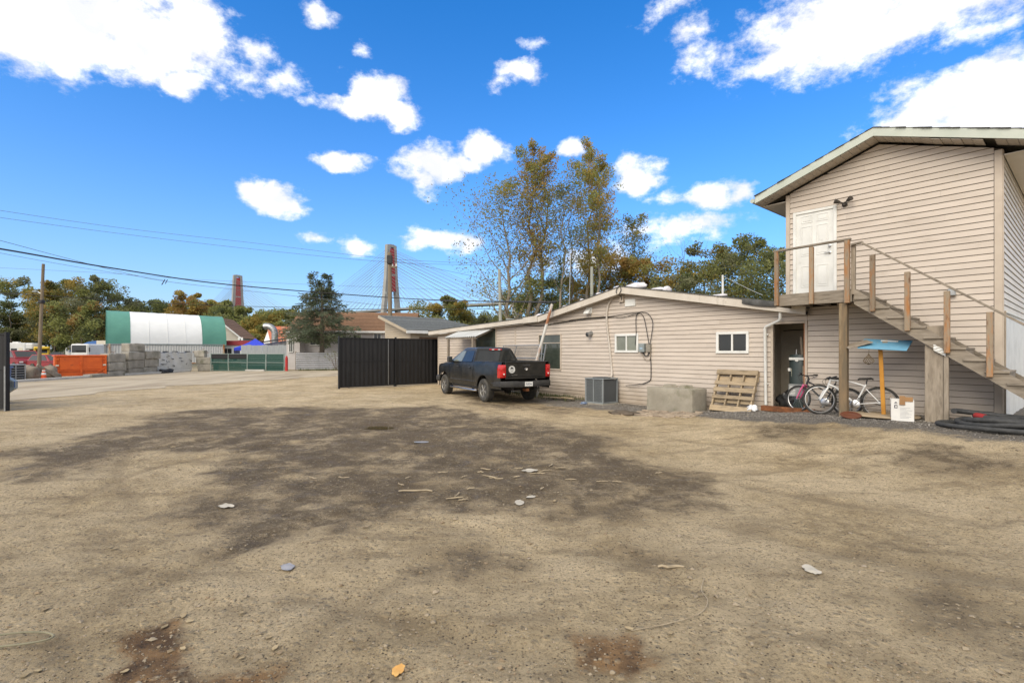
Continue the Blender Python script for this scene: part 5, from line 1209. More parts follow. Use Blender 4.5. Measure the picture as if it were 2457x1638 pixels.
for k in range(4): MB().bx(2.96 + k * .055, 3.0 + k * .055, 1.004, 1.012, .87, .94, .006).build('badge_figure', CHROME, tk)
for s in (1, -1):
    m = MB(); rows = []
    for z, o_ in ((.885, .0), (.90, .02), (1.0, .035), (1.08, .028), (1.12, .034), (1.2, .036), (1.28, .022), (1.315, .0)):
        rows.append([(-1.232, s * .785, z), (-1.255 - o_, s * .80, z), (-1.255 - o_, s * .90, z), (-1.225 - o_ * .6, s * .985, z), (-1.12, s * (1.0 + o_ * .4), z), (-1.04 if z < 1.2 else -1.04 - (z - 1.2), s * .996, z)])
    m.grid(rows if s > 0 else [r[::-1] for r in rows]); L_ = m.build('tail_lamp', REDL, tk, 45)
    for z, r_ in ((1.19, .062), (1.01, .062)): MB().lathe([(0, 0), (r_, 0), (r_ * .9, .012), (r_ * .5, .016), (0, .018)], M=rotM('Y', R(-90), (-1.285, s * .875, z)), n=20).build('lens_ring', REDL, L_, 40)
    MB().lathe([(0, 0), (.03, 0), (.025, .006), (0, .008)], M=rotM('Y', R(-90), (-1.30, s * .875, 1.01)), n=14).build('reverse_lens', CLEAR, L_, 40)
bp = MB(); rows = []
for i in range(17):
    y = -.99 + 1.98 * i / 16; c = -1.42 + .16 * abs(y / .99) ** 3; dip = .02 if abs(y) < .35 else 0
    rows.append([(c + .16, y, .57), (c + .01, y, .575), (c, y, .60), (c, y, .74 - dip), (c + .012, y, .765 - dip), (c + .20, y, .775 - dip)])
bp.grid([r[::-1] for r in rows]); bpo = bp.build('rear_bumper', PLAST, tk, 45)
for s in (1, -1): MB().bx(-1.27, -.70, s * .93, s * 1.0, .575, .77, .03).build('bumper_end', PLAST, bpo)
pl_ = MB().bx(-1.438, -1.428, -.155, .155, .595, .745, .006).build('licence_plate', WHITE, bpo); marks('plate_print', pl_, -1.4382, -.12, .12, .64, .70, 6, mat('plate_ink', (.03, .06, .13)), 5)
MB().lathe([(0, 0), (.03, 0), (.03, .03), (0, .03)], M=rotM('Y', R(-90), (-1.42, 0, .575)), n=14).build('tow_ball', DARK, bpo)
# running gear
MB().beam((-1.15, .45, .52), (4.2, .45, .52), .08, .14).beam((-1.15, -.45, .52), (4.2, -.45, .52), .08, .14).build('chassis_rail', DARK, tk)
MB().tube([(0, -.75, .40), (0, .75, .40)], .06, 10).build('rear_axle', DARK, tk); MB().lathe([(0, -.16), (.10, -.14), (.16, 0), (.10, .14), (0, .16)], M=rotM('X', 0, (0, 0, .40)), n=14).build('differential', DARK, tk, 40)
MB().tube([(WBS, -.75, .40), (WBS, .75, .40)], .05, 8).build('front_axle', DARK, tk)
MB().tube(smooth_path([(1.4, -.35, .42), (.5, -.35, .44), (-.2, -.55, .50), (-.9, -.6, .46), (-1.1, -.65, .45)], 5), .04, 8).build('exhaust', STEEL, tk, 50)
MB().bx(-1.1, -.5, -.35, .30, .50, .68, .04).build('spare_wheel', RUBBER, tk); MB().bx(-1.38, -1.1, -.05, .05, .42, .52, .01).build('tow_hitch', RUST, tk)
def truck_wheel(x, s):
    Mw = Matrix.Translation((x, s * .87, TR)) @ Matrix.Rotation(R(90 if s < 0 else -90), 4, 'X')
    tp = [(.225, -.11), (.25, -.125), (.33, -.135), (.375, -.128), (.395, -.10), (.400, -.05), (.400, .05), (.395, .10), (.375, .128), (.33, .135), (.25, .125), (.225, .11)]
    t = MB().lathe(tp, M=Mw, n=40).build('wheel', TYRE, tk, 50)
    m = MB()
    for k in range(40):
        a = 2 * math.pi * k / 40
        for z in (-.085, -.03, .03, .085): m.bx(-.020, .012, z - .022, z + .022, .393, .408, 0, Mw @ Matrix.Rotation(a + (.04 if z in (-.03, .085) else 0), 4, 'Z') @ Matrix(((1, 0, 0, 0), (0, 0, 1, 0), (0, 1, 0, 0), (0, 0, 0, 1))))
    tag(m.build('tread', TYRE, t), kind='stuff')
    rm = MB().lathe([(.0, .02), (.19, .02), (.215, .06), (.232, .115), (.240, .125), (.228, .10), (.21, .03), (.19, 0), (0, 0)], M=Mw, n=32).build('rim', mat('dull_alloy', (.40, .39, .37), (.28, .27, .25), 6, .4, .7) if 'dull_alloy' not in MATS else MATS['dull_alloy'], t, 40)
    for k in range(5):
        a = 2 * math.pi * k / 5 + .3
        for d in (-.16, .16): MB().beam(Mw @ Vector((.05 * math.cos(a), .05 * math.sin(a), .10)), Mw @ Vector((.222 * math.cos(a + d), .222 * math.sin(a + d), .095)), .035, .03, .006, Mw.to_3x3() @ Vector((0, 0, 1))).build('spoke', MATS['dull_alloy'], rm)
    MB().lathe([(0, .06), (.06, .06), (.055, .125), (.0, .13)], M=Mw, n=16).build('hub_cap', MATS['dull_alloy'], rm, 40)
for x in (0, WBS):
    for s in (1, -1): truck_wheel(x, s)
# ================================================================== GATES
def gate(name, label, p0, p1, h, z0, sheets):
    d = Vector((p1[0] - p0[0], p1[1] - p0[1])); L = d.length; g = T(name, label, 'gate', (*p0, z0), math.atan2(d.y, d.x))
    n = sheets; w = L / n
    me = None
    for i in range(n):
        if me is None:
            m = MB(); rows = []; k = max(8, int(w / .045))
            for j in range(k + 1):
                x = w * j / k + (.002 if j == 0 else -.002 if j == k else 0); y = -.012 * (j % 4 in (1, 2)); rows.append([(x, y, .06), (x, y, h - .03)])
            m.grid(rows); m.grid([[(p[0], p[1] + .004, p[2]) for p in r[::-1]] for r in rows]); me = m.mesh('sheet_panel', BLACK)
        link(bpy.data.objects.new('sheet_panel', me), g, (w * i, 0, 0))
    for z in (.05, h - .02): MB().bx(0, L, -.035, .02, z - .025, z + .025, .004).build('rail', BLACK, g)
    MB().bx(0, L, -.024, -.014, h * .52, h * .52 + .035, .003).build('mid_rail', BLACK, g)
    return g, L, h
g, L, h = gate('steel_gate', 'tall black sheet steel gate standing beside the parked pickup', (-8.04, 22.84), (-3.93, 26.18), 2.36, .03, 12)
for x in (-.03, L * .53, L - .03): MB().bx(x, x + .07, -.06, .05, -.03, h + .06, .006).build('post', BLACK, g)
MB().bx(L * .46, L * .465, -.03, -.012, .08, h - .05).build('leaf_joint', STEEL, g)
MB().tube([(.45, -.06, -.03), (.45, -.06, .75)], .018, 8).build('drop_bolt', BLACK, g); MB().tube([(L * .52, -.07, -.02), (L * .52, -.07, .12)], .05, 10).build('wheel_bracket', BLACK, g)
g, L, h = gate('steel_gate', 'open black steel gate leaf in front of the blue bin', (-18.9, 14.9), (-15.02, 14.62), 2.27, .03, 9)
MB().bx(L - .02, L + .05, -.06, .05, -.03, h + .04, .006).build('post', BLACK, g)
MB().tube([(L + .03, -.08, -.03), (L + .03, -.08, 1.3)], .02, 8).build('drop_bolt', STEEL, g)
# blue bin behind it
BLUE = mat('blue_bin_paint', (.035, .085, .26), (.06, .12, .30), 3, .5, col3=(.22, .23, .24), s3=3, t3=(.62, .75))
bb = T('blue_bin', 'blue steel waste bin with side pocket behind the open gate leaf', 'bin', (-18.42, 15.2, 0.02), R(35))
m = MB().prism([(0, .1), (1.86, .1), (1.95, 1.18), (-.1, 1.18)], MXZ, -.85, 0).build('body', BLUE, bb); MB().bx(-.14, 1.99, -.04, .89, 1.16, 1.22, .01).build('rim', BLUE, bb)
MB().prism([(0, .0), (.0, .60), (.22, .42), (.22, .18)], Matrix.Translation((1.92, 0, .30)) @ MXZ, -.65, -.15).build('fork_pocket', GREYM, bb)
MB().bx(1.90, 2.16, .15, .18, .52, .74, .01).build('pocket_plate', BLUE, bb)
for x in (.2, 1.6): MB().tube([(x, .1, .06), (x, .18, .06)], .06, 10).build('caster', DARK, bb)
# ================================================================== VEHICLES OF THE STORAGE LOT
WHV = mat('white_vehicle_paint', (.62, .62, .60), (.52, .52, .50), 1.2, .35, rnd=.06); REDV = mat('faded_red_paint', (.27, .02, .025), (.20, .018, .022), 1, .3); BLKV = mat('black_car_paint', (.02, .02, .022), rough=.2); SILV = mat('silver_car_paint', (.50, .51, .52), (.42, .43, .44), 1, .3, .3)
YELV = mat('yellow_vehicle_paint', (.62, .42, .03), (.55, .36, .03), 1, .35); BLUV = mat('blue_vehicle_paint', (.06, .16, .42), (.05, .13, .35), 1, .35); CREAM = mat('cream_panel', (.60, .56, .46), (.52, .48, .39), 1, .6); ALLOY = mat('wheel_cover', (.4, .4, .4), rough=.4, metal=.5)
def wheel4(t, xs_, w, r):
    for x in xs_:
        for s in (1, -1):
            Mw = Matrix.Translation((x, s * (w - .09), r)) @ Matrix.Rotation(R(-90 * s), 4, 'X')
            o = MB().lathe([(r * .55, -.1), (r, -.09), (r, .09), (r * .55, .1)], M=Mw, n=16).build('wheel', TYRE, t, 40); MB().lathe([(0, .06), (r * .55, .09), (r * .5, .1), (0, .1)], M=Mw, n=12).build('rim', ALLOY, o, 40)
def loft(rows): return MB().grid([r + [r[0]] for r in rows])
def car(name, label, cat, loc, rz, L, W, Hc, paint, shape='sedan', group=None):
    t = T(name, label, cat, (*loc, 0.02) if len(loc) == 2 else loc, rz, group); w = W / 2; belt = Hc * .60; r = .32
    body = {'sedan': [(-L/2, .55), (-L/2 + .05, belt - .02), (-L*.30, belt), (L*.20, belt), (L*.44, belt - .12), (L/2, .60), (L/2, .35), (-L/2, .35)],
            'hatch': [(-L/2, .5), (-L/2 + .03, belt), (L*.22, belt), (L*.46, belt - .14), (L/2, .55), (L/2, .33), (-L/2, .33)],
            'pickup': [(-L/2, .55), (-L/2, belt + .02), (L*.16, belt + .02), (L*.46, belt - .05), (L/2, .70), (L/2, .42), (-L/2, .42)],
            'van': [(-L/2, .45), (-L/2, belt), (L*.33, belt), (L*.47, belt - .2), (L/2, .65), (L/2, .42), (-L/2, .42)]}[shape]
    m = MB(); n = len(body)
    ring = lambda y, k: [(x * (1 - .02 * k), y, .35 + (z - .35) * (1 - .03 * k)) for x, z in body]
    m.v = []; rows = [ring(-w + .06, 1), ring(-w, 0), ring(w, 0), ring(w - .06, 1)]
    m.grid([r_ + [r_[0]] for r_ in rows]); o = len(m.v); m.add(rows[0], [tuple(range(n))[::-1]]); m.add(rows[3], [tuple(range(n))]); m.build('body', paint, t, 25)
    a, b, c, d = {'sedan': (-L*.36, -L*.20, L*.06, L*.22), 'hatch': (-L*.49, -L*.38, L*.05, L*.24), 'pickup': (-L*.08, -L*.05, L*.12, L*.24), 'van': (-L*.49, -L*.47, L*.20, L*.36)}[shape]
    m = MB(); zt = Hc; lo = [(a, -w + .05, belt - .01), (d, -w + .05, belt - .01), (d, w - .05, belt - .01), (a, w - .05, belt - .01)]; ti = .20 if shape != 'van' else .10
    hi = [(b, -w + ti, zt), (c, -w + ti, zt), (c, w - ti, zt), (b, w - ti, zt)]
    m.add(lo + hi, [(0, 1, 5, 4), (1, 2, 6, 5), (2, 3, 7, 6), (3, 0, 4, 7), (4, 5, 6, 7)]); m.build('cabin', paint, t, 20)
    def glass(q, f0, f1, z0=.12, z1=.88):
        A, B, C, D = [Vector(p) for p in q]; nrm = (B - A).cross(D - A).normalized()
        P = lambda u, v: A.lerp(B, u).lerp(D.lerp(C, u), v) + nrm * .012
        MB().add([P(f0, z0), P(f1, z0), P(f1, z1), P(f0, z1)], [(0, 1, 2, 3)]).build('window', GLASS, t)
    glass((lo[0], lo[1], hi[1], hi[0]), .06, .48); glass((lo[0], lo[1], hi[1], hi[0]), .53, .93); glass((lo[2], lo[3], hi[3], hi[2]), .06, .48); glass((lo[2], lo[3], hi[3], hi[2]), .53, .93)
    glass((lo[1], lo[2], hi[2], hi[1]), .06, .94); glass((lo[3], lo[0], hi[0], hi[3]), .06, .94)
    for s in (1, -1):
        MB().bx(-L/2 - .015, -L/2 + .04, s * (w - .30), s * (w - .05), belt * .68, belt * .86, .01).build('tail_lamp', REDL, t); MB().bx(L/2 - .05, L/2 + .012, s * (w - .36), s * (w - .08), .58, .72, .01).build('headlamp', CLEAR, t)
    MB().bx(-L/2 - .05, -L/2 + .05, -w + .04, w - .04, .36, .52, .03).build('bumper', PLAST, t); MB().bx(L/2 - .06, L/2 + .05, -w + .04, w - .04, .34, .50, .03).build('bumper', PLAST, t)
    MB().bx(-L/2 - .022, -L/2, -.24, .24, .60, .72).build('licence_plate', WHITE, t)
    wheel4(t, (-L * .29, L * .30), w, r); return t
def motorhome(name, label, loc, rz, L, Hh, paint, stripe=None, group=None, cab=True):
    t = T(name, label, 'motorhome', (*loc, .02), rz, group); w = 1.18
    MB().bx(-L / 2, L * .30, -w, w, .55, Hh, .12).build('body', paint, t)
    if cab:
        MB().bx(L * .28, L * .48, -w + .02, w - .02, 1.95, Hh - .05, .2).build('overcab', paint, t)
        MB().prism([(L * .29, .5), (L * .5, .5), (L * .5, .95), (L * .44, 1.15), (L * .36, 1.94), (L * .29, 1.94)], MXZ, -1.0, 1.0).build('cab', stripe or paint, t)
        MB().add([(L * .438 + .02, -.85, 1.2), (L * .438 + .02, .85, 1.2), (L * .364 + .02, .8, 1.88), (L * .364 + .02, -.8, 1.88)], [(0, 1, 2, 3)]).build('windscreen', GLASS, t)
        for s in (1, -1): MB().bx(L * .305, L * .37, s * 1.0, s * 1.012, 1.25, 1.8).build('window', GLASS, t)
    for s in (1, -1):
        for x0, x1 in ((-L * .42, -L * .25), (-L * .05, L * .10)): MB().bx(x0, x1, s * w, s * (w + .02), 1.6, 2.15, .008).build('window', GLASS, t)
        MB().bx(L * .14, L * .24, s * w, s * (w + .025), .65, 2.3, .008).build('door', CREAM, t)
        if stripe: MB().bx(-L * .49, L * .29, s * w, s * (w + .012), 1.15, 1.35).build('stripe', stripe, t)
    MB().bx(-L / 2 - .02, -L / 2, -.6, .6, 1.7, 2.2, .005).build('rear_window', GLASS, t); MB().bx(-L * .1, L * .05, -.4, .4, Hh, Hh + .22, .06).build('roof_unit', WHITE, t)
    wheel4(t, (-L * .22, L * .38 if cab else L * .1), w, .36); return t
GL = 'vehicles stored in the lot'
motorhome('motorhome', 'white motorhome with beige door in the storage lot behind the gate', (-102.5, 102), R(8), 7.5, 3.3, WHV, None, GL)
motorhome('motorhome', 'white and yellow motorhome with yellow cab front', (-96.5, 101), R(-48), 5.6, 2.5, YELV, YELV, GL)
motorhome('motorhome', 'tall white motorhome parked behind the yellow one', (-97, 110), R(-30), 7.0, 3.1, WHV, None, GL)
motorhome('motorhome', 'white motorhome nearest the timber pole in the storage lot', (-93.5, 108), R(-35), 6.5, 3.0, WHV, BLUV, GL)
for i, (x, y, rz, lab) in enumerate(((-90.5, 106, -40, 'white van just right of the timber pole in the row'), (-87.5, 107, -40, 'white van in the middle of the parked row'), (-84.5, 108, -40, 'last white van of the row beside the blue van'))):
    car('parked_van', lab, 'van', (x, y), R(rz), 5.4, 1.95, 2.35, WHV, 'van', GL)
car('parked_van', 'blue van at the end of the parked row of vans', 'van', (-81, 104), R(-40), 4.8, 1.9, 2.0, BLUV, 'van', GL)
car('parked_car', 'black saloon car standing alone in the storage lot', 'car', (-92.5, 100), R(-65), 4.6, 1.8, 1.42, BLKV, 'sedan', GL)
car('parked_car', 'yellow car behind the black saloon', 'car', (-91.0, 104.0), R(-60), 4.2, 1.75, 1.45, YELV, 'hatch', GL)
car('parked_van', 'faded red van behind the propane cages', 'van', (-48.6, 48.5), R(-25), 5.0, 1.95, 1.75, REDV, 'van', GL)
car('parked_car', 'red hatchback with roof bars between the timber pole and the orange bin', 'car', (-40.3, 43.2), R(-20), 4.4, 1.75, 1.40, REDV, 'hatch', GL)
car('parked_car', 'silver car half hidden behind the orange bin and concrete blocks', 'car', (-31.6, 38.2), R(78), 4.4, 1.75, 1.40, SILV, 'sedan', GL)
tq = T('cab_over_truck', 'white cab over truck with big window behind the orange bin', 'truck', (-46.2, 53.5, .02), R(-8), GL)
MB().bx(-1.1, 1.1, -.9, 1.0, .6, 2.45, .12).build('cab', WHV, tq); MB().bx(-.88, .88, -.925, -.905, 1.55, 2.32, .03).build('window', GLASS, tq); MB().bx(-1.2, 1.2, 1.0, 5.0, .8, 1.0).build('flat_bed', GREYM, tq)
for x in (-.9, .9):
    for y in (0, 3.8): MB().lathe([(.2, -.12), (.42, -.11), (.42, .11), (.2, .12)], M=rotM('Y', R(90), (x, y, .42)), n=16).build('wheel', TYRE, tq, 40)
    MB().bx(x * 1.33 - .06, x * 1.33 + .06, -.85, -.78, 1.6, 2.1, .02).build('mirror', DARK, tq)
tr = T('box_trailer', 'cream box trailer with slanted blue nose behind the cab over truck', 'trailer', (-66.0, 80, .02), 0, GL)
MB().prism([(-1.6, .9), (4.6, .9), (4.6, 3.35), (-1.6, 3.35)], MXZ, -2.4, 0).build('box', CREAM, tr); MB().prism([(-6.2, 1.5), (-1.62, 1.5), (-1.62, 3.33), (-3.0, 3.15), (-5.0, 2.3)], MXZ, -2.4, 0).build('nose', BLUV, tr)
MB().bx(-1.6, 4.6, -.02, 0, .5, 1.3).build('skirt', mat('maroon_skirt', (.12, .05, .05)), tr)
for x in (2.5, 3.6): MB().lathe([(.2, -.12), (.45, -.11), (.45, .11), (.2, .12)], M=rotM('X', R(90), (x, .1, .45)), n=16).build('wheel', TYRE, tr, 40)
# ------------------------------------------------------------------ along the curb: propane cages, boulders, cone, orange bin, pole
for i, (y, lab) in enumerate(((26.7, 'grey propane cage just behind the curb'), (28.0, 'second grey propane cage behind the curb next to the boulder'))):
    t = T('propane_cage', lab, 'cage', (-28.6, y, 0), R(90)); GC = mat('pale_cage', (.40, .41, .41), rough=.5, metal=.4) if 'pale_cage' not in MATS else MATS['pale_cage']
    MB().bx(-.55, .55, -.3, .35, .05, .95, .01).build('back_box', DARK, t)
    for k in range(7): MB().bx(-.55, .55, -.36, -.335, .08 + k * .14, .11 + k * .14, .004).build('bar', GC, t)
    for x in (-.56, -.02, .52): MB().bx(x, x + .04, -.37, -.33, .0, 1.0, .004).build('upright', GC, t)
    MB().bx(-.58, .58, -.37, .36, .96, 1.0, .006).build('top', GC, t)
BOUL = mat('brown_boulder', (.19, .155, .115), (.27, .23, .18), 2, .95, bump=.02, bscale=9)
for i, (x, y, a, b, c, lab) in enumerate(((-28.75, 29.3, .55, .6, .55, 'brown boulder leaning on the timber pole base'), (-28.5, 30.15, .6, .55, .5, 'brown boulder between timber pole and orange cone'))): tag(lump('boulder', BOUL, (x, y, .3), (a, b, c), 3 + i * 4, None, 12, .4), lab, 'boulder')
cn = T('traffic_cone', 'orange traffic cone with two white bands beside the curb', 'traffic cone', (-27.95, 29.35, .0)); ORC = mat('cone_orange', (.75, .10, .02), rough=.5)
MB().bx(-.19, .19, -.19, .19, 0, .04, .01).build('base', ORC, cn); MB().lathe([(0, .04), (.15, .04), (.045, .72), (0, .73)], n=16).build('body', ORC, cn, 40)
for a, b in ((.34, .46), (.54, .62)): MB().lathe([(.153 - .154 * (a - .04), a), (.158 - .154 * (a - .04), a), (.158 - .154 * (b - .04), b), (.153 - .154 * (b - .04), b)], n=16).build('white_band', WHITE, cn, 40)
o = MB().beam((-28.0, 29.0, .95), (-27.8, 30.3, .02), .08, .16, .01).build('leaning_board', WOOD); tag(o, 'grey board leaning between the traffic cone and boulder', 'board')
ORB = mat('orange_bin_paint', (.62, .11, .012), (.52, .085, .01), 2.2, .45, bump=.002, bscale=4, col3=(.30, .06, .015), s3=4, t3=(.60, .75))
ob = T('orange_bin', 'bright orange steel roll off bin behind the curb', 'bin', (-29.1, 31.35, .02), R(47))
MB().bx(0, 2.5, .04, 1.6, .1, 1.40, .01).build('body', ORB, ob); MB().bx(-.06, 2.56, -.03, 1.66, 1.36, 1.46, .015).build('top_rim', ORB, ob); MB().bx(0, 2.5, -.02, .04, .42, .48, .008).build('lower_rib', ORB, ob)
for x in (-.05, 1.2, 2.43): MB().bx(x, x + .11, -.03, .05, .10, 1.36, .01).build('post', ORB, ob)
MB().bx(1.12, 1.34, -.06, -.03, .80, .86, .01).bx(1.22, 1.26, -.07, -.03, .70, 1.0, .01).build('latch', ORB, ob); MB().beam((1.8, -.045, .12), (2.45, -.045, .62), .04, .07).build('brace', ORB, ob)
for x in (.08, 2.42):
    for z in (.3, .75, 1.15): MB().bx(x - .08, x + .08, -.05, -.03, z, z + .10, .006).build('hinge', CREAM if z == .75 else ORB, ob)
MB().bx(.2, 2.3, -.002, .04, .52, 1.33, .006).build('door_panel', ORB, ob)
# interlocking block stacks
GBK = 'stacked concrete blocks along the road'
lbm = lock_block(1.5, .62, .60, 1, False).mesh('concrete_block', CONCG, 45); lbm2 = lock_block(1.5, .62, .60, 8, False).mesh('concrete_block', CONCG, 45)
rn = random.Random(14)
def blk(x, y, z, rz, lab, s=1.0):
    o = link(bpy.data.objects.new('concrete_block', lbm if rn.random() < .5 else lbm2), None, (x, y, z), rz); o.scale = (s, 1, 1); tag(o, lab, 'concrete block', GBK)
cols = [(31.9, [-.36], 'long low'), (33.3, [-.22, .38, .98], 'left stepped'), (35.0, [-.12, .48, 1.08], 'middle'), (36.55, [-.05, .56], 'right')]
wd = {0: 'bottom', 1: 'second', 2: 'third', 3: 'top'}
for y, zz, nm in cols:
    for k, z in enumerate(zz): blk(-27.25 - .1 * rn.random(), y + rn.uniform(-.06, .06), z, R(90) + rn.uniform(-.03, .03), f'weathered concrete block, {wd[k]} course of the {nm} column beside the orange bin')
blk(-27.2, 36.6, 1.16, R(90), 'weathered concrete block, third course of the right column beside the torn white sheet'); blk(-27.4, 35.2, 1.70, R(86), 'weathered concrete block set alone on top of the tall stack', .95)
for y, zz in ((42.2, (0, .6, 1.2)),):
    for k, z in enumerate(zz): blk(-27.3 + .15 * (2 - k), y, z, R(6), f'weathered concrete block, {wd[k]} of the short stack beside the green fence', (1.0, .8, .55)[k])
# torn white sheet between the stacks
SHT = mat('torn_white_sheet', (.60, .60, .58), (.50, .50, .48), 1.2, .6, bump=.03, bscale=2.2, col3=(.10, .10, .095), s3=2.2, t3=(.66, .69))
t = T('sheet_fence', 'torn whitish sheet stretched between the two concrete block stacks', 'fence', (-27.6, 38.2, 0), R(88)); rows = []
for i in range(29): rows.append([(4.0 * i / 28, .06 * math.sin(i * 1.1 + j) * (j / 8), .12 + 1.5 * j / 8 - .05 * math.sin(i * .4) * (j == 8)) for j in range(9)])
MB().grid(rows).build('sheet', SHT, t, 60)
rn = random.Random(8)
for k in range(11):
    x_, z_ = rn.uniform(.2, 3.8), rn.uniform(.5, 1.45); MB().prism([(x_, z_), (x_ + rn.uniform(.15, .5), z_ - .05), (x_ + .3, z_ - rn.uniform(.05, .14)), (x_ + .08, z_ - .06)], MXZ, .09, .10).build('tear', DARK, t)
MB().tube([(0, .05, 1.6), (4, .05, 1.6)], .03, 8).build('top_rail', STEEL, t)
for x in (0, 1.3, 2.6, 3.95): MB().tube([(x, .08, 0), (x, .08, 1.66)], .03, 8).build('post', STEEL, t)
o = lump('scrap_heap', DARK, (-27.2, 38.6, .1), (.35, .6, .25), 9, None, 10, .7); tag(o, 'dark scrap heap at the foot of the torn white sheet', 'scrap')
# shipping containers carrying the hoop tent
CWH = mat('rusty_white_container', (.52, .52, .50), (.45, .45, .43), .8, .6, col3=(.24, .085, .03), s3=1.3, t3=(.60, .68)); CRU = mat('rusty_container', (.36, .14, .045), (.45, .36, .25), 1.6, .75, lo=.45, hi=.55)
def container(name, label, loc, rz, L, mt, endm):
    t = T(name, label, 'shipping container', (*loc, 0), rz); rows = []; k = int(L / .07)
    for i in range(k + 1):
        x = L * i / k; y = .035 * (i % 4 in (1, 2)); rows.append([(x, y, .15), (x, y, 2.45)])
    MB().grid(rows).build('side_wall', mt, t); MB().grid([[(p[0], 2.44 - p[1], p[2]) for p in r[::-1]] for r in rows]).build('side_wall', mt, t)
    MB().bx(0, L, 0, 2.44, 2.45, 2.59, .01).build('roof', mt, t); MB().bx(0, L, 0, 2.44, 0.02, .15, .01).build('floor_frame', endm, t)
    for x in (0, L):
        for y in (0, 2.44): MB().bx(x - .08, x + .08, y - .08, y + .08, .02, 2.6, .01).build('corner_post', endm, t)
    for s in (0, 1):
        MB().bx(-.04, .02, .1 + s * 1.14, 1.2 + s * 1.14, .16, 2.44, .01).build('door', WHV, t)
        for y in (.4, .95): MB().tube([(-.07, y + s * 1.14, .15), (-.07, y + s * 1.14, 2.45)], .02, 6).build('lock_rod', STEEL, t)
        for z in (.6, 1.2, 1.8): MB().bx(-.055, -.04, .1 + s * 1.14, 1.2 + s * 1.14, z, z + .04).build('door_rib', GREYM, t)
    MB().bx(L - .02, L + .02, .08, 2.36, .15, 2.45).build('end_wall', mt, t); return t
TA = R(40); TO = Vector((-49.1, 60.0)); tdx, tdy = Vector((math.cos(TA), math.sin(TA))), Vector((-math.sin(TA), math.cos(TA)))
fc_ = container('shipping_container', 'rust streaked white shipping container carrying the front of the hoop tent', TO, TA, 12.2, CWH, CRU)
container('shipping_container', 'white shipping container carrying the back of the hoop tent', TO + tdy * 5.8, TA, 12.2, CWH, CRU)
p_ = at(236, 826, 66); container('shipping_container', 'pale shipping container with closed doors left of the hoop tent', Vector((p_[0], p_[1])), R(62), 6.1, CWH, CRU)
for k in range(5):
    x_ = 4.6 + k * 1.0 + (.4 if k > 2 else 0); MB().bx(x_ - .32, x_ + .32, -.06, .02, 1.42, 1.68, .03).build('vent', RUBBER, fc_)
HG = mat('green_tent_fabric', (.075, .225, .175), (.09, .26, .20), .8, .6, bump=.02, bscale=1.2); HW = mat('white_tent_fabric', (.72, .73, .72), (.66, .67, .66), .6, .55, bump=.02, bscale=1.2)
ht = T('hoop_tent', 'green and white fabric hoop tent mounted on shipping containers', 'tent', (*(TO - tdx * .3), 2.6), TA)
def arcp(a): return (4.1 - 4.1 * math.copysign(abs(math.cos(a)) ** .92, math.cos(a)), 4.3 * math.sin(a) ** .88 if math.sin(a) > 0 else 0)
def tent_part(nm, x0, x1, mt):
    rows = []; k = max(2, int((x1 - x0) / .5))
    for i in range(k + 1):
        x = x0 + (x1 - x0) * i / k; rows.append([(x, arcp(math.pi * j / 24)[0], arcp(math.pi * j / 24)[1] - .03 * math.sin(x * 2.6) ** 2 - .02 * x) for j in range(25)])
    MB().grid(rows).build(nm, mt, ht, 60)
tent_part('cover', 0, 2.3, HG); tent_part('cover', 2.3, 10.0, HW); tent_part('cover', 10.0, 12.8, HG)
MB().add([(.05, *arcp(math.pi * j / 24)) for j in range(25)], [tuple(range(25))[::-1]]).build('end_cover', HG, ht); MB().add([(12.75, arcp(math.pi * j / 24)[0], arcp(math.pi * j / 24)[1] - .28) for j in range(25)], [tuple(range(25))]).build('end_cover', HG, ht)
MB().bx(0, 12.8, -.06, 0, -.12, .02).build('base_rail', GREYM, ht)
for x_ in (0, 2.3, 4.2, 6.15, 8.1, 10.0, 12.8): MB().tube([(x_, arcp(math.pi * j / 24)[0] * 1.0 - .012, arcp(math.pi * j / 24)[1] - .03 * math.sin(x_ * 2.6) ** 2 - .02 * x_ + .012) for j in range(25)], .022, 5, False).build('hoop_seam', HG if x_ in (0, 2.3, 10.0, 12.8) else HW, ht, 60)
# ------------------------------------------------------------------ green screen fence, red bollard, white corrugated fence, grey fence
GRN = mat('green_screen_fabric', (.012, .060, .048), (.018, .078, .062), 2, .7, stretch=(.5, 1, 8)); BLKF = mat('black_screen_fabric', (.012, .012, .014), rough=.7); PALEP = mat('pale_green_post', (.24, .31, .28), rough=.5)
gf = T('screened_fence', 'chain fence screened with dark green fabric along the road', 'fence', (-25.9, 42.35, 0), R(-3)); xs_ = [0, 1.55, 3.2, 4.85, 6.45]; rn = random.Random(4)
for i in range(4):
    a, b = xs_[i] + .04, xs_[i + 1] - .04; n = 9
    for k in range(n):
        z0, z1 = .06 + 1.40 * k / n, .06 + 1.40 * (k + 1) / n - .012; MB().prism([(z0, .0), (z1, -.03), (z1, -.02), (z0, .012)], Matrix(((0, 0, 1, 0), (0, 1, 0, 0), (1, 0, 0, 0), (0, 0, 0, 1))), a, b).build('fabric_slat', GRN, gf)
    if i < 2: MB().bx(a, b, -.06, -.05, 1.08, 1.50 - .1 * i * 0).build('black_flap', BLKF, gf)
    MB().tube([(a, -.07, .76), (b, -.07, .74)], .02, 6).build('mid_rail', PALEP, gf); MB().tube([(a, -.05, 1.49), (b, -.05, 1.49)], .018, 6).build('top_rail', PALEP, gf); MB().tube([(a, -.05, .05), (b, -.05, .05)], .018, 6).build('bottom_rail', PALEP, gf)
for i, x in enumerate(xs_): MB().tube([(x, -.05, 0), (x + .02 * (-1) ** i, -.05, .8), (x + (.07 if i in (2, 3) else 0), -.05, 1.52)], .034, 8).build('post', PALEP, gf, 40)
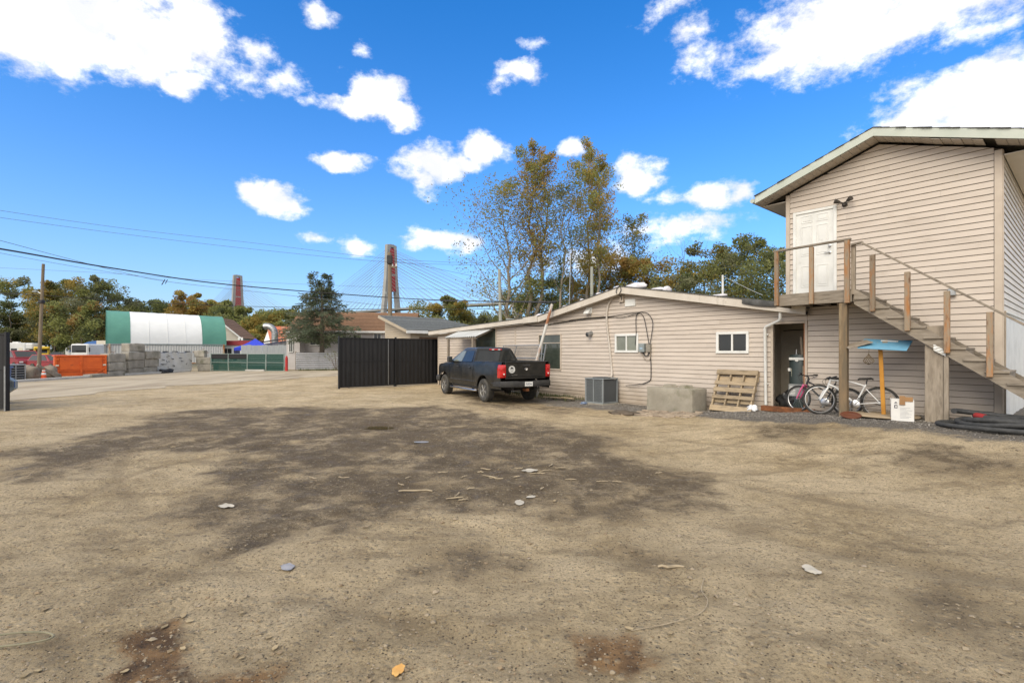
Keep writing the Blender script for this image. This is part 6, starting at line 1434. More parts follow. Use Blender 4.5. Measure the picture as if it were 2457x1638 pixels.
rb = T('red_bollard', 'thin red post at the end of the green fence', 'bollard', (-19.25, 42.0, 0)); MB().tube([(0, 0, 0), (0, 0, 1.15)], .11, 12).build('post', mat('red_post_paint', (.5, .03, .03), (.36, .02, .02), 4, .5), rb, 40); MB().lathe([(0, 1.15), (.09, 1.15), (.06, 1.3), (0, 1.32)], n=12).build('cap', MATS['red_post_paint'], rb, 40)
o = MB().bx(-22.6, -21.0, 41.6, 41.85, .0, .16, .03).build('concrete_barrier', CURB); tag(o, 'pale low concrete beam at the foot of the green fence', 'barrier')
wf = T('corrugated_fence', 'white corrugated metal fence in front of the pale house', 'fence', (-19.0, 43.2, 0), R(18)); CWF = mat('white_corrugated', (.50, .50, .51), (.42, .42, .43), 2, .45, .2)
for i in range(4):
    rows = []
    for j in range(41): rows.append([(1.9 * i + .005, -.055 * math.sin(j * 2 * math.pi / 5), .1 + 1.5 * j / 40), (1.9 * i + 1.895, -.055 * math.sin(j * 2 * math.pi / 5), .1 + 1.5 * j / 40)])
    MB().grid([r[::-1] for r in rows]).build('sheet', CWF, wf, 60)
for i in range(5): MB().bx(1.9 * i - .04, 1.9 * i + .04, .07, .14, 0, 1.7).build('post', WOOD, wf)
gg = T('sheet_fence', 'grey ribbed metal fence rising behind the green fence', 'fence', (-26.0, 47.2, 0), R(-2)); GRF = mat('grey_ribbed_metal', (.30, .32, .33), (.36, .38, .39), 2, .45, .3, stretch=(6, 1, .5))
for i in range(9):
    rows = []
    for j in range(9): rows.append([(.52 * i + .52 * j / 8 * .985, -.02 * (j % 2), .2), (.52 * i + .52 * j / 8 * .985, -.02 * (j % 2), 2.28 + .03 * math.sin(i * 2.0))])
    MB().grid(rows).build('sheet', GRF, gg)
# grass and weeds at fence feet and by the truck (uncountable)
GRS = mat('weed_green', (.055, .085, .028), (.12, .12, .045), 3, .8)
def weeds(name, spots):
    m = MB(); rn = random.Random(2)
    for x, y, hh in spots:
        a = rn.uniform(0, 6.28); w = hh * .10; dx, dy = math.cos(a) * w, math.sin(a) * w; lx, ly = rn.uniform(-.4, .4) * hh, rn.uniform(-.4, .4) * hh; z = gzz(x, y) if -13 < x < 13 else 0
        m.add([(x - dx, y - dy, z), (x + dx, y + dy, z), (x + lx, y + ly, z + hh)], [(0, 1, 2)])
    return tag(m.build(name, GRS), 'low green weeds growing along fences and walls', 'weeds', kind='stuff')
rn = random.Random(17); sp = []
for i in range(700): x = rn.uniform(-18.5, -11.5); sp.append((x, 43.0 + (x + 19) * .325 - rn.random() * .8, rn.uniform(.08, .3)))
for i in range(600): bx_ = rn.uniform(-14.5, -10.8); X, Y = b2w(bx_, -rn.random() ** 2 * 1.0 - .1); sp.append((X, Y, rn.uniform(.05, .18)))
for i in range(500): sp.append((-27.9 - rn.random() * .4, rn.uniform(24, 41), rn.uniform(.05, .22)))
weeds('weeds', sp)
# ================================================================== NEIGHBOURING HOUSES
LAPW = mat('pale_lap_siding', (.56, .53, .52), (.50, .47, .46), 1, .6, rnd=.04); LAPT = mat('tan_lap_siding', (.42, .36, .27), (.37, .31, .23), 1, .65, rnd=.05); LAPC = mat('cream_lap_siding', (.50, .46, .38), (.45, .41, .34), 1, .65, rnd=.04)
BRSH = mat('brown_shingles', (.22, .125, .07), (.16, .09, .05), 5, .9, bump=.01, bscale=12, rnd=.12); GRSH = mat('grey_shingles', (.13, .14, .14), (.20, .21, .205), 7, .9, bump=.01, bscale=14, rnd=.14); REDM = mat('rusty_red_metal_roof', (.42, .11, .05), (.33, .15, .09), 1.5, .6, lo=.45, hi=.6)
def lap(parent, x0, x1, y, z0, z1, e, mt, holes=(), axis='x', top=None):
    """lap boards on a wall facing -y (or -x with axis 'y'), each a part"""
    k = 0
    while z0 + k * e < z1:
        a, b = z0 + k * e, min(z1, z0 + (k + 1) * e) - .012; k += 1
        segs = [(x0, x1)]
        if top:
            f = top((a + b) / 2)
            if f is None: continue
            segs = [f]
        for h in holes:
            if h[3] > a and h[2] < b: segs = [q for s in segs for q in ((s[0], min(s[1], h[0])), (max(s[0], h[1]), s[1])) if q[1] - q[0] > .03]
        for s in segs:
            P = [(s[0], y - .03, a), (s[1], y - .03, a), (s[1], y - .008, b), (s[0], y - .008, b), (s[0], y + .02, a), (s[1], y + .02, a), (s[1], y + .02, b), (s[0], y + .02, b)]
            if axis == 'y': P = [(q[1], -q[0], q[2]) for q in P]
            MB().add(P, [(0, 1, 2, 3), (5, 4, 7, 6), (4, 5, 1, 0), (3, 2, 6, 7), (4, 0, 3, 7), (1, 5, 6, 2)]).build('siding_board', mt, parent)
def courses(parent, A, B, C, D, n, mt, name='shingle_course', th=.03):
    """roof plane eave A-B, ridge D-C laid with overlapping courses"""
    A, B, C, D = map(Vector, (A, B, C, D)); nrm = (B - A).cross(D - A).normalized()
    for i in range(n):
        t0, t1 = i / n, min(1, (i + 1.06) / n); P = [A.lerp(D, t0), B.lerp(C, t0), B.lerp(C, t1), A.lerp(D, t1)]
        u = [P[0] + nrm * th * 1.6, P[1] + nrm * th * 1.6, P[2] + nrm * th * .5, P[3] + nrm * th * .5]
        MB().add(P + u, [(4, 5, 6, 7), (0, 1, 5, 4), (1, 2, 6, 5), (2, 3, 7, 6), (3, 0, 4, 7), (3, 2, 1, 0)]).build(name, mt, parent)
def hwin(parent, x0, x1, z0, z1, y, n=2, fw=.09):
    o = slider(parent, x0, x1, z0, z1, fw, GLASS, y - .03, n == 2)
    return o
# pale house behind the conifer
hx = T('pale_house', 'pale lap sided house with brown shingle roof behind the conifer', 'house', (-21.2, 47.6, 0), R(6))
W = [(1.55, 2.75, 2.25, 3.35), (5.6, 6.5, 2.3, 3.4), (7.6, 8.4, 2.3, 3.5)]
MB().bx(0, 11.2, .02, 7, -.1, 3.7).build('wall', LAPW, hx); lap(hx, 0, 11.2, 0, .1, 3.7, .17, LAPW, W)
lap(hx, -7, 0, 11.2 * 0 , .1, 3.7, .17, LAPW, (), 'y')
for w in W: hwin(hx, *w, 0)
MB().bx(-.06, .06, -.05, .05, 0, 3.7, .01).build('corner_trim', WHITE, hx); MB().bx(11.14, 11.26, -.05, .05, 0, 3.7, .01).build('corner_trim', WHITE, hx)
courses(hx, (-.5, -.6, 3.62), (11.7, -.6, 3.62), (11.7, 3.5, 5.75), (-.5, 3.5, 5.75), 14, BRSH); courses(hx, (11.7, 7.6, 3.62), (-.5, 7.6, 3.62), (-.5, 3.5, 5.75), (11.7, 3.5, 5.75), 8, BRSH)
MB().bx(-.5, 11.7, -.66, -.62, 3.48, 3.66, .01).build('fascia', WHITE, hx)
for x in (0, 11.2): MB().add([(x, 0, 3.6), (x, 7, 3.6), (x, 3.5, 5.7)], [(0, 1, 2)]).add([(x + .02, 0, 3.6), (x + .02, 7, 3.6), (x + .02, 3.5, 5.7)], [(2, 1, 0)]).build('gable', LAPW, hx)
pc = MB().prism([(-.1, 0), (1.1, 0), (1.1, 3.2), (.5, 3.85), (-.1, 3.2)], MXZ, -.2, 1.5).build('porch', LAPW, hx); slider(hx, .12, .52, 1.6, 3.1, .06, GLASS, -1.54)
MB().beam((-.25, -1.62, 3.12), (.5, -1.62, 3.95), .14, .05).beam((1.25, -1.62, 3.12), (.5, -1.62, 3.95), .14, .05).build('porch_rake', WHITE, hx)
# cream gabled house beyond the hoop tent
h2 = T('gabled_house', 'cream gabled house with small attic window beyond the hoop tent', 'house', (-46.4, 77, 0), R(12)); ap, ev = 6.9, 4.1
tp = lambda z: (-3.3, 3.3) if z < ev else ((-3.3 * (ap - z) / (ap - ev), 3.3 * (ap - z) / (ap - ev)) if z < ap - .1 else None)
MB().prism([(-3.3, 0), (3.3, 0), (3.3, ev), (0, ap), (-3.3, ev)], MXZ, -8, -.03).build('wall', LAPC, h2); lap(h2, 0, 0, 0, 1.5, ap, .2, LAPC, [(.4, 1.0, 4.9, 5.7)], 'x', tp); hwin(h2, .4, 1.0, 4.9, 5.7, 0, 1)
for s in (1, -1):
    A = (s * 3.8, -.4, ev - .42); q = (s * 3.8, 8, ev - .42); r1 = (0, 8, ap + .08); r0 = (0, -.4, ap + .08)
    courses(h2, *((A, q, r1, r0) if s > 0 else (q, A, r0, r1)), 10, BRSH); MB().beam((s * 3.8, -.42, ev - .45), (0, -.42, ap + .04), .05, .2).build('rake_board', WHITE, h2)
# red banded shed roof below it
h3 = T('red_roofed_shed', 'low white shed with dark red roof band beside the hoop tent', 'shed', (-41.2, 69, 0), R(10)); MB().bx(0, 5, 0, 4, 0, 2.5).build('wall', WHITE, h3); MB().prism([(-.2, 2.5), (5.2, 2.5), (5.2, 3.15), (-.2, 3.15)], MXZ, -4.2, .2).build('roof', mat('dark_red_roof', (.28, .03, .035), (.22, .025, .03), 2, .5), h3)
slider(h3, .6, 1.8, 1.2, 2.1, .07, GLASS, -.02)
for x in (2.6, 3.0): MB().bx(x, x + .28, -.24, -.2, 3.2, 3.6, .02).build('roof_vent', WHITE, h3)
# blue canopy tent
BT = mat('blue_tarp', (.02, .05, .55), (.018, .04, .45), 2, .5, bump=.02, bscale=4); ct_ = T('canopy_tent', 'bright blue pop up canopy tent behind the grey fence', 'tent', (-27.4, 52.5, 0), R(20)); pk = (0, 0, 3.05); cs_ = [(-1.75, -1.75, 2.05), (1.75, -1.75, 2.05), (1.75, 1.75, 2.05), (-1.75, 1.75, 2.05)]
for i in range(4):
    a, b = Vector(cs_[i]), Vector(cs_[(i + 1) % 4]); p = Vector(pk); rows = []
    for k in range(7): rows.append([a.lerp(p, k / 6) - Vector((0, 0, .12 * math.sin(math.pi * k / 6))), a.lerp(b, .5).lerp(p, k / 6) - Vector((0, 0, .16 * math.sin(math.pi * k / 6))), b.lerp(p, k / 6) - Vector((0, 0, .12 * math.sin(math.pi * k / 6)))])
    MB().grid(rows).build('roof_panel', BT, ct_, 60); MB().grid([[a, b], [a - Vector((0, 0, .28)), b - Vector((0, 0, .28))]]).build('valance', BT, ct_); MB().tube([(a.x, a.y, 0), (a.x, a.y, 2.05)], .03, 6).build('leg', STEEL, ct_)
MB().grid([[(-1.76, -1.76, .8), (-1.76, 1.76, .8)], [(-1.76, -1.76, 2.0), (-1.76, 1.76, 2.0)]]).build('side_wall', BT, ct_)
# workshop with rusty red roof, its duct, and the grey lean-to
h4 = T('workshop', 'white gabled workshop with rusty red metal roof and big duct', 'building', (-31.3, 62, 0), R(2)); MB().prism([(0, 0), (3.0, 0), (3.0, 2.9), (1.5, 4.75), (0, 2.9)], MYZ, 0, 9).build('wall', WHITE, h4)
A, B, C, D = Vector((1.0, -.35, 2.72)), Vector((9.3, -.35, 2.72)), Vector((9.3, 1.5, 4.85)), Vector((-.3, 1.5, 4.85))
for i in range(16):
    u0, u1 = i / 16, (i + .97) / 16; P = [A.lerp(B, u0), A.lerp(B, u1), D.lerp(C, u1), D.lerp(C, u0)]; n_ = Vector((0, -.75, .66)) * .05; MB().add(P + [p + n_ for p in P], [(4, 5, 6, 7), (0, 1, 5, 4), (1, 2, 6, 5), (3, 0, 4, 7), (2, 3, 7, 6)]).build('roof_sheet', REDM, h4)
MB().bx(1.4, 9, -.06, -.02, 2.0, 2.75).build('fascia', WOOD, h4)
dk = T('exhaust_duct', 'large curved galvanised duct rising beside the rusty red roof', 'duct', (-28.8, 58.5, 0)); pts = [(.6, 0, 2.6), (.6, 0, 3.6)] + [(.6 - .95 + .95 * math.cos(a), 0, 3.7 + .95 * math.sin(a)) for a in [R(k * 9) for k in range(13)]]
for i in range(len(pts) - 1): MB().tube([pts[i], pts[i + 1]], .36 if i % 2 else .375, 18).build('duct_section', STEEL, dk, 40)
MB().lathe([(0, 0), (.33, 0), (.33, .01), (0, .01)], M=Matrix.Translation(pts[-1]) @ Matrix.Rotation(R(-72), 4, 'Y'), n=16).build('duct_mouth', DARK, dk)
h5 = T('lean_to_shed', 'grey boarded lean to shed under the duct', 'shed', (-27.6, 54.5, 0), R(3)); GWD = mat('silver_boards', (.20, .20, .19), (.28, .28, .265), 3, .8, rnd=.2, stretch=(6, 1, .6))
for i in range(18): MB().bx(i * .26, i * .26 + .25, -.02, .02, .2, 2.5 + i * .04).build('wall_board', GWD, h5)
MB().bx(0, 4.7, .03, 3, 0, 2.4).build('wall', GWD, h5); MB().beam((-.5, -.2, 2.62), (5.0, -.2, 3.45), .6, .09).build('roof_edge', mat('dark_felt', (.04, .04, .042), rough=.8), h5)
# small grey-shingled house beside the gate
h6 = T('shingled_cottage', 'small tan cottage with grey shingle roof behind the black gate', 'house', (-6.18, 29.0, 0), BA)       # local x to the right along the wall, y away
# local frame here: x = -d1 (towards the right front), y = d2; the rake runs along -x, the eave along +y
e0 = 3.0; rz_ = 4.05; hw = 3.8
MB().prism([(-hw, 0), (-.35, 0), (-.35, e0 - .05), (-hw, rz_ - .2)], MXZ, -6, -.42).build('wall', LAPT, h6)
tp6 = lambda z: (-hw, -.35) if z < e0 - .05 else ((-hw, -hw + (rz_ - .15 - z) * 3.4) if z < rz_ - .3 else None)
lap(h6, 0, 0, .42, .3, rz_, .14, LAPT, (), 'x', tp6)
courses(h6, (0, -.05, e0), (0, 7, e0), (-hw, 4.5, rz_), (-hw, -.05, rz_), 14, GRSH)
MB().add([(0, 7, e0), (-hw, 7, e0), (-hw, 4.5, rz_)], [(0, 1, 2)]).build('hip_roof', GRSH, h6)
MB().beam((0, -.06, e0 - .08), (-hw, -.06, rz_ - .08), .05, .16).build('rake_board', LAPT, h6); MB().bx(-.02, .03, -.06, 7, e0 - .2, e0 - .02, .01).build('eave_fascia', WHITE, h6)
MB().bx(-.34, -.30, 1.0, 3.5, 0, 2.6).build('dark_door', mat('brown_door', (.10, .05, .025), (.14, .08, .04), 3, .7), h6)
# ================================================================== POLES AND WIRES
POLE = mat('timber_pole', (.16, .125, .085), (.22, .18, .13), 3, .9, bump=.006, bscale=10, stretch=(5, 5, .5)); POLG = mat('grey_green_pole', (.26, .27, .23), (.32, .33, .29), 3, .8, stretch=(4, 4, .5))
def pole(name, label, base, top, r0, r1, mt=POLE):
    t = T(name, label, 'utility pole', base); v = Vector(top) - Vector(base); MB().tube([(0, 0, -.2), v * .5, v], [r0, (r0 + r1) / 2, r1], 12).build('shaft', mt, t, 40); return t
q = at(104, 633, 29.6); lp = pole('utility_pole', 'leaning timber pole with lamp bracket behind the curb', (*gr(92, 911)[:2], 0), q, .105, .075)
v = Vector(q) - lp.location; a = v * .74
MB().tube([a, a + Vector((-.30, 0, .16))], .03, 6).build('bracket', STEEL, lp); MB().bx(-.55, -.25, -.09, .09, .10, .22, .04, Matrix.Translation(a)).build('lamp_head', GREYM, lp); MB().bx(-.16, .10, -.12, .12, -.55, -.35, .03, Matrix.Translation(a)).build('bracket_box', DARK, lp)
bt_ = at(935, 606, 40); bp_ = pole('utility_pole', 'thick timber pole standing in front of the nearer bridge tower', (bt_[0] + .05, 40, 0), bt_, .21, .15)
zz = bt_[2]; MB().bx(-.22, .22, -.3, -.1, zz - .95, zz - .25, .05).build('transformer', DARK, bp_); MB().bx(-.1, .55, -.12, -.02, zz - 1.25, zz - 1.12, .02).build('cross_arm', POLE, bp_)
for x in (-.1, .2, .5): MB().lathe([(0, 0), (.06, 0), (.07, .07), (.04, .14), (.07, .2), (0, .24)], (x, -.07, zz - 1.12), 10).build('insulator', WHITE, bp_, 40)
MB().lathe([(0, 0), (.08, .0), (.08, .2), (0, .2)], (-.3, -.1, zz - 3.4), 10).build('cable_box', GREYM, bp_)
p1 = at(1198, 646, 46); t = pole('utility_pole', 'grey green pole rising behind the low roof beside bare branches', (p1[0] + .2, 46, 0), p1, .17, .13, POLG); MB().bx(.4, 1.2, -.1, .1, 4.6, 4.75, .04).build('street_lamp_arm', GREYM, t)
p1 = at(1420, 640, 44); pole('utility_pole', 'grey pole rising behind the low roof ridge among ivy trunks', (p1[0], 44, 0), p1, .17, .13, POLG)
p1 = at(1734, 660, 30); t = pole('roof_mast', 'thin white mast standing behind the low roof slope', (p1[0], 30, 0), p1, .07, .06, WHITE); t['category'] = 'mast'
def wire(label, pts, r, sag=0.0, mt=CABLE):
    P = [Vector(at(*p)) for p in pts]; o = MB().tube(smooth_path(P, 8), r, 5, False).build('overhead_wire', mt, None, 60); tag(o, label, 'wire', 'overhead wires'); return o
wire('thick black overhead cable sagging from the road to the low building roof', [(-260, 560, 15), (0, 597, 20), (280, 645, 27), (560, 684, 33), (938, 714, 40), (1130, 722, 35), (1335, 726, 26)], .036)
GW = mat('grey_wire', (.10, .10, .105), rough=.6)
wire('upper thin overhead wire crossing the sky above the bridge', [(-200, 470, 30), (0, 505, 34), (300, 548, 38), (600, 582, 40), (938, 621, 40), (1180, 632, 44)], .013, 0, GW)
wire('lower of the two thin overhead wires crossing above the bridge', [(-200, 490, 30), (0, 522, 34), (300, 562, 38), (600, 597, 40), (938, 629, 40), (1180, 636, 44)], .013, 0, GW)
wire('thin wire dropping steeply to the hanging spreader', [(-100, 552, 24), (0, 577, 27), (150, 617, 31), (300, 655, 34), (392, 674, 36), (560, 694, 38), (938, 735, 40)], .014, 0, GW)
wire('dark wire through the bracket of the leaning timber pole', [(-120, 694, 29), (0, 703, 29.6), (96, 708, 29.6), (350, 725, 34), (600, 735, 38), (938, 742, 40), (1200, 741, 42)], .020)
wire('faint low wire crossing the far bridge stays', [(-50, 640, 50), (250, 655, 50), (500, 672, 50), (938, 690, 52), (1180, 700, 52)], .012, 0, GW)
wire('faint wire below the thick black cable on the road side', [(-50, 595, 26), (0, 607, 27), (200, 643, 31), (392, 672, 36)], .010, 0, GW)
wire('wire falling from the thick timber pole towards the bare branches', [(938, 624, 40), (1050, 645, 41), (1180, 672, 42)], .014, 0, GW)
wire('short wire slung to the low building roof peak', [(938, 722, 40), (1200, 722, 30), (1340, 722, 22), (1486, 690, 17.4)], .010, 0, GW)
wire('thin guy wire from the white mast to the landing post', [(1734, 662, 30), (1790, 690, 22), (1830, 708, 16)], .008, 0, WHITE)
q = at(392, 674, 36); o = MB().tube([(-.12, 0, -.28), (.12, 0, .12)], .03, 6).tube([(.14, 0, -.2), (.30, 0, .10)], .025, 6).build('wire_spreader', DARK); o.location = q; tag(o, 'small dark spreader clipped on a thin overhead wire', 'spreader')
# ================================================================== CABLE-STAYED BRIDGE
CT = mat('tower_concrete', (.33, .325, .305), (.27, .265, .25), .08, .9); BRED = mat('bridge_red', (.33, .03, .03), (.28, .025, .025), .2, .6); STAY = mat('stay_cable', (.16, .165, .17), rough=.5); DKC = mat('deck_grey', (.22, .22, .21), rough=.8)
T1, T2 = Vector((-132.5, 538)), Vector((-423, 758)); ax_ = (T2 - T1).normalized(); br = T('cable_stayed_bridge', 'cable stayed bridge with two concrete towers and red panels', 'bridge', (T1.x, T1.y, 0), math.atan2(ax_.y, ax_.x))
SP = (T2 - T1).length; ZD = 44.0
def dz(x): return ZD + 2.5 - ((x - SP / 2) / 190) ** 2 * .9
for x, hh in ((0, 116.5), (SP, 117)):
    for s in (1, -1):
        yb, ym, yt = s * 12.5, s * 9.5, s * 4.2; w = 2.25
        lg = MB(); sec = lambda y, z, k: [(x - 2.4 * k, y - w * k, z), (x + 2.4 * k, y - w * k, z), (x + 2.4 * k, y + w * k, z), (x - 2.4 * k, y + w * k, z)]
        rows = [sec(yb, -5, 1.1), sec(ym, 44, 1.0), sec(yt + s * 1.5, 82, .92), sec(yt, hh, .9)]; lg.grid([r_ + [r_[0]] for r_ in rows]); lg.add(rows[-1], [(0, 1, 2, 3)]); lg.build('tower_leg', CT, br)
    MB().prism([(-4.6, 66), (4.6, 66), (2.6, hh - 4), (-2.6, hh - 4)], Matrix(((0, 0, 1, x), (1, 0, 0, 0), (0, 1, 0, 0), (0, 0, 0, 1))), -2.55, 2.55).build('red_panel', BRED, br); MB().bx(x - 2.2, x + 2.2, -3.4, 3.4, hh - 2.5, hh + .6).build('tower_cap', CT, br); MB().bx(x - 2.0, x + 2.0, -10.5, 10.5, 36, 40).build('cross_beam', CT, br); MB().bx(x - 2.65, x + 2.65, -3.6, 3.6, 83.0, 84.6).build('cross_band', CT, br)
xs_ = [-330 + 22 * i for i in range(52)]
for i in range(len(xs_) - 1): MB().beam((xs_[i], 0, dz(xs_[i])), (xs_[i + 1], 0, dz(xs_[i + 1])), 13, 1.8).build('deck_segment', DKC, br)
for tx in (0, SP):
    for sgn in (1, -1):
        for s in (1, -1):
            for k in range(16):
                xx = tx + sgn * (14 + k * 10.2); zt = 66 + (116 - 68) * (k + 1) / 17; MB().tube([(tx + sgn * 2, s * (8.2 - 3.6 * (zt - 50) / 66), zt), (xx, s * 6.2, dz(xx) + .6)], .19, 3, False).build('stay_cable', STAY, br)
for x in (-172, -210, -250, -290): MB().bx(x - 2, x + 2, -5, 5, -5, dz(x) - .8).build('pier', CT, br)
for x in (-172,): MB().bx(x - 3, x + 3, -7, 7, dz(x) - 4, dz(x) - .9).build('pier_cap', CT, br)
# distant blocks of flats seen through the trees
FLAT = mat('distant_flats', (.46, .47, .50), (.40, .41, .44), .2, .8)
for px, py, w, Y, lab in ((65, 750, 18, 420, 'distant pale apartment block between the left trees'), (45, 800, 14, 260, 'distant low white block under the left trees'), (612, 752, 9, 520, 'distant apartment tower between bridge and red roof'), (622, 758, 8, 540, 'distant low apartment block next to the far tower')):
    X, Yv, Z = at(px, py, Y); ww = w / F * Y; t = T('apartment_block', lab, 'building', (X, Yv, 0)); MB().bx(-ww / 2, ww / 2, 0, 12, -2, Z).build('wall', FLAT, t)
    nf = max(3, int(Z / 6))
    for k in range(nf): MB().bx(-ww / 2 + .5, ww / 2 - .5, -.3, 0, Z * (k + .3) / nf, Z * (k + .75) / nf).build('window_band', GLASS, t)
# ================================================================== TREES
BARK = mat('pale_bark', (.26, .225, .18), (.16, .135, .10), 3, .9, bump=.02, bscale=5, stretch=(4, 4, .6)); BARKD = mat('dark_bark', (.10, .08, .06), (.16, .13, .10), 3, .9)
def leafmat(name, a, b, rnd=.2, tl=.5):
    m = mat(name, a, b, .9, .75, rnd=rnd, lo=.4, hi=.6); n, l = m.node_tree.nodes, m.node_tree.links; p = n['Principled BSDF']
    tr = n.new('ShaderNodeBsdfTranslucent'); mx = n.new('ShaderNodeMixShader'); mx.inputs[0].default_value = tl; l.new(p.inputs['Base Color'].links[0].from_socket, tr.inputs['Color'])
    l.new(p.outputs[0], mx.inputs[1]); l.new(tr.outputs[0], mx.inputs[2]); l.new(mx.outputs[0], n['Material Output'].inputs['Surface']); return m
LG = leafmat('green_foliage', (.19, .21, .07), (.29, .295, .095)); LD = leafmat('dark_foliage', (.115, .14, .058), (.18, .20, .085)); LY = leafmat('yellowing_foliage', (.36, .285, .07), (.46, .33, .085)); LO = leafmat('rusty_foliage', (.39, .23, .07), (.34, .25, .09)); LC = leafmat('conifer_needles', (.11, .14, .085), (.18, .20, .12)); IVY = leafmat('ivy_leaves', (0.04, 0.09, 0.025), (0.06, 0.12, 0.035)); LGR = leafmat('grey_green_foliage', (.19, .20, .11), (.26, .26, .15))
def leaves(m, c, n, rad, size, rn, flat=.8):
    for _ in range(n):
        while True:
            p = Vector((rn.uniform(-1, 1), rn.uniform(-1, 1), rn.uniform(-1, 1)))
            if p.length < 1: break
        p = Vector(c) + Vector((p.x * rad, p.y * rad, p.z * rad * flat)); s = size * rn.uniform(.6, 1.3)
        u = Vector((rn.gauss(0, 1), rn.gauss(0, 1), rn.gauss(0, .7))).normalized() * s; v = u.orthogonal().normalized(); v = (v * math.cos(rn.uniform(0, 6.28)) + u.normalized().cross(v) * math.sin(rn.uniform(0, 6.28))) * s * .62
        m.add([p - u, p + v * .8, p + u, p - v * .8], [(0, 1, 2, 3)])
def tree(name, label, loc, Ht, spread, rn_seed, mats, trunk_r, bare=.3, kind='poplar', density=1.0, leaf=.16, group=None, bark=BARK, lean=0.0, ivy=False, stems=1, droop=0):
    """tapered trunk, limbs, twigs; leaf clumps at limb ends"""
    rn = random.Random(rn_seed); t = T(name, label, 'tree', (*loc, 0), rn.uniform(0, 6.28), group)
    br = MB(); tips = []
    for sidx in range(stems):
        top = Vector((lean * Ht + rn.uniform(-.06, .06) * Ht, rn.uniform(-.06, .06) * Ht, Ht)); b0 = Vector((rn.uniform(-.4, .4), rn.uniform(-.4, .4), 0)) * (stems > 1)
        N = 9; tr_ = [b0 + (top - b0) * (i / N) + Vector((rn.gauss(0, .012), rn.gauss(0, .012), 0)) * Ht * (0 < i < N) for i in range(N + 1)]; rr = [trunk_r * (1 - .93 * (i / N) ** .8) for i in range(N + 1)]
        MB().tube([p for p in tr_], rr, 8).build('trunk', bark, t, 60)
        nb = int((24 if kind == 'poplar' else 14) * (1 if stems == 1 else .7))
        for k in range(nb):
            f = bare + (1 - bare) * ((k + rn.random()) / nb); i = min(N - 1, int(f * N)); base = tr_[i].lerp(tr_[i + 1], f * N - i)
            a = k * 2.4 + rn.uniform(-.5, .5); g = (f - bare) / (1 - bare)
            prof = {'poplar': .55 + .75 * math.sin(math.pi * min(1, g * .8 + .22)), 'round': .35 + math.sin(math.pi * (g * .75 + .18))}[kind]
            L = spread * prof * rn.uniform(.65, 1.15); up = {'poplar': rn.uniform(.8, 1.7), 'round': rn.uniform(.05, .75)}[kind] - droop
            d = Vector((math.cos(a), math.sin(a), up)).normalized(); mid = base + d * L * .5 + Vector((0, 0, -.04 * L)); end = base + d * L + Vector((0, 0, .12 * L if kind == 'poplar' else .0))
            r0 = max(.012, rr[i] * .42); br.tube([base, mid, end], [r0, r0 * .6, r0 * .15], 5, False)
            tips.append((end, L)); tips.append((mid.lerp(end, .4), L * .8)); tips.append((base.lerp(mid, .7), L * .7)) if kind == 'poplar' else None
            for _ in range(4):
                s0 = base.lerp(end, rn.uniform(.35, .95)); dd = (d + Vector((rn.gauss(0, .6), rn.gauss(0, .6), rn.gauss(.15, .4)))).normalized(); e2 = s0 + dd * L * rn.uniform(.25, .5); br.tube([s0, s0.lerp(e2, .5), e2], [r0 * .35, r0 * .25, r0 * .08], 3, False); tips.append((e2, L * .7))
        tips.append((top, spread * .5)); tips.append((tr_[N - 1], spread * .6))
    br.build('limbs', bark, t)
    if density > 0:
        ms = [MB() for _ in mats]
        for p, L in tips:
            if rn.random() > min(1, density * 1.1): continue
            k = rn.choices(range(len(mats)), weights=[3, 2, 1.2][:len(mats)])[0]; leaves(ms[k], p, 6 + int((64 if kind == 'poplar' else 95) * density * rn.uniform(.5, 1.4)), max(.4, L * (.52 if kind == 'poplar' else .46)), leaf, rn)
        for k, mm in enumerate(ms):
            if mm.v: tag(mm.build('crown', mats[k], t), kind='stuff')
    if ivy:
        mm = MB()
        for k in range(26): leaves(mm, (lean * Ht * k / 60, 0, k * Ht * .024), 34, .55 - .008 * k, .13, rn, 1)
        tag(mm.build('ivy', IVY, t), kind='stuff')
    return t
def PT(px, Y): return ((px - CX) / F * Y, Y)
GT = 'tall trees behind the low building'
tree('cottonwood_tree', 'tall cottonwood leaning out at the left end of the thinning group', PT(1228, 58), 19.5, 5.6, 1, [LG, LY, LGR], .34, .14, density=.8, leaf=.13, group=GT, lean=-.08)
tree('cottonwood_tree', 'tallest golden topped cottonwood of the left trio', PT(1268, 60), 25.0, 3.0, 2, [LY, LG, LO], .36, .38, density=.85, leaf=.13, group=GT, lean=-.02)
tree('cottonwood_tree', 'cottonwood with thin orange tinged crown next to the golden one', PT(1300, 59), 25.0, 2.9, 3, [LO, LY, LG], .33, .42, density=.75, leaf=.13, group=GT, lean=.03)
tree('cottonwood_tree', 'ivy clad cottonwood with sparse twigs', PT(1345, 56), 19.5, 2.8, 4, [LGR, LG], .22, .4, density=.5, leaf=.13, group=GT, ivy=True)
tree('cottonwood_tree', 'slim almost bare trunk between the two tall crowns', PT(1368, 62), 22.0, 1.8, 5, [LGR], .17, .45, density=.12, leaf=.12, group=GT, bark=BARKD)
tree('cottonwood_tree', 'tall narrow golden cottonwood standing apart on the right', PT(1412, 61), 25.8, 2.6, 6, [LY, LG, LO], .30, .34, density=.95, leaf=.13, group=GT)
tree('cottonwood_tree', 'ivy wrapped twin of the narrow golden cottonwood', PT(1436, 58), 23.0, 2.4, 7, [LG, LY, LO], .28, .42, density=.75, leaf=.13, group=GT, ivy=True)
tree('cottonwood_tree', 'half height green cottonwood right of the narrow golden one', PT(1505, 62), 17.8, 3.0, 8, [LG, LGR, LY], .20, .3, density=.7, leaf=.13, group=GT)
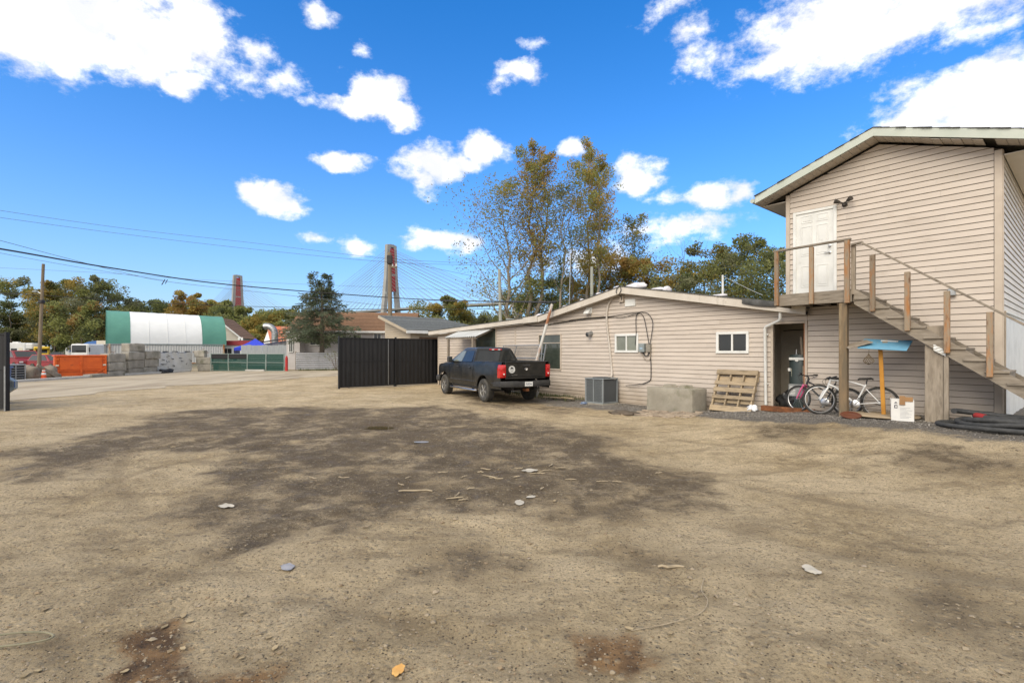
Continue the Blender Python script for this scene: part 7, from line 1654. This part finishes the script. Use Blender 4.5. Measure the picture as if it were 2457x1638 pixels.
tree('bare_tree', 'leafless fan shaped tree above the low roof ridge', PT(1640, 58), 14.6, 3.6, 9, [LGR], .17, .35, density=.0, group=GT, bark=BARKD)
tree('bare_tree', 'smaller leafless tree beside the half height cottonwood', PT(1572, 64), 14.0, 2.8, 10, [LGR], .13, .4, density=.08, leaf=.12, group=GT, bark=BARKD)
GM = 'leafy trees along the back of the low building'
rows_ = [(1300,62,10.3,3.6,[LG,LD]),(1375,66,10.8,3.8,[LG,LY]),(1462,64,13.0,3.8,[LY,LO,LG]),(1500,60,12.5,3.4,[LO,LY,LG]),(1555,62,12.7,3.6,[LO,LY]),(1600,66,10.6,3.4,[LGR,LG]),(1625,56,10.1,2.9,[LGR,LD]),(1690,58,13.2,3.6,[LG,LY,LGR]),(1735,64,13.4,3.6,[LY,LG]),(1780,56,13.4,3.8,[LG,LD,LGR]),(1830,60,13.7,4.0,[LD,LG]),(1870,54,12.2,3.4,[LD,LG]),(1420,70,9.8,3.6,[LG,LD]),(1250,66,7.9,3.1,[LG,LGR])]
nm = ['low green tree under the leaning cottonwood','green tree between the ivy clad trunks','yellow bushy tree behind the roof ridge','rust orange bushy tree behind the roof ridge','orange brown tree behind the roof slope','grey green tree beside the leafless fan tree','small grey green tree under the leafless fan tree','mixed green tree right of the leafless fan tree','yellow green tree behind the white mast','dense green tree between white mast and landing','dark green tree right behind the landing','dark green tree hidden behind the upper door corner','low green tree behind the narrow golden cottonwood','low grey green thicket tree near the grey green pole']
for i, (px, Y, hh, sp_, ml) in enumerate(rows_): tree('broadleaf_tree', nm[i], PT(px, Y), hh, sp_, 40 + i, ml, .16, .12, 'round', 1.25, .15, GM, BARKD)
tree('broadleaf_tree', 'pointed green tree in front of the bridge deck behind the cottage roof', PT(1078, 66), 8.4, 3.0, 68, [LG, LY, LGR], .16, .06, 'round', 2.4, .15, GM, BARKD)
for i, (px, hh, lab) in enumerate(((1010, 5.2, 'small dark bush behind the cottage roof near the thick timber pole'), (1130, 5.6, 'low olive bush along the flat annex roof'), (1175, 5.4, 'low olive bush beside the bridge pier'))): tree('broadleaf_tree', lab, PT(px, 70), hh, 3.0, 70 + i, [LG, LGR], .1, .1, 'round', 1.4, .16, GM, BARKD)
GW_ = 'trees behind the storage lot'
lot = [(-15,120,12.5,4.6,[LD,LG]),(28,118,17.5,4.8,[LGR,LG,LY]),(75,126,9.5,4.2,[LG,LD]),(130,116,17.0,5.0,[LY,LG,LGR]),(165,122,17.5,4.8,[LG,LY]),(225,118,18.4,5.0,[LG,LGR,LD]),(255,126,16.0,4.8,[LD,LG]),(105,130,12,4.8,[LG,LD]),(195,110,11,4.6,[LG,LD,LO]),(300,128,13.5,4.4,[LG,LGR]),(345,132,14.2,4.6,[LD,LG]),(395,130,13.2,4.2,[LD,LG]),(435,120,13.0,4.0,[LO,LY,LG]),(460,126,15.4,4.0,[LY,LO]),(500,124,13.8,4.0,[LY,LO,LG]),(535,120,12.6,4.0,[LG,LD]),(560,116,11.0,3.8,[LG,LD]),(590,112,10.8,3.8,[LG,LGR]),(625,108,9.0,3.6,[LG,LY]),(665,112,10.2,3.6,[LG,LY,LD]),(700,118,9.8,3.6,[LD,LG]),(640,90,6.0,2.6,[LY,LG])]
ln = ['dark tree at the far end behind the motorhomes','tall grey green tree behind the white motorhome','low green tree under the distant apartment block','tall olive tree just right of the leaning timber pole','tall yellow green tree beside the olive one','tallest green tree left of the hoop tent','dark green tree touching the hoop tent end','green tree behind the leaning timber pole','lower dark tree behind the parked vans','green tree peeping over the green end of the tent','dark green tree over the left of the white tent cover','dark pointed tree over the middle of the tent','rusty orange tree over the white tent cover','golden tree rising over the right of the tent','yellow brown tree beside the far bridge tower','green tree below the far bridge tower','dark green tree behind the cream gabled house','green tree right of the far bridge tower','low green tree between house and workshop roof','pale green tree behind the duct','dark green tree behind the conifer','small yellow tree beside the blue canopy']
for i, (px, Y, hh, sp_, ml) in enumerate(lot): tree('broadleaf_tree', ln[i], PT(px, Y), hh, sp_ * .95, 90 + i, ml, .22, .10, 'round', 1.15, .27, GW_, BARKD)
# far wood closing the horizon (one mass)
m1 = MB(); rn = random.Random(77)
for k in range(420):
    Y = rn.uniform(150, 260); px = rn.uniform(-500, 3000); X = (px - CX) / F * Y
    hh = rn.uniform(5, 10) * (Y / 200) * (1.0 if px < 1900 else 1.2)
    for j in range(5): leaves(m1, (X + rn.uniform(-2, 2), Y, hh * (j + .5) / 5), 16, 2.6, .75, rn)
tag(m1.build('far_wood', LD), 'distant wood closing the horizon behind the yard', 'wood', kind='stuff')
# conifer in front of the pale house
def conifer(label, loc, Ht):
    t = T('conifer_tree', label, 'tree', (*loc, 0)); rn = random.Random(5); MB().tube([(0, 0, -.1), (.05, 0, Ht * .4), (0, 0, Ht * .85)], [.26, .17, .05], 10).build('trunk', BARKD, t, 50)
    heads = [(Vector((0, 0, Ht * .8)), Vector((.55, 0, Ht))), (Vector((0, 0, Ht * .72)), Vector((-.85, .1, Ht * 1.02)))]
    br = MB(); nd = MB()
    for a, b in heads: br.tube([a, b], [.05, .015], 5)
    def spray(p0, d, L):
        n = max(4, int(L / .16)); pts = []
        for i in range(n + 1):
            f = i / n; pts.append(p0 + d * L * f + Vector((0, 0, -.20 * L * f * f + .10 * L * max(0, f - .6))))
        br.tube(pts[::2] if len(pts) > 5 else pts, .018, 3, False)
        for i, p in enumerate(pts):
            if i < n * .25: continue
            w = .22 + .34 * math.sin(math.pi * min(1, i / n + .1)); side = d.cross(Vector((0, 0, 1))).normalized()
            for _ in range(7):
                sd = side * rn.uniform(-1, 1) * w + d * rn.uniform(-.1, .2) + Vector((0, 0, rn.uniform(-.30, .05))); q = p + sd; u = (sd + d * .25).normalized() * rn.uniform(.10, .2); v = Vector((rn.gauss(0, 1), rn.gauss(0, 1), rn.gauss(0, 1))).normalized() * .05; nd.add([q - u, q + v, q + u, q - v], [(0, 1, 2, 3)])
    z = 2.6
    while z < Ht * .86:
        g = (z - 2.2) / (Ht - 2.2); L0 = 4.5 * (1 - g) ** .8 * (.75 if z < 3.2 else 1)
        for k in range(10): a = rn.uniform(0, 6.28); spray(Vector((0, 0, z + rn.uniform(-.2, .2))), Vector((math.cos(a), math.sin(a), rn.uniform(-.02, .3))).normalized(), L0 * rn.uniform(.55, 1.15))
        z += .36
    for a, b in heads:
        for k in range(26):
            f = rn.random(); an = rn.uniform(0, 6.28); spray(a.lerp(b, f), Vector((math.cos(an), math.sin(an), rn.uniform(.1, .8))).normalized(), .85 * (1 - f) + .25)
    br.build('branches', BARKD, t); tag(nd.build('needles', LC, t), kind='stuff')
conifer('double topped conifer standing in front of the pale house', PT(772, 44.5), 8.6)
# climbing shrub at the end of the white corrugated fence
t = T('shrub', 'thin leafy climber on the right end of the white fence', 'shrub', (*PT(806, 43.0), 0)); mm = MB(); rn = random.Random(9); b_ = MB()
for k in range(12): a = rn.uniform(0, 6.28); e = Vector((math.cos(a) * .7, math.sin(a) * .4, rn.uniform(.6, 1.9))); b_.tube([(0, 0, 0), e * .5 + Vector((0, 0, .2)), e], .012, 3, False); leaves(mm, e, 14, .35, .06, rn)
b_.build('stems', BARKD, t); tag(mm.build('leaves', LG, t), kind='stuff')
